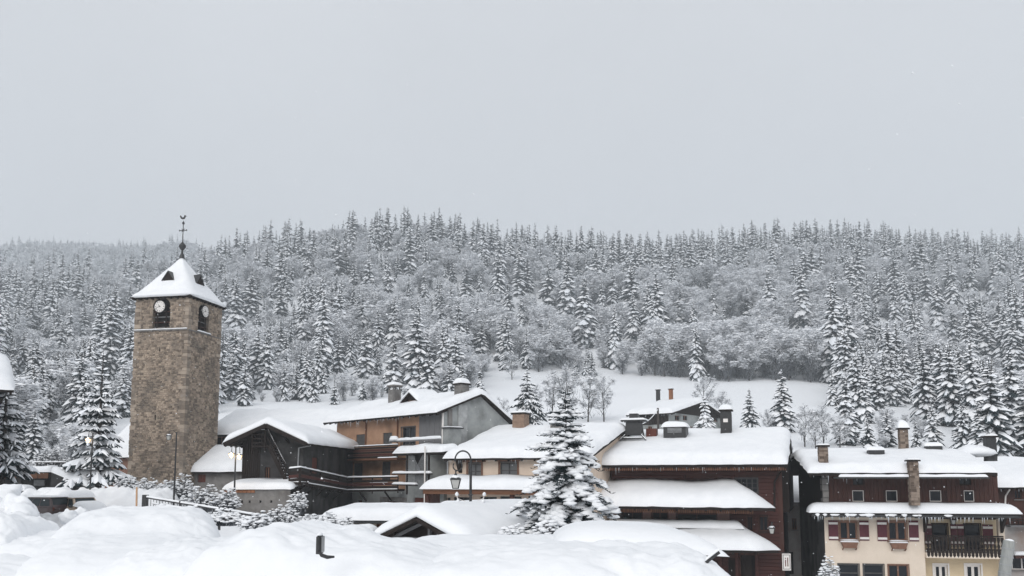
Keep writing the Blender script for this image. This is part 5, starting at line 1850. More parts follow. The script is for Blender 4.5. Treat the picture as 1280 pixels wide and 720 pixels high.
# ------------------------------------------------------------------ kiosk roofs in the lower square
def kiosk(name, label, px_l, px_a, px_r, py_e, py_a, Y, L, rz, seed, wallmat, T, gmat=None):
    O = P(px_a, py_e, Y); O.z = G(O.x, O.y) - .2
    H = House(name, label, 'kiosk', O, R(rz))
    root = H.root
    off = .7
    xl, ze = H.uv(px_l, py_e, off)
    xr = H.uv(px_r, py_e, off)[0]
    xa, za = H.uv(px_a, py_a, off)
    w = MB()
    a, b = xl + .35, xr - .35
    sl = (za - ze) / (xa - xl)
    zz = ze + .35 * sl - .14
    op = (a + .5, b - .5, .9, min(zz - .3, 2.2))
    wall_face(w, a, b, 0, zz, [op] if op[3] > op[2] + .3 else [], 0, .3)
    wall_shell(w, a, b, L - .5, 0, zz)
    w.build('wall', wallmat, root)
    g = MB(); g.face([(a, -.004, zz), (b, -.004, zz), (xa, -.004, za - .15)]); g.build('gable', gmat or DARKWOOD, root)
    m = MB(); m.box(a + .1, b - .1, .8, .85, .1, zz - .1); m.build('back_panel', DARKWOOD, root)
    gable_roof(root, -off, L, xl, ze, xa, za, xr, ze, T=T, th=.1, axis='y', seed=seed, wob=.05, amp=.1)
    for p, q in (((xl, ze), (xa, za)), ((xa, za), (xr, ze))):
        bar_part(root, 'barge_board', (p[0], -off - .05, p[1] - .09), (q[0], -off - .05, q[1] - .07), .045, .13, DARKWOOD)
        bar_part(root, 'rafter', (p[0], -off + .35, p[1] - .2), (q[0], -off + .35, q[1] - .2), .08, .1, GREYWOOD)
    bar_part(root, 'king_post', (xa, -.06, zz), (xa, -.06, za - .2), .1, .1, GREYWOOD)
    bar_part(root, 'tie_beam', (a, -.07, zz + .05), (b, -.07, zz + .05), .1, .14, GREYWOOD)
    return H
def square():
    kiosk('market_kiosk', 'nearest market kiosk, its snowy gable with grey rafters facing the camera', 463, 522, 584, 675, 646, 29, 5.8, -34, 91, DARKWOOD, .42)
    kiosk('market_kiosk', 'farther market kiosk with a small brown boarded gable under thick snow', 530, 552, 577, 648, 636, 41, 6, -50, 92, BROWNWOOD, .42, BROWNWOOD)
    kiosk('market_kiosk', 'brown market kiosk with cream wall half hidden behind the garden fir', 596, 634, 672, 664, 649, 36, 4, -8, 93, CREAM, .4, BROWNWOOD)
    # flat long shed with a double snow lip
    O = P(418, 660, 45); O.z = G(O.x, O.y) - .2
    H = House('low_shed', 'long low shed with flat snowy roof between bushes and market kiosk', 'shed', O, R(-10))
    x1 = H.uv(520, 650)[0]
    ze = H.uv(460, 652, .6)[1]
    w = MB(); wall_face(w, 0, x1, 0, ze - .1, [H.rect(470, 482, 654, 662)]); wall_shell(w, 0, x1, 4, 0, ze - .1); w.build('wall', BEIGE, H.root)
    door(H.root, H.rect(470, 482, 654, 662), mt=BROWNWOOD, handle=False)
    m = MB(); m.box(-.5, x1 + .3, -.6, 4.3, ze - .1, ze + .05); ro = m.build('roof', METAL, H.root)
    snow_quad(ro, 'roof_snow', [(-.6, -.7, ze + .05), (x1 + .3, -.7, ze + .05), (x1 + .3, 4.3, ze + .25), (-.6, 4.3, ze + .25)], .6, seed=95, amp=.15)
    z2 = ze - .55
    m = MB(); m.box(-1.2, x1 * .62, -1.7, -.65, z2 - .1, z2); r2 = m.build('lower_roof', DARKWOOD, H.root)
    snow_quad(r2, 'roof_snow', [(-1.3, -1.8, z2), (x1 * .62, -1.8, z2), (x1 * .62, -.66, z2 + .05), (-1.3, -.66, z2 + .05)], .4, seed=96, amp=.3, wob=.12)
# ------------------------------------------------------------------ vehicles
def car(name, label, cat, loc, rz, body, snow=.3, L=4.2, Wd=1.7, Hh=1.45, kind='estate', side_snow=0.0, group=None, mirror=True, window_snow=False, bump=.1, seed=0):
    """local +x is the front of the car"""
    t = thing(name, label, cat, loc, rz, group)
    hw, hl = Wd / 2, L / 2
    belt = Hh * .6
    van = kind == 'van'
    if van: top = [(-hl + .03, Hh), (hl - 1.25, Hh)]; base = [(-hl + .0, belt), (hl - .55, belt)]
    elif kind == 'estate': top = [(-hl + .35, Hh), (hl * .12, Hh)]; base = [(-hl + .04, belt), (hl * .42, belt)]
    else: top = [(-hl * .42, Hh), (hl * .05, Hh)]; base = [(-hl * .78, belt), (hl * .4, belt)]
    # lower body lofted from rounded sections
    st = [(-hl, .62, .80), (-hl + .06, .42, .93), (-hl + .3, .3, 1), (-hl * .4, .26, 1), (hl * .3, .26, 1), (hl * .55, .28, .99), (hl - .3, .34, .95), (hl - .06, .44, .86), (hl, .58, .74)]
    vs, fs = [], []
    n = 10
    for x, zb, k in st:
        f_ = (x + hl) / L
        zt = belt * (1 if f_ < .6 else lerp(1.0, .80 if not van else .95, (f_ - .6) / .4))
        if abs(x) > hl - .01: zt -= .1
        h = hw * k
        sec = [(-h * .9, zb), (-h, zb + .12), (-h * 1.0, lerp(zb, zt, .6)), (-h * .96, zt - .05), (-h * .86, zt), (h * .86, zt), (h * .96, zt - .05), (h, lerp(zb, zt, .6)), (h, zb + .12), (h * .9, zb)]
        vs += [V((x, y, z)) for y, z in sec]
    for i in range(len(st) - 1):
        for j in range(n):
            fs.append((i * n + j, i * n + (j + 1) % n, (i + 1) * n + (j + 1) % n, (i + 1) * n + j))
    fs += [tuple(range(n - 1, -1, -1)), tuple((len(st) - 1) * n + j for j in range(n))]
    m = MB(); m.raw(vs, fs)
    # cabin
    bh, th = hw * .93, hw * (.74 if not van else .9)
    cb = [V((base[0][0], -bh, belt - .02)), V((base[1][0], -bh, belt - .02)), V((base[1][0], bh, belt - .02)), V((base[0][0], bh, belt - .02))]
    ct = [V((top[0][0], -th, Hh)), V((top[1][0], -th, Hh)), V((top[1][0], th, Hh)), V((top[0][0], th, Hh))]
    m.raw(cb + ct, [(4, 5, 6, 7)] + [(i, (i + 1) % 4, 4 + (i + 1) % 4, 4 + i) for i in range(4)])
    bo = m.build('body', body, t)
    # glass
    def pane(a, b, c, d, nm='window', e=.012):
        q = MB(); nrm = (b - a).cross(d - a).normalized() * e
        q.raw([a + nrm, b + nrm, c + nrm, d + nrm, a, b, c, d], [(0, 1, 2, 3), (0, 4, 5, 1), (1, 5, 6, 2), (2, 6, 7, 3), (3, 7, 4, 0)])
        return q.build(nm, CARGLASS, t)
    def patch(p, q, r_, s, u0, u1, v0, v1, nm='window'):
        f = lambda u, v: p.lerp(q, u).lerp(s.lerp(r_, u), v)
        return pane(f(u0, v0), f(u1, v0), f(u1, v1), f(u0, v1), nm)
    patch(cb[1], cb[2], ct[2], ct[1], .06, .94, .12, .92, 'windscreen')
    patch(cb[3], cb[0], ct[0], ct[3], .08, .92, .25, .9, 'rear_window')
    if van:
        patch(cb[0], cb[1], ct[1], ct[0], .7, .9, .15, .85); patch(cb[2], cb[3], ct[3], ct[2], .1, .3, .15, .85)
    else:
        for u0, u1 in ((.06, .34), (.37, .63), (.66, .93)):
            patch(cb[0], cb[1], ct[1], ct[0], u0, u1, .14, .88)
            patch(cb[2], cb[3], ct[3], ct[2], 1 - u1, 1 - u0, .14, .88)
    for sx in (-hl * .62, hl * .62):
        for sy in (-1, 1):
            w = MB(); w.lathe([(.0, -.1), (.2, -.1), (.31, -.09), (.32, 0), (.31, .09), (.2, .1), (0, .1)], (0, 0, 0), 14)
            for i, p in enumerate(w.v): w.v[i] = (sx + p[0], sy * (hw - .1) + p[2], .32 + p[1])
            wh = w.build('wheel', TYRE, t)
            w = MB(); w.lathe([(.0, .0), (.17, .0), (.19, -.02)], (0, 0, 0), 10)
            for i, p in enumerate(w.v): w.v[i] = (sx + p[0], sy * (hw + .005), .32 + p[1])
            w.build('rim', ZINC, wh)
    for sy in (-1, 1):
        q = MB(); q.cbox(hl - .1, hl - .0, sy * hw * .58 - .14, sy * hw * .58 + .14, belt * .66, belt * .66 + .14, .02); q.build('headlight', LAMPOFF, t)
        q = MB(); q.cbox(-hl + .0, -hl + .05, sy * hw * .78 - .07, sy * hw * .78 + .07, belt * .74, belt * .74 + .22, .02); q.build('tail_light', DOORRED, t)
        if mirror:
            q = MB(); q.cbox(base[1][0] - .42, base[1][0] - .3, sy * (hw + .06) - .09, sy * (hw + .06) + .09, belt + .0, belt + .15, .02); q.build('mirror', METAL, t)
    q = MB(); q.box(hl - .02, hl + .03, -hw * .85, hw * .85, .36, .5); q.build('bumper', METAL, t)
    if snow:
        ov = .06
        snow_quad(t, 'roof_snow', [(top[0][0] - ov - .1, -th - ov, Hh), (top[1][0] + ov + .05, -th - ov, Hh), (top[1][0] + ov + .05, th + ov, Hh), (top[0][0] - ov - .1, th + ov, Hh)], snow, seed=seed + loc[0], r=min(.4, snow * 1.2), amp=bump, step=.15)
        zb = belt
        snow_quad(t, 'bonnet_snow', [(base[1][0] - .25, -bh - .02, zb + .1), (hl - .02, -bh * .9, belt * .80), (hl - .02, bh * .9, belt * .80), (base[1][0] - .25, bh + .02, zb + .1)], snow * .85, seed=seed + loc[0] + 3, r=.35, amp=bump, step=.15)
        if kind == 'saloon':
            snow_quad(t, 'boot_snow', [(-hl + .05, -bh, zb), (base[0][0] + .1, -bh, zb), (base[0][0] + .1, bh, zb), (-hl + .05, bh, zb)], snow * .8, seed=seed + loc[0] + 5, r=.3, step=.15)
    return t
def drift(name, cx, cy, hx, hy, top, rz, label, cat=None, seed=0, p=4.0, kind=None, prof=None, lump=.08, parent=None, n=(56, 36), zb=None, skew=0, rough=.0):
    """a smooth buried shape: height profile along local x, rounded off at the sides, down to the ground"""
    A = Matrix.Rotation(rz, 3, 'Z')
    mb = MB()
    nx, ny = n
    for i in range(nx + 1):
        s = -1 + 2 * i / nx
        s = math.copysign(abs(s) ** .8, s)
        for j in range(ny + 1):
            q = -1 + 2 * j / ny
            q = math.copysign(abs(q) ** .7, q)
            hp = prof(s) if prof else 1.0
            e = max(0, 1 - abs(q) ** p) ** (1 / 2.4) * max(0, 1 - abs(s) ** (p * 2)) ** (1 / 2.4)
            w = A @ V((s * hx, q * hy, 0))
            x, y = cx + w.x, cy + w.y
            g = zb if zb is not None else G(x, y) - .1
            h = (top - g) * hp * e
            h *= 1 + lump * (noise.noise(V((x * .9, y * .9, seed))) * .6 + .3 * noise.noise(V((x * 2.3, y * 2.3, seed + 4))))
            if rough:
                k_ = min(1, h * 1.5)
                h += k_ * rough * (noise.noise(V((x * 1.9, y * 1.9, seed + 9))) + .7 * noise.noise(V((x * 4.3, y * 4.3, seed + 3))) + .5 * noise.noise(V((x * 9, y * 9, seed))) + .22 * noise.noise(V((x * 21, y * 21, seed))))
            mb.v.append((x, y, g + h))
    for i in range(nx):
        for j in range(ny):
            mb.f.append((i * (ny + 1) + j, (i + 1) * (ny + 1) + j, (i + 1) * (ny + 1) + j + 1, i * (ny + 1) + j + 1)); mb.m.append(0)
    o = mb.build(name, SNOW, parent, smooth=True)
    tag(o, label, cat, None, kind)
    return o
def interp(pts):
    def f(s):
        for (a, za), (b, zb) in zip(pts, pts[1:]):
            if s <= b:
                t = max(0, (s - a) / (b - a)); t = t * t * (3 - 2 * t); return lerp(za, zb, t)
        return pts[-1][1]
    return f
def flat_loc(px, Y, dz=0.0):
    p = P(px, 600, Y); return V((p.x, p.y, G(p.x, p.y) + dz))

BROWNCAR = paint('brown_car_paint', (.055, .035, .035)); BLUECAR = paint('blue_grey_car_paint', (.10, .13, .16)); WHITECAR = paint('white_car_paint', (.62, .62, .62))
TEALCAR = paint('teal_car_paint', (.03, .06, .065)); DARKCAR = paint('black_car_paint', (.012, .013, .016)); BEIGECAR = paint('beige_car_paint', (.46, .37, .29)); GREYCAR = paint('grey_car_paint', (.12, .13, .14))
def parked():
    car('parked_car', 'dark brown estate car with clear side windows behind the left snowbank', 'car', flat_loc(49, 53, -.0), R(160), BROWNCAR, .10, group='cars in the snowy car park', seed=1)
    car('parked_car', 'white car under a rounded snow load right of the dark brown estate', 'car', flat_loc(88, 55, .0), R(-75), WHITECAR, .38, group='cars in the snowy car park', kind='saloon', seed=2)
    car('parked_car', 'beige-fronted car half buried between white car and orange stake', 'car', flat_loc(104, 53, .0), R(-40), BEIGECAR, .42, group='cars in the snowy car park', seed=3)
    car('parked_car', 'blue-grey car whose rounded roof shows beside the orange stake', 'car', flat_loc(163, 40, -.25), R(-172), BLUECAR, .05, group='cars in the snowy car park', kind='saloon', seed=4)
    car('parked_car', 'dark teal car with clear windscreen beneath the stone tower', 'car', flat_loc(200, 62, .25), R(-68), TEALCAR, .16, group='cars in the snowy car park', seed=5)
    car('parked_car', 'car buried in deep snow before the stair wall', 'car', flat_loc(56, 61, .0), R(178), DARKCAR, .6, group='cars in the snowy car park', seed=6)
    car('parked_car', 'dark car with thick snow parked under the left deck', 'car', flat_loc(10, 64, .35), R(174), GREYCAR, .45, group='cars in the snowy car park', seed=7)
    car('parked_van', 'white van nose with one side window left of the market kiosk', 'van', flat_loc(441, 38, -.75), R(-14), WHITECAR, .3, group='cars in the snowy car park', kind='van', Hh=1.75, L=3.6, seed=8)
parked()

# snow heaps of the car park and the near bank
def heaps():
    rnd = random.Random(8)
    spec = [(96, 60, 5.2, 1.3, 613, R(4)), (150, 58, 4.2, 1.8, 612, R(0)), (215, 64, 3, 1.2, 617, R(-4)), (100, 46, 2.6, 1.2, 641, R(0)), (150, 36, 2, 1.0, 642, R(6)), (48, 46, 2.6, 1.2, 645, R(0))]
    for k, (px, Y, hx, hy, py, rz) in enumerate(spec):
        p = P(px, py, Y)
        o = drift('snow_heap', p.x, Y, hx, hy, p.z, rz, ['long snow heap along the foot of the dark stair wall', 'ploughed snow heap behind the blue-grey car', 'snow heap around the dark teal car', 'low snow heap in front of the beige-fronted car', 'snow heap before the blue-grey car roof', 'snow heap before the dark brown estate car'][k], 'snow heap', seed=k * 3, p=2.2, lump=.4, rough=.12)
        o['group'] = 'snow heaps in the car park'
heaps()

# ------------------------------------------------------------------ buried cars in the foreground
def near_cars():
    BASE = EYE.z - 2.15
    # left: roof dome, facing the camera
    c = P(181, 640, 9.9)
    top = P(181, 637.5, 10.2).z
    rz = math.atan2(-9.9, -c.x * .93)
    t = thing('buried_car', 'snow-buried car facing the camera with a broad domed roof, left foreground', 'car', (c.x, c.y, BASE), 0, 'snow-buried cars in the foreground')
    def addsnow(t, *a, **k):
        o = drift('snow_cover', *a, None, **k)
        o.parent = t; o.location = -t.location
        return o
    ca = car('tmp', 'x', 'car', (0, 0, 0), 0, DARKCAR, 0, L=4.0, Wd=1.5, Hh=1.3)
    def sink(t, rz, dz=-.1, s=.9):
        for ch in list(ca.children):
            cc = copy_tree(ch, t)
            cc.matrix_local = Matrix.Translation((0, 0, dz)) @ Matrix.Rotation(rz, 4, 'Z') @ Matrix.Scale(s, 4)
    near_cars.addsnow, near_cars.sink = addsnow, sink
    ax = R(-70)
    addsnow(t, c.x - .05, c.y, 2.45, .93, top, ax, seed=1, p=4.5, prof=interp([(-1, .72), (-.82, .93), (-.55, 1), (-.1, .99), (.12, .93), (.38, .66), (.7, .6), (1, .5)]), lump=.05, rough=.05, n=(130, 90))
    sink(t, ax)
    m = MB()
    a = P(258, 674, 9.0) - t.location; b = P(264, 679, 8.95) - t.location
    m.bar(a, b, .07, .05); m.build('wing_mirror', METAL, t)
    # centre: side-on car with the black mirror
    c = P(372, 660, 6.9)
    top = P(372, 653, 6.6).z
    t = thing('buried_car', 'snow-buried car seen from the side with a black wing mirror poking out', 'car', (c.x + 1.75, c.y - .4, BASE), 0, 'snow-buried cars in the foreground')
    ax = R(-12)
    addsnow(t, c.x + 1.75, c.y - .5, 2.3, .9, top, R(-10), seed=2, p=5, prof=interp([(-1, .98), (-.78, 1), (-.64, .89), (-.48, .78), (-.11, .56), (.16, .44), (.5, .35), (1, .2)]), lump=.02, rough=.055, n=(150, 90))
    sink(t, R(-10), -.35, .75)
    p0, p1 = P(399.5, 692, 5.55) - t.location, P(399.5, 668.5, 5.55) - t.location
    m = MB(); m.cbox(-.016, .016, -.05, .05, 0, (p1 - p0).length, .012); mo = m.build('wing_mirror', METAL, t); mo.location = p0
    m = MB(); m.cbox(.017, .023, -.042, .042, .01, (p1 - p0).length - .01, .004); m.build('mirror_glass', GLASS_PALE, mo)
    m = MB(); q = [P(a, b, 5.5) - t.location - p0 for a, b in ((399, 690), (402, 694), (409, 696.5), (418, 696))]
    m.tube(q, [.009, .013, .013, .007], 6); m.build('mirror_arm', METAL, mo)
    m = MB(); m.blob((0, 0, (p1 - p0).length), .02, .054, .016, seed=2); m.build('snow_cap', SNOW, mo, smooth=True)
    # middle: grey snowed windscreen
    c = P(600, 672, 9.2)
    top = P(600, 676, 9.2).z
    t = thing('buried_car', 'low snow-buried car between side-on car and garden fir, grey in shade', 'car', (c.x, c.y, BASE), 0, 'snow-buried cars in the foreground')
    addsnow(t, c.x + .1, c.y - .5, 2.3, 1.22, top, R(-93), seed=3, p=4.5, prof=interp([(-1, .7), (-.8, .95), (-.5, 1), (-.3, .98), (.1, .72), (.5, .66), (1, .55)]), lump=.04, rough=.05, n=(110, 80))
    sink(t, R(-93), -.35, .85)
    # right: roof dome over a dark window band
    c = P(790, 662, 7.4)
    top = P(790, 663, 7.4).z
    gz = BASE
    t = thing('buried_car', 'snow-buried car with a domed roof load over one dark window gap', 'car', (c.x, c.y, gz), 0, 'snow-buried cars in the foreground')
    ax = R(-7)
    pb = P(790, 692, 7.0).z
    addsnow(t, c.x - .5, c.y - 1.0, 1.3, 1.0, P(790, 684, 6.2).z, ax, seed=4, p=3.6, prof=interp([(-1, .96), (-.5, 1.0), (0, 1), (.5, .995), (1, .93)]), lump=.05, rough=.05, n=(120, 90))
    lx, rx = P(694, 670, 7.4).x, P(884, 670, 7.4).x
    zr = P(790, 684, 7.2).z
    s = MB()
    f, La, Lb = quad_fn((lx - c.x, -.5, zr - gz + .03), (rx - c.x, -.62, zr - gz - .05), (rx - c.x - .1, 1.0, zr - gz), (lx - c.x, 1.1, zr - gz))
    snow_sheet(s, f, La, Lb, top - zr + .03, seed=9, r=.4, amp=.09, step=.08, wob=.08)
    s.build('roof_snow', SNOW, t, smooth=True)
    m = MB(); m.box(lx - c.x + .15, rx - c.x - .1, -.35, .95, .35, zr - gz - .012); m.build('cabin', CARGLASS, t)
    m = MB(); x = P(842, 682, 6.9).x - c.x; m.box(x - .07, x + .11, -.37, -.352, zr - gz - .16, zr - gz - .02); m.build('window_pillar', DARKCAR, t)
    a, b = P(882, 703, 6.0) - t.location, P(899, 690, 6.0) - t.location
    m = MB(); m.bar(a, b, .035, .018); w = m.build('wiper', METAL, t)
    rail_snow(w, a + V((0, 0, .01)), b + V((0, 0, .01)), .03, .02, 0)
    bpy.data.objects.remove  # template goes
    for ch in list(ca.children_recursive) + [ca]:
        bpy.data.objects.remove(ch)
near_cars()
def near_banks():
    # rolled snow balls and ploughed bank at the left
    b = [(-14, 640, 11.5, .5, .9, 618), (-40, 650, 9.5, .8, 1.0, 640), (62, 670, 10.6, .9, .8, 667), (5, 700, 8.0, .8, .8, 700)]
    for k, (px, py, Y, hx, hy, pt) in enumerate(b):
        p = P(px, pt, Y)
        o = drift('snow_bank', p.x, Y, hx, hy, p.z, R(10 * k), ['tall ploughed snow bank at the left edge of the picture', 'snow bank leaving the picture at the lower left', 'low snow bank left of the dome-roofed buried car', 'trodden snow bank in the lower left corner'][k], 'snow bank', seed=40 + k, p=2.2, lump=.3, n=(90, 70), rough=.11)
        o['group'] = 'ploughed snow in the left foreground'
    for k, (px, py, Y, r) in enumerate(((22, 636, 11, .16), (4, 624, 11.3, .2), (24, 654, 10.8, .2), (85, 646, 12, .1), (100, 644, 12.2, .1), (2, 642, 11, .2))):
        p = P(px, py, Y)
        m = MB(); m.blob((0, 0, 0), r * 1.15, r, r * 1.1, seed=k + 3, nu=18, nv=12, amp=.45, flat=1)
        o = m.build('snow_lump', SNOW, None, smooth=True); o.location = p
        tag(o, ['round snow lump nearest the dark brown estate car', 'large snow lump at the top of the left bank', 'snow lump below the round one on the left bank', 'small snow lump left of the domed buried car', 'small snow lump touching the domed buried car', 'snow lump at the left edge of the bank'][k], 'snow lump', 'snow lumps on the left bank')
    for k, (px, Y, hx, hy, pt, lb) in enumerate(((66, 9.6, 1.25, 1.2, 666, 'uneven trodden snow left of the domed buried car'), (274, 8.4, .62, 1.3, 674, 'snow filling the gap between the two left buried cars'), (470, 8.2, 1.3, .8, 690, 'snow filling the gap behind the side-on buried car'))):
        o = drift('snow_fill', P(px, 700, Y).x, Y, hx, hy, P(px, pt, Y).z, R(-8), lb, 'snow bank', seed=70 + k, p=3.0, lump=.2, rough=.08, n=(110, 80))
        o['group'] = 'loose snow between the buried cars'
    # fence with hedge
    Y0, Y1 = 36.0, 30.0
    A, B = P(181, 637, Y0), P(332, 657, Y1)
    A2, B2 = P(181, 622, Y0), P(332, 647, Y1)
    t = thing('railing_fence', 'dark iron railing with snowy top bar running between hedge and buried cars', 'fence', (A.x, A.y, A.z), 0)
    d = B - A
    dz = A2.z - A.z
    up0, up1 = V((0, 0, A2.z - A.z)), V((0, 0, B2.z - B.z))
    bar_part(t, 'rail', up0, d + up1, .05, .05, METAL, snow=.07)
    bar_part(t, 'rail', up0 * .25, d + up1 * .2, .04, .04, METAL)
    n = 36
    for k in range(n + 1):
        q = d * (k / n); u = up0.lerp(up1, k / n)
        bar_part(t, 'baluster', q - V((0, 0, .15)), q + u, .016, .016, METAL)
    bar_part(t, 'post', V((0, 0, -.4)), up0 + V((0, 0, .12)), .2, .2, METAL, snow=.06)
    for k in (.33, .66, 1): bar_part(t, 'post', d * k - V((0, 0, .4)), d * k + up0.lerp(up1, k) + V((0, 0, .1)), .08, .08, METAL, snow=.08)
    p, q = P(171, 642, 33), P(171, 609, 33)
    m = MB(); m.tube([(0, 0, -.5), q - p], .035, 8); o = m.build('snow_stake', mat('stake_orange', (.42, .25, .15), (.52, .33, .2), scale=5)); o.location = p
    tag(o, 'slim orange-brown snow stake beside the blue-grey car roof', 'stake')
    # leaning grey post at the right
    a, b = P(1253, 735, 9.0), P(1261.5, 676, 9.0)
    t = thing('leaning_post', 'thick grey weathered post leaning right at the lower right edge', 'post', (a.x, a.y, a.z), 0)
    d = b - a
    m = MB(); m.tube([V((0, 0, 0)) - d * 1.6, d * .9, d * .985, d], [.062, .058, .056, .048], 14); m.build('shaft', POSTGREY, t)
    m = MB(); m.blob(d + V((0, 0, -.003)), .045, .045, .022, seed=5, amp=.3); m.build('snow_cap', SNOW, t, smooth=True)
    for k in range(5):
        m = MB(); q = d * (.15 + .17 * k); m.tube([q - d * .01, q + d * .01], .0635, 14); m.build('band', ZINC, t)
near_banks()
# ------------------------------------------------------------------ snow-laden trees
def trunk_mesh(H, r, seed, name='trunk'):
    rnd = random.Random(seed)
    m = MB()
    pts = [V((rnd.uniform(-.05, .05) * k, rnd.uniform(-.05, .05) * k, H * k / 5 - (.4 if k == 0 else 0))) for k in range(6)]
    m.tube(pts, [r * (1 - .97 * k / 5) + .015 for k in range(6)], 7)
    return m.mesh(name, BARK)
def frond(mb, sn, base, az, L, up, droop, w, rnd, snow, hang=1.0):
    """one spruce bough with ragged drooping edges, and the snow lying along it"""
    c, s_ = math.cos(az), math.sin(az)
    side = V((-s_, c, 0))
    def sp(t): return base + V((c * L * t, s_ * L * t, L * (up * t - droop * t * t)))
    st = [(.06, .25), (.2, .55), (.29, 1.0), (.38, .62), (.48, 1.0), (.56, .55), (.66, .85), (.74, .4), (.84, .55), (1.0, .03)]
    vs = []
    for t, k in st:
        p = sp(t); ww = w * k * rnd.uniform(.75, 1.25)
        dz = V((0, 0, -ww * .75 * hang))
        vs += [p + side * ww + dz, p, p - side * ww * rnd.uniform(.85, 1.15) + dz]
    fs = []
    for i in range(len(st) - 1):
        a = i * 3
        fs += [(a, a + 3, a + 4, a + 1), (a + 1, a + 4, a + 5, a + 2)]
    mb.raw(vs, fs)
    if snow > 0:
        a0, a1 = rnd.uniform(.05, .25), rnd.uniform(.86, 1.0)
        n = 5
        vs = []
        for i in range(n):
            t = lerp(a0, a1, i / (n - 1))
            k = (.62 * math.sin(math.pi * (.12 + .82 * i / (n - 1))) + .1) * snow * rnd.uniform(.8, 1.2)
            p = sp(t); ww = w * k
            hgt = (.05 + .16 * ww) * (1.0 if 0 < i < n - 1 else .2)
            vs += [p + side * ww + V((0, 0, -ww * .68 * hang + .035)), p + side * ww * .5 + V((0, 0, -ww * .3 * hang + hgt * .8 + .03)), p + V((0, 0, hgt + .05)),
                   p - side * ww * .5 + V((0, 0, -ww * .3 * hang + hgt * .8 + .03)), p - side * ww + V((0, 0, -ww * .68 * hang + .035))]
        fs = []
        for i in range(n - 1):
            for j in range(4):
                a = i * 5 + j
                fs.append((a, a + 5, a + 6, a + 1))
        sn.raw(vs, fs)
def spruce_meshes(seed, H=10.0, Rr=1.75, nwh=13, per=8, snow=1.0, droop=.62, shape=.74, name='crown'):
    rnd = random.Random(seed)
    cr, sn = MB(), MB()
    for i in range(nwh):
        t = (i + rnd.uniform(.1, .9)) / nwh
        z = H * (.05 + .92 * t)
        Lw = Rr * ((1 - t) ** shape) * (.55 + .45 * min(1, t / .12)) * rnd.uniform(.85, 1.1) + .14
        n = max(4, int(round(per * (1 - .45 * t))))
        a0 = rnd.random() * 6.28
        for j in range(n):
            az = a0 + 2 * math.pi * (j + rnd.uniform(-.3, .3)) / n
            L = Lw * rnd.uniform(.62, 1.18)
            frond(cr, sn, V((0, 0, z + rnd.uniform(-.5, .5) * H / nwh)), az, L, rnd.uniform(.0, .22) + .25 * t, droop * (1.05 - .5 * t) * rnd.uniform(.75, 1.3), max(.14, L * rnd.uniform(.24, .38)), rnd, snow * (0 if rnd.random() < .1 else rnd.uniform(.6, 1.15)))
    # inner shade: short dead twigs round the stem
    for k in range(70):
        t = rnd.random(); z = H * (.04 + .9 * t); az = rnd.random() * 6.28; L = Rr * (1 - t) * .55 + .08
        p = V((0, 0, z)); q = p + V((math.cos(az) * L, math.sin(az) * L, -L * .5)); s = V((-math.sin(az), math.cos(az), 0)) * L * .3
        cr.face([p + V((0, 0, L * .3)), q + s, q - V((0, 0, L * .3)), q - s])
    cr.tube([(0, 0, H * .93), (0, 0, H * 1.0)], [.04, .01], 4)
    sn.blob((0, 0, H * .985), .06, .06, .16, seed=seed, nu=5, nv=3)
    return cr.mesh(name, NEEDLE), sn.mesh('branch_snow', SNOW_TREE, smooth=False), trunk_mesh(H * .98, .17, seed)
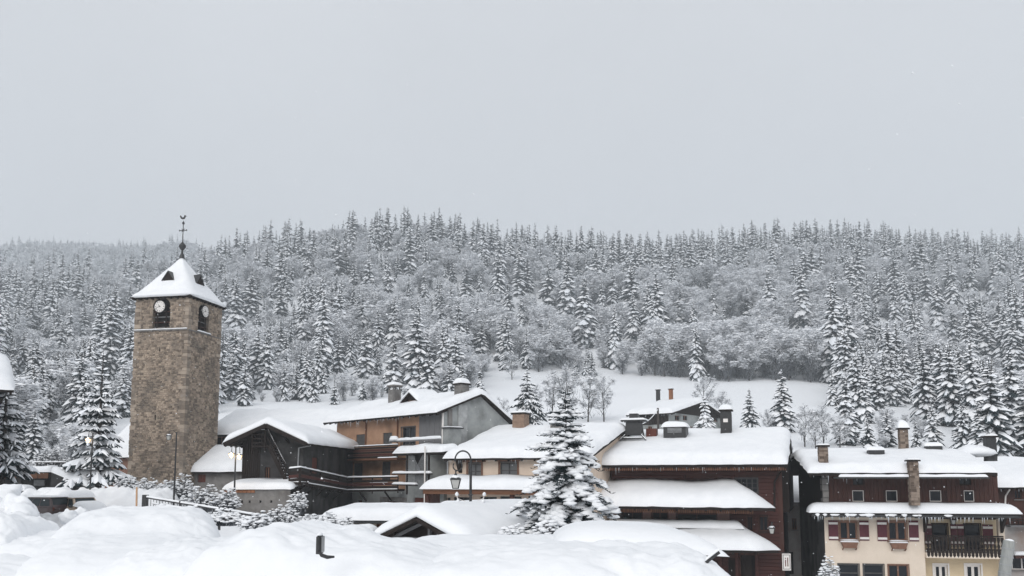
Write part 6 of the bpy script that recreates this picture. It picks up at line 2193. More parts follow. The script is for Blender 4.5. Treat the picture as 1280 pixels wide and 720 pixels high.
def broadleaf_meshes(seed, H=10.0, spread=3.0, dense=1.0, clumps=1.0, frost=.8, low=.28, under=520):
    """leafless tree: limbs and twigs, twigs white with rime and clumps of snow"""
    rnd = random.Random(seed)
    tr, cr, fr = MB(), MB(), MB()
    top = V((rnd.uniform(-.4, .4), rnd.uniform(-.4, .4), H * .62))
    tr.tube([(0, 0, -.4), (top.x * .3, top.y * .3, H * .3), top], [.16, .12, .06], 6)
    tips = []
    nl = 9
    for i in range(nl):
        t = lerp(low, 1, i / (nl - 1))
        b = V((0, 0, 0)).lerp(top, t); b.z = H * .62 * t
        az = i * 2.4 + rnd.uniform(-.4, .4)
        L = spread * rnd.uniform(.75, 1.1) * (1.05 - .45 * t)
        e = b + V((math.cos(az) * L, math.sin(az) * L, L * rnd.uniform(.5, .9) + H * .1))
        mid = b.lerp(e, .5) + V((0, 0, -.1 * L))
        tr.tube([b, mid, e], [.06, .04, .018], 4, cap=False)
        for k in range(6):
            s = b.lerp(e, rnd.uniform(.3, 1))
            az2 = az + rnd.uniform(-1.4, 1.4)
            L2 = L * rnd.uniform(.3, .6)
            e2 = s + V((math.cos(az2) * L2, math.sin(az2) * L2, L2 * rnd.uniform(.2, 1.1)))
            tr.tube([s, e2], [.022, .01], 3, cap=False)
            tips.append((s, e2))
    tips.append((top, top + V((0, 0, H * .3))))
    for k in range(5): tips.append((top, top + V((rnd.uniform(-1, 1), rnd.uniform(-1, 1), H * rnd.uniform(.2, .34)))))
    nt_ = int(1500 * dense)
    for k in range(nt_):
        a, b = tips[rnd.randrange(len(tips))]
        p = a.lerp(b, rnd.uniform(.1, 1.05)) + V((rnd.gauss(0, .25), rnd.gauss(0, .25), rnd.gauss(0, .2)))
        az = rnd.random() * 6.28; L = rnd.uniform(.35, .95); el = rnd.uniform(-.35, 1.0)
        d = V((math.cos(az) * math.cos(el), math.sin(az) * math.cos(el), math.sin(el))) * L
        w = rnd.uniform(.018, .045)
        s = V((-math.sin(az), math.cos(az), rnd.uniform(-.6, .6))) * w
        tgt = fr if rnd.random() < frost else cr
        q = p + d * .55 + V((rnd.uniform(-.08, .08), rnd.uniform(-.08, .08), 0))
        tgt.face([p - s, p + s, q + s * .7, q - s * .7])
        tgt.face([q - s * .7, q + s * .7, p + d])
        tw = p.lerp(q, .6); d2 = V((rnd.uniform(-1, 1), rnd.uniform(-1, 1), rnd.uniform(-.3, .7))) * L * .5
        tgt.face([tw - s * .7, tw + s * .7, tw + d2])
    for k in range(under):                                   # bare dark stems and under-twigs inside the crown
        t = rnd.random() ** .8; az = rnd.random() * 6.28; rr = spread * .75 * math.sqrt(rnd.random()) * (.55 + .5 * t)
        p = V((math.cos(az) * rr, math.sin(az) * rr, H * (.02 + .5 * t))); L = rnd.uniform(.5, 1.5)
        d = V((rnd.uniform(-.5, .5), rnd.uniform(-.5, .5), rnd.uniform(.5, 1))) * L; s = V((-math.sin(az), math.cos(az), 0)) * rnd.uniform(.02, .06)
        cr.face([p - s, p + s, p + d + s * .4, p + d - s * .4])
    for k in range(int(760 * clumps)):
        a, b = tips[rnd.randrange(len(tips))]
        p = a.lerp(b, rnd.uniform(.2, 1.05)) + V((rnd.gauss(0, .3), rnd.gauss(0, .3), rnd.gauss(0, .25)))
        r = rnd.uniform(.09, .38); az = rnd.random() * 6.28
        u, v_ = V((math.cos(az), math.sin(az), rnd.uniform(-.35, .1))) * r * rnd.uniform(.9, 1.9), V((-math.sin(az), math.cos(az), rnd.uniform(-.4, .1))) * r * .7
        top_ = p + V((0, 0, r * .5))
        fr.raw([p + u, p + v_ + u * .2, p - u, p - v_ + u * .1, top_], [(0, 1, 4), (1, 2, 4), (2, 3, 4), (3, 0, 4)])
    return cr.mesh('crown', TWIG), fr.mesh('rime', FROST), tr.mesh('trunk', BARK)
SPR = [spruce_meshes(100 + k, snow=[1.15, 1.0, 1.25, 1.05, 1.2, .9][k], Rr=[1.8, 2.1, 1.6, 2.3, 1.5, 1.95][k], droop=[.95, .8, 1.1, .9, 1.0, .75][k], nwh=[13, 12, 14, 12, 15, 13][k]) for k in range(6)]
BRD = [broadleaf_meshes(200 + k, spread=[2.9, 3.4, 2.6, 3.1, 2.3][k], H=10, dense=[1, 1.1, .95, 1.05, .9][k], clumps=[1.4, 1.7, 1.2, 1.8, 1.4][k], frost=[.90, .93, .86, .94, .9][k]) for k in range(5)]

SPRN = [spruce_meshes(140 + k, snow=[1.1, 1.0, 1.2, .95][k], Rr=[1.7, 2.0, 1.55, 1.85][k], droop=[.9, .75, 1.0, .85][k], nwh=[24, 21, 25, 22][k], per=9) for k in range(4)]
BARE = [broadleaf_meshes(240 + k, spread=[2.6, 3.0][k], dense=1.0, clumps=.35, frost=.62, low=.2, under=40) for k in range(2)]
# what a sight line towards the hill must clear (roofs of the village, in rows of the photograph)
SKY = [(-50, 468), (18, 470), (19, 585), (130, 570), (131, 526), (160, 526), (161, 372), (225, 320), (280, 385), (281, 512), (430, 505), (450, 496), (600, 488), (645, 530), (740, 530), (785, 545), (988, 541), (990, 570), (1008, 566), (1240, 565), (1245, 580), (1300, 585)]
def roofline(px):
    for (a, ya), (b, yb) in zip(SKY, SKY[1:]):
        if px <= b: return lerp(ya, yb, (px - a) / max(1e-6, b - a)) if px >= a else ya
    return 585
LM = [(-60, 60, 'left of the tall dark spruce'), (60, 160, 'behind the tall dark spruce'), (160, 285, 'behind the stone tower'), (285, 345, 'above the dark barn'), (345, 420, 'above the long church roof'), (420, 500, 'above the orange house'),
      (500, 600, 'above the grey gable'), (600, 680, 'above the cream shop house'), (680, 760, 'above the garden fir'), (760, 835, 'above the farmhouse'), (835, 920, 'above the chalet vents'), (920, 1000, 'above the chalet corner'),
      (1000, 1060, 'above the alley'), (1060, 1130, 'above the left beige-house chimney'), (1130, 1200, 'above the tall beige-house chimney'), (1200, 1400, 'above the gutter house')]
ORD = ['first', 'second', 'third', 'fourth', 'fifth', 'sixth', 'seventh', 'eighth', 'ninth', 'tenth', 'eleventh', 'twelfth', 'thirteenth', 'fourteenth', 'fifteenth', 'sixteenth', 'seventeenth', 'eighteenth', 'nineteenth', 'twentieth', 'twenty-first', 'twenty-second', 'twenty-third', 'twenty-fourth', 'twenty-fifth', 'twenty-sixth']
CON_HAND = [(442, 327, 358), (423, 300, 347), (385, 305, 350), (402, 283, 304), (484, 286, 316), (512, 271, 302), (485, 324, 369), (492, 372, 436), (453, 369, 411), (380, 382, 430), (350, 353, 398), (359, 347, 379), (321, 347, 375), (322, 382, 411),
            (551, 366, 404), (530, 339, 375), (511, 321, 347), (556, 324, 347), (565, 324, 353), (583, 334, 375), (600, 334, 366), (602, 404, 446), (333, 423, 487), (357, 414, 455), (314, 474, 500), (423, 417, 468), (437, 414, 459), (456, 411, 474),
            (492, 423, 492), (523, 439, 492), (536, 436, 492), (562, 452, 494), (578, 452, 494), (600, 458, 494), (392, 462, 504), (418, 474, 507), (404, 450, 492), (648, 323, 370), (659, 323, 366), (635, 353, 395), (651, 372, 410), (686, 331, 385), (710, 323, 398), (723, 318, 347),
            (731, 347, 436), (752, 351, 386), (766, 337, 382), (792, 366, 430), (851, 361, 407), (884, 335, 363), (892, 360, 398), (905, 380, 404), (868, 338, 360), (720, 449, 471), (732, 446, 471), (740, 442, 471), (1003, 330, 415), (934, 359, 399),
            (1118, 353, 403), (1087, 393, 427), (1192, 385, 431), (1235, 387, 451), (1269, 395, 467), (979, 463, 540), (938, 488, 546), (1059, 471, 556), (1041, 463, 508), (1081, 463, 530), (1097, 455, 514), (1116, 443, 508), (1130, 443, 504), (1110, 512, 560), (1158, 439, 530),
            (1148, 439, 496), (1190, 431, 534), (1218, 431, 546), (1243, 451, 576), (1268, 440, 560), (1174, 347, 419), (1158, 330, 379), (1170, 310, 343), (1192, 330, 383), (1214, 322, 367), (1243, 322, 371), (1146, 528, 566), (1290, 470, 575), (1206, 500, 570), (1086, 520, 566), (1225, 505, 574),
            (1167, 500, 562), (137, 412, 476), (153, 458, 522), (15, 424, 473), (76, 403, 440), (40, 513, 577), (38, 369, 414), (78, 398, 436), (52, 404, 424), (104, 379, 423), (280, 347, 407), (294, 350, 415), (313, 343, 400), (160, 360, 400), (290, 440, 500), (305, 452, 508), (20, 520, 575), (60, 480, 530), (128, 322, 345), (142, 320, 345), (184, 330, 350), (205, 326, 350), (232, 300, 330)]
WHITE_HAND = {(720, 449, 471), (732, 446, 471), (740, 442, 471)}
def in_meadow(px, py, y):
    if y < 120: return 480 < px < 1000
    if 590 < px < 880:
        edge = 466 + max(0, (px - 740)) * .085 + max(0, 640 - px) * .35
        return py > edge
    if 880 <= px < 1040: return py > 478
    return False
def forest():
    rnd = random.Random(12)
    con, brd = [], []
    for h in CON_HAND:
        px, yt, yb = h
        p = ground_hit(px, yb, 95)
        if p is None: continue
        _, _, f = project(p)
        hh = (yb - yt + 2) * f / FPX
        con.append(dict(p=p, h=hh, w=rnd.uniform(.95, 1.15), hand=True, white=h in WHITE_HAND))
    # the rest of the wood on a jittered grid
    y = 104.0
    while y < 1550:
        step = 5.6 if y < 230 else 7.4 if y < 420 else 9.6
        step = step if y < 760 else 12
        hw = .72 * y
        n = int(2 * hw / step)
        for i in range(n):
            x = -hw + (i + rnd.uniform(.1, .9)) * step
            yy = y + rnd.uniform(0, step)
            u = x / yy
            k = lerp(1.0, kfar(u), sstep(120, 420, yy))
            if yy / k > 715 and not (1080 < yy < 1540 and u < -.27): continue
            z = G(x, yy)
            px, py, f = project(V((x, yy, z)))
            if in_meadow(px, py, yy): continue
            if 280 < px < 1042 and py > 505: continue
            if 130 < px < 330 and py > 520: continue
            if px >= 1005 and py > 572: continue
            if yy < 125 and -.5 < u < .33: continue
            # mix of kinds over the slope
            cl = noise.noise(V((x * .013, yy * .013, 3.3)))
            q = .44 + .6 * cl
            ridge = yy / k
            if ridge > 585 and u > -.2: q = .66 + .3 * cl + (.25 if u > .0 else 0)
            if ridge > 560 and u <= -.2: q = .35
            if px > 1040: q = max(q, .55 + .35 * cl)
            if px > 1050 and py > 440: q = .86
            if px < 160 and py > 430: q += .25
            if py > 455 and px < 600: q += .22
            if 880 < px < 1040 and py > 360: q = .08
            hh = rnd.uniform(14, 34) if rnd.random() < q else None
            if hh is None:
                brd.append(dict(p=V((x, yy, z - .3)), h=rnd.uniform(12, 20) * (.72 if yy < 260 else 1), w=rnd.uniform(.9, 1.3), hand=False))
            else:
                if yy < 260: hh *= .72
                con.append(dict(p=V((x, yy, z - .3)), h=hh, w=rnd.uniform(.85, 1.15), hand=False, white=False))
        y += step
    # leafless trees standing on the meadow
    for px, yt, yb in ((690, 462, 525), (712, 455, 527), (735, 462, 528), (755, 470, 528), (672, 480, 522), (640, 440, 475), (880, 470, 530), (1030, 506, 560), (1006, 506, 560), (1050, 520, 566), (962, 512, 548), (905, 488, 536), (1020, 520, 566), (630, 498, 530)):
        p = ground_hit(px, yb, 95)
        if p is None: continue
        f = project(p)[2]
        brd.append(dict(p=p, h=(yb - yt) * f / FPX, w=1.0, hand=True, bare=True))
    for t in con + brd:
        px, py, f = project(t['p'])
        t['px'], t['py'], t['f'] = px, py, f
        t['hp'] = t['h'] * FPX / f
        t['yt'] = py - t['hp']
        t['rz'] = rnd.random() * 6.28
    # nothing may grow in front of the trees picked out of the photograph
    hands = [t for t in con if t['hand']]
    for lst in (con, brd):
        for t in lst:
            if t['hand']: continue
            for h in hands:
                if h['f'] > t['f'] and abs(h['px'] - t['px']) < h['hp'] * .15 + t['hp'] * (.14 if lst is con else .22):
                    lim = h['yt'] + .96 * h['hp']
                    if t['yt'] < lim: t['h'] = min(t['h'], max(2.6 if lst is brd else 0, (t['py'] - lim) * t['f'] / FPX))
            if 968 < t['px'] < 1042 and 506 <= t['py'] and t['yt'] < 503: t['h'] = max(.5, (t['py'] - 503) * t['f'] / FPX)
            t['hp'] = t['h'] * FPX / t['f']; t['yt'] = t['py'] - t['hp']
    con = [t for t in con if t['hand'] or t['h'] > 6]
    brd = [t for t in brd if t['hand'] or t['h'] > 1.8]
    # who shows: a coarse front-to-back count of uncovered cells
    cells = set()
    cw = 3
    allt = sorted([(t, 'c') for t in con] + [(t, 'b') for t in brd], key=lambda a: a[0]['f'])
    for t, kd in allt:
        vis = 0
        wid = t['hp'] * (.36 if kd == 'c' else .6) * t['w']
        new = []
        j = t['yt']
        while j < t['py']:
            fr_ = (j - t['yt']) / max(1, t['hp'])
            hwid = wid / 2 * (fr_ * .9 + .1 if kd == 'c' else math.sin(math.pi * min(1, fr_ * .9 + .1)))
            i = t['px'] - hwid
            while i <= t['px'] + hwid:
                c = (int(i // cw), int(j // cw))
                if -15 < i < 1295 and j < roofline(i) and c not in cells:
                    new.append(c); vis += 1
                i += cw
            j += cw
        cells.update(new)
        t['vis'] = vis * cw * cw
    def split(lst):
        lst.sort(key=lambda t: (-t['hand'] * (t['vis'] > 20), -t['vis']))
        ind = [t for t in lst[:298] if t['vis'] > 30]
        return ind, lst[len(ind):]
    ci, cs = split(con)
    bi, bs = split(brd)
    def band(y): return 'on the skyline' if y < 322 else 'high on the slope' if y < 365 else 'halfway up the slope' if y < 412 else 'low on the slope' if y < 455 else 'at the slope foot'
    for lst, what in ((ci, 'spruce'), (bi, 'leafless tree')):
        cellsd = {}
        for t in lst:
            cy = t['yt'] + t['hp'] * .3
            lm = next((l for a, b, l in LM if a <= t['px'] < b), LM[0][2] if t['px'] < 0 else LM[-1][2])
            cellsd.setdefault((band(cy), lm), []).append(t)
        for (bd, lm), ts in cellsd.items():
            ts.sort(key=lambda t: t['px'])
            for k, t in enumerate(ts):
                adj = 'snow-laden' if what == 'spruce' else 'rime-white'
                t['label'] = (f'{adj} {what}' if len(ts) == 1 else f'{ORD[min(k, 25)]} {what} from left') + f' {bd} {lm}'
    for lst, protos, cat, name, grp in ((ci, SPR, 'spruce', 'spruce_tree', 'snow-laden spruces on the hillside'), (bi, BRD, 'tree', 'frosted_tree', 'leafless frosted trees on the hillside')):
        for t in lst:
            use = SPRN if cat == 'spruce' and t['hp'] > 58 else BARE if t.get('bare') else protos
            cr, sn, tr = use[rnd.randrange(len(use))]
            s = t['h'] / (10.0 if cat == 'spruce' else 9.4)
            sw = s * t['w'] * (1.0 if cat == 'spruce' else 1.0)
            if cat == 'spruce': sw *= 1.3 if t['hand'] else 1.12
            o = thing(name, t['label'], cat, t['p'], t['rz'], grp)
            o.scale = (sw, sw, s)
            inst('trunk', tr, o)
            c = inst('crown', cr, o)
            inst('branch_snow' if cat == 'spruce' else 'rime', sn, c)['kind'] = 'stuff'
    # the rest of the wood as one mass for each kind
    for lst, protos, name, label, div in ((cs, SPR, 'conifer_forest', 'distant mass of snow-laden spruces filling the hill', 10.0), (bs, BRD, 'broadleaf_forest', 'distant mass of frosted leafless trees filling the hill', 9.4)):
        forest_mass(name, label, lst, protos, div, rnd)
    print('FOREST', len(ci), len(cs), len(bi), len(bs))
def forest_mass(name, label, lst, protos, div, rnd):
    me = bpy.data.meshes.new(name)
    me.from_pydata([tuple(t['p']) for t in lst], [], [])
    for nm, tp in (('scl', 'FLOAT_VECTOR'), ('rot', 'FLOAT'), ('kind_id', 'INT')): me.attributes.new(nm, tp, 'POINT')
    sc = []
    for t in lst: s = t['h'] / div; sc += [s * t['w'], s * t['w'], s]
    me.attributes['scl'].data.foreach_set('vector', sc)
    me.attributes['rot'].data.foreach_set('value', [t['rz'] for t in lst])
    me.attributes['kind_id'].data.foreach_set('value', [rnd.randrange(len(protos)) for t in lst])
    o = bpy.data.objects.new(name, me)
    COL.objects.link(o)
    tag(o, label, None, None, 'stuff')
    g = bpy.data.node_groups.new(name, 'GeometryNodeTree')
    g.interface.new_socket('Geometry', in_out='INPUT', socket_type='NodeSocketGeometry')
    g.interface.new_socket('Geometry', in_out='OUTPUT', socket_type='NodeSocketGeometry')
    N = g.nodes.new
    gi, go = N('NodeGroupInput'), N('NodeGroupOutput')
    jn = N('GeometryNodeJoinGeometry')
    def attr(nm, tp):
        a = N('GeometryNodeInputNamedAttribute'); a.data_type = tp; a.inputs['Name'].default_value = nm
        return next(s for s in a.outputs if s.enabled)
    ks, rs, ss = attr('kind_id', 'INT'), attr('rot', 'FLOAT'), attr('scl', 'FLOAT_VECTOR')
    cx = N('ShaderNodeCombineXYZ'); g.links.new(rs, cx.inputs[2])
    for k, (cr, sn, tr) in enumerate(protos):
        jm = N('GeometryNodeJoinGeometry')
        for m_ in (cr, sn, tr):
            src = next((ob for ob in bpy.data.objects if ob.data == m_), None)
            if src is None: continue
            oi = N('GeometryNodeObjectInfo'); oi.transform_space = 'ORIGINAL'
            oi.inputs['Object'].default_value = src
            g.links.new(oi.outputs['Geometry'], jm.inputs[0])
        cmp = N('FunctionNodeCompare'); cmp.data_type = 'INT'; cmp.operation = 'EQUAL'
        ins = [s for s in cmp.inputs if s.enabled]
        g.links.new(ks, ins[0]); ins[1].default_value = k
        ip = N('GeometryNodeInstanceOnPoints')
        g.links.new(gi.outputs[0], ip.inputs['Points']); g.links.new(cmp.outputs[0], ip.inputs['Selection'])
        g.links.new(jm.outputs[0], ip.inputs['Instance']); g.links.new(cx.outputs[0], ip.inputs['Rotation']); g.links.new(ss, ip.inputs['Scale'])
        g.links.new(ip.outputs[0], jn.inputs[0])
    g.links.new(jn.outputs[0], go.inputs[0])
    md = o.modifiers.new('instances', 'NODES'); md.node_group = g
forest()

# ------------------------------------------------------------------ single trees and bushes in the village
def twiggy_fir():
    """the garden fir in front: dark finger twigs under thick pillows of snow"""
    rnd = random.Random(77)
    Y = 29.5
    pb, pt = P(708, 672, Y), P(711, 487, Y)
    gz = G(pb.x, pb.y) - .1
    Hh = pt.z - gz
    t = thing('garden_fir', 'bushy fir laden with thick snow pillows, standing nearest in front of the village', 'fir tree', (pb.x, pb.y, gz), 0)
    low = pb.z - gz
    m = MB(); m.tube([(0, 0, -.2), (.02, .02, Hh * .5), (0, 0, Hh * .98)], [.13, .08, .012], 8); m.build('trunk', BARK, t)
    R0 = 84 * Y / FPX
    boughs, snow = MB(), MB()
    z = low - .1
    span = Hh - z
    k = 0
    def twig(p, d, L, r):
        q = p + d * L
        side = d.cross(V((0, 0, 1)))
        if side.length < .01: side = V((1, 0, 0))
        side.normalize(); up = side.cross(d)
        mid = p + d * L * .45
        vs = [p, mid + side * r, mid + up * r * .7, mid - side * r, mid - up * r * .7, q]
        boughs.raw(vs, [(0, 1, 2), (0, 2, 3), (0, 3, 4), (0, 4, 1), (5, 2, 1), (5, 3, 2), (5, 4, 3), (5, 1, 4)])
    nwh = 24
    for i in range(nwh):
        tt = (i + rnd.uniform(.1, .9)) / nwh
        zz0 = z + span * tt * .97
        Lw = R0 * (1 - tt) ** .75 * rnd.uniform(.85, 1.08) + .05
        if .62 < tt < .76: Lw *= .8
        n = max(4, int(12 * (1 - tt * .65)))
        a0 = rnd.random() * 6.28
        for j in range(n):
            az = a0 + 6.283 * (j + rnd.uniform(-.3, .3)) / n
            L = Lw * rnd.uniform(.6, 1.15)
            zz = max(z, zz0 + rnd.uniform(-.28, .28))
            c, s_ = math.cos(az), math.sin(az)
            up, dr = rnd.uniform(.1, .3) + .35 * tt, rnd.uniform(.5, 1.05) * (1 - .6 * tt)
            base = V((0, 0, zz))
            sp = lambda q: base + V((c * L * q, s_ * L * q, L * (up * q - dr * q * q)))
            boughs.tube([sp(0), sp(.35), sp(.7), sp(1)], [.028, .02, .014, .006], 4)
            side = V((-s_, c, 0))
            ns = max(4, int(L / .075))
            for q_ in range(ns):
                q = .18 + .8 * q_ / ns
                for sg in (-1, 1):
                    d = (V((c, s_, 0)) * .75 + side * sg * rnd.uniform(.7, 1.1) + V((0, 0, rnd.uniform(-.85, .12)))).normalized()
                    tl = (.10 + .28 * L * (1 - q)) * rnd.uniform(.6, 1.2)
                    p = sp(q)
                    twig(p, d, tl, .022)
                    if tl > .22:
                        for f_ in (.4, .7):
                            for g_ in (-1, 1):
                                d2 = (d + V((-d.y, d.x, 0)) * g_ * .8 + V((0, 0, -.25))).normalized()
                                twig(p + d * tl * f_, d2, tl * .45, .018)
            twig(sp(1), (V((c, s_, .12 + .3 * tt))).normalized(), .13 + .05 * rnd.random(), .022)
            # pillows
            if rnd.random() < (.95 if tt < .8 else .55):
                nb = max(1, int(L / .2))
                for b in range(nb):
                    q = lerp(.3, .92, (b + rnd.uniform(.2, .8)) / nb)
                    w = (.07 + .16 * L * (1 - abs(q - .55))) * rnd.uniform(.7, 1.2)
                    w = min(w * .92, .21)
                    p = sp(q) + V((0, 0, .02)) + side * rnd.uniform(-.12, .12) * L
                    snow.blob(p, w, w * rnd.uniform(.75, 1.1), w * rnd.uniform(.4, .68), seed=k, nu=9, nv=5, amp=.75, flat=.35)
                    k += 1
            else:
                for b in range(2): snow.blob(sp(rnd.uniform(.4, .9)) + V((0, 0, .015)), .06, .05, .03, seed=k, nu=6, nv=4, amp=.4, flat=.2); k += 1
    boughs.tube([(0, 0, Hh * .9), (.01, 0, Hh + .04)], [.018, .008], 5)
    for q in range(9):
        az = q * 2.3; zz = Hh * (.88 + .012 * q)
        twig(V((0, 0, zz)), V((math.cos(az), math.sin(az), .5)).normalized(), .28 - .018 * q, .02)
        if q % 2: snow.blob((math.cos(az) * .12, math.sin(az) * .12, zz + .09), .06, .05, .035, seed=q, nu=6, nv=4)
    cr = boughs.build('crown', NEEDLE, t)
    snow.build('branch_snow', SNOW, cr, smooth=True)['kind'] = 'stuff'
twiggy_fir()
def village_spruce(px, yt, yb, Y, seed, label, Rk, nwh, per, droop, snow=1.0, up=.1):
    p, q = P(px, yb, Y), P(px, yt, Y)
    gz = G(p.x, p.y) - .2
    low = p.z - gz
    H = q.z - p.z
    rnd = random.Random(seed)
    t = thing('spruce_tree', label, 'spruce', (p.x, p.y, gz), 0, None)
    cr, sn = MB(), MB()
    Rr = H * Rk
    for i in range(nwh):
        tt = (i + rnd.uniform(.25, .75)) / nwh
        z = low + H * (.02 + .95 * tt)
        Lw = Rr * (1 - tt) ** .9 * rnd.uniform(.85, 1.1) + .12
        n = max(5, int(per * (1 - .5 * tt)))
        a0 = rnd.random() * 6.28
        for j in range(n):
            az = a0 + 6.283 * (j + rnd.uniform(-.3, .3)) / n
            L = Lw * rnd.uniform(.6, 1.18)
            for dz in (0,):
                frond(cr, sn, V((0, 0, z + rnd.uniform(-.1, .1))), az, L, up + .2 * tt, droop * (1 - .5 * tt) * rnd.uniform(.8, 1.25), max(.12, L * rnd.uniform(.2, .3)), rnd, snow * rnd.uniform(.6, 1.15), hang=1.15)
            if L > .9:                                    # side sprays give the bough its ragged edge
                for sg in (-1, 1):
                    for f_ in (.45, .7):
                        b = V((math.cos(az) * L * f_, math.sin(az) * L * f_, z + L * ((up + .2 * tt) * f_ - droop * (1 - .5 * tt) * f_ * f_)))
                        frond(cr, sn, b, az + sg * rnd.uniform(.6, .95), L * .42, .0, .55, max(.07, L * .1), rnd, snow * rnd.uniform(.4, 1.0), hang=1.2)
    tm = MB(); tm.tube([(0, 0, -.2), (0, 0, low + H * .5), (0, 0, low + H)], [.2, .12, .015], 8); tm.build('trunk', BARK, t)
    c = cr.build('crown', NEEDLE, t)
    sn.build('branch_snow', SNOW_TREE, c)['kind'] = 'stuff'
village_spruce(121, 436, 602, 69, 5, 'tall dark spruce with layered snowy boughs left of the stone tower', .24, 19, 9, .42, 1.0)
village_spruce(659, 458, 552, 118, 6, 'lone dark spruce on the meadow behind the cream shop house', .40, 22, 9, .85, .75)
village_spruce(2, 470, 592, 46, 7, 'dark spruce at the left edge below the snowy house corner', .3, 16, 9, .5, .9)
village_spruce(881, 493, 545, 96, 8, 'drooping snow-clad spruce hiding the right end of the farmhouse', .34, 15, 9, .9, 1.5)
def bush(px, yt, yb, Y, wpx, seed, label, name='snowy_bush', cat='bush', dense=1.0, grp=None):
    p, q = P(px, yb, Y), P(px, yt, Y)
    gz = p.z - .15
    H = q.z - gz
    Rr = wpx * Y / FPX / 2
    rnd = random.Random(seed)
    t = thing(name, label, cat, (p.x, p.y, gz), 0, grp)
    tw, sn = MB(), MB()
    n = int((60 + Rr * H * 48) * dense)
    for k in range(n):
        az = rnd.random() * 6.28; rr = Rr * math.sqrt(rnd.random())
        b = V((math.cos(az) * rr * .55, math.sin(az) * rr * .4, 0))
        e = V((math.cos(az) * rr, math.sin(az) * rr * .6, H * (1 - .55 * (rr / Rr) ** 2) * rnd.uniform(.55, 1.0)))
        tw.tube([b, b.lerp(e, .6) + V((0, 0, .05)), e], [.018, .012, .005], 3, cap=False)
        for f_ in range(4):
            s = b.lerp(e, rnd.uniform(.4, 1)); az2 = rnd.random() * 6.28; L = rnd.uniform(.12, .34)
            d = V((math.cos(az2), math.sin(az2), rnd.uniform(-.5, .6))) * L
            w = V((-math.sin(az2), math.cos(az2), .3)) * rnd.uniform(.012, .045)
            tw.face([s - w * .4, s + d * .5 + w, s + d, s + d * .5 - w])
            if rnd.random() < .75:
                r_ = rnd.uniform(.028, .08)
                sn.blob(s + d * .6 + V((0, 0, .02)), r_ * 1.3, r_, r_ * .6, seed=seed + k * 5 + f_, nu=6, nv=4, amp=.5, flat=.4)
        if rnd.random() < .6:
            r_ = rnd.uniform(.05, .13); sn.blob(e, r_ * 1.2, r_, r_ * .6, seed=seed + k, nu=8, nv=5, amp=.5, flat=.4)
    c = tw.build('twigs', TWIG if name != 'snowy_hedge' else NEEDLE, t)
    c['kind'] = 'stuff'
    sn.build('branch_snow', SNOW, c, smooth=True)['kind'] = 'stuff'
B_ = 'snowy bushes below the church'
for a in [(157, 592, 616, 66, 34, 'frosted grey bush right of the stair wall'), (185, 596, 616, 64, 36, 'snowy dark-leaved bush under the tower left edge'), (212, 599, 618, 62, 36, 'low snow-capped bush above the dark teal car'),
          (228, 590, 622, 60, 26, 'upright snowy bush beside the middle lamp post'), (255, 604, 638, 52, 60, 'broad snow-covered bush before the sacristy'), (285, 608, 636, 50, 30, 'snowy bush tip against the terrace wall'),
          (352, 628, 658, 48, 46, 'large arching snow-covered bush under the timber gallery'), (372, 612, 640, 50, 26, 'spiky snow-dotted bush above the arching one'), (390, 640, 660, 45, 30, 'snowy bush right of the arching one'), (412, 640, 664, 43, 40, 'round snow-knobbed bush left of the long low shed'),
          (432, 645, 668, 42, 24, 'small snowy bush touching the long low shed'), (203, 627, 645, 34.2, 34, 'snow-dusted hedge part beside the thick railing post'), (238, 630, 648, 33, 50, 'snowy hedge along the middle of the railing'), (282, 635, 652, 31, 50, 'snowy hedge along the railing right of the middle'), (320, 641, 658, 29.6, 40, 'snowy hedge at the right railing end')]:
    bush(*a[:5], int(a[0]), a[5], grp=B_)
bush(1037, 694, 735, 46, 26, 9, 'small snowy bush at the left corner of the beige house')
bush(686, 644, 676, 27.5, 34, 19, 'snow-hooded shrub at the foot of the garden fir', dense=.8)
bush(640, 655, 672, 28, 34, 29, 'twiggy snow-dusted branch tips left of the garden fir', dense=.5)
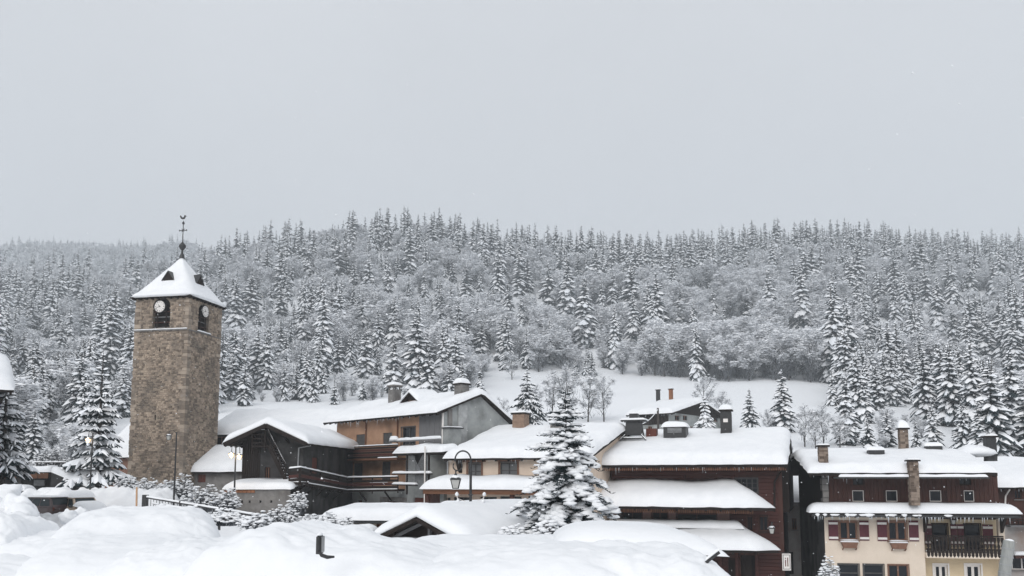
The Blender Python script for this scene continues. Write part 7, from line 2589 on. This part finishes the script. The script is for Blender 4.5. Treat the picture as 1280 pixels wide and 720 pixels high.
bush(18, 560, 592, 64, 44, 39, 'bare dark bush behind the left deck', dense=.8)
bush(62, 556, 592, 70, 50, 49, 'snowy bush behind the handrail of the stair wall')
chalet()
beige_house()
alley_house()
east_house()
corner_house()
farmhouse()
stair_wall()
square()
hooped_lamp()
lamp_post(112.5, 541, 611, 58, 'lit street lamp with one lantern in front of the tall dark spruce', [(-.28, 0)], True)
lamp_post(217.5, 540, 620, 56, 'unlit street lamp standing against the stone tower', [(-.5, .15)], False)
lamp_post(293, 559, 614, 54, 'twin street lamp with two glowing lanterns beside the dark barn', [(-.26, 0), (.26, -.1)], True)

# ------------------------------------------------------------------ falling snow and the air
def snowfall():
    rnd = random.Random(3)
    m = MB()
    for k in range(2600):
        y = 5 + 60 * rnd.random() ** .7
        x, z = rnd.uniform(-.75, .75) * y, EYE.z + y * rnd.uniform(-.16, .62)
        if z < G(x, y) + .2: continue
        r = rnd.uniform(.006, .017) * (.6 + y / 40)
        c = V((x, y, z))
        m.raw([c + V((0, 0, r)), c + V((r, 0, -r * .4)), c + V((-r * .5, r * .8, -r * .4)), c + V((-r * .5, -r * .8, -r * .4))], [(0, 1, 2), (0, 2, 3), (0, 3, 1), (3, 2, 1)])
    o = m.build('snowfall', SNOW)
    tag(o, 'scattered falling snowflakes in the air over the village', None, None, 'stuff')
snowfall()
def haze():
    m = MB()
    m.box(-1900, 1900, -70, 2300, -12, 720)
    hm = bpy.data.materials.new('haze_air'); hm.use_nodes = True
    t = hm.node_tree
    for n in list(t.nodes): t.nodes.remove(n)
    out = t.nodes.new('ShaderNodeOutputMaterial')
    pv = t.nodes.new('ShaderNodeVolumePrincipled')
    pv.inputs['Color'].default_value = (.90, .955, 1.0, 1)
    pv.inputs['Density'].default_value = HAZE
    pv.inputs['Anisotropy'].default_value = .2
    t.links.new(pv.outputs[0], out.inputs['Volume'])
    o = m.build('haze', hm)
    tag(o, 'thin cold snowy air fading the wooded hill', None, None, 'stuff')
HAZE = .0005
haze()
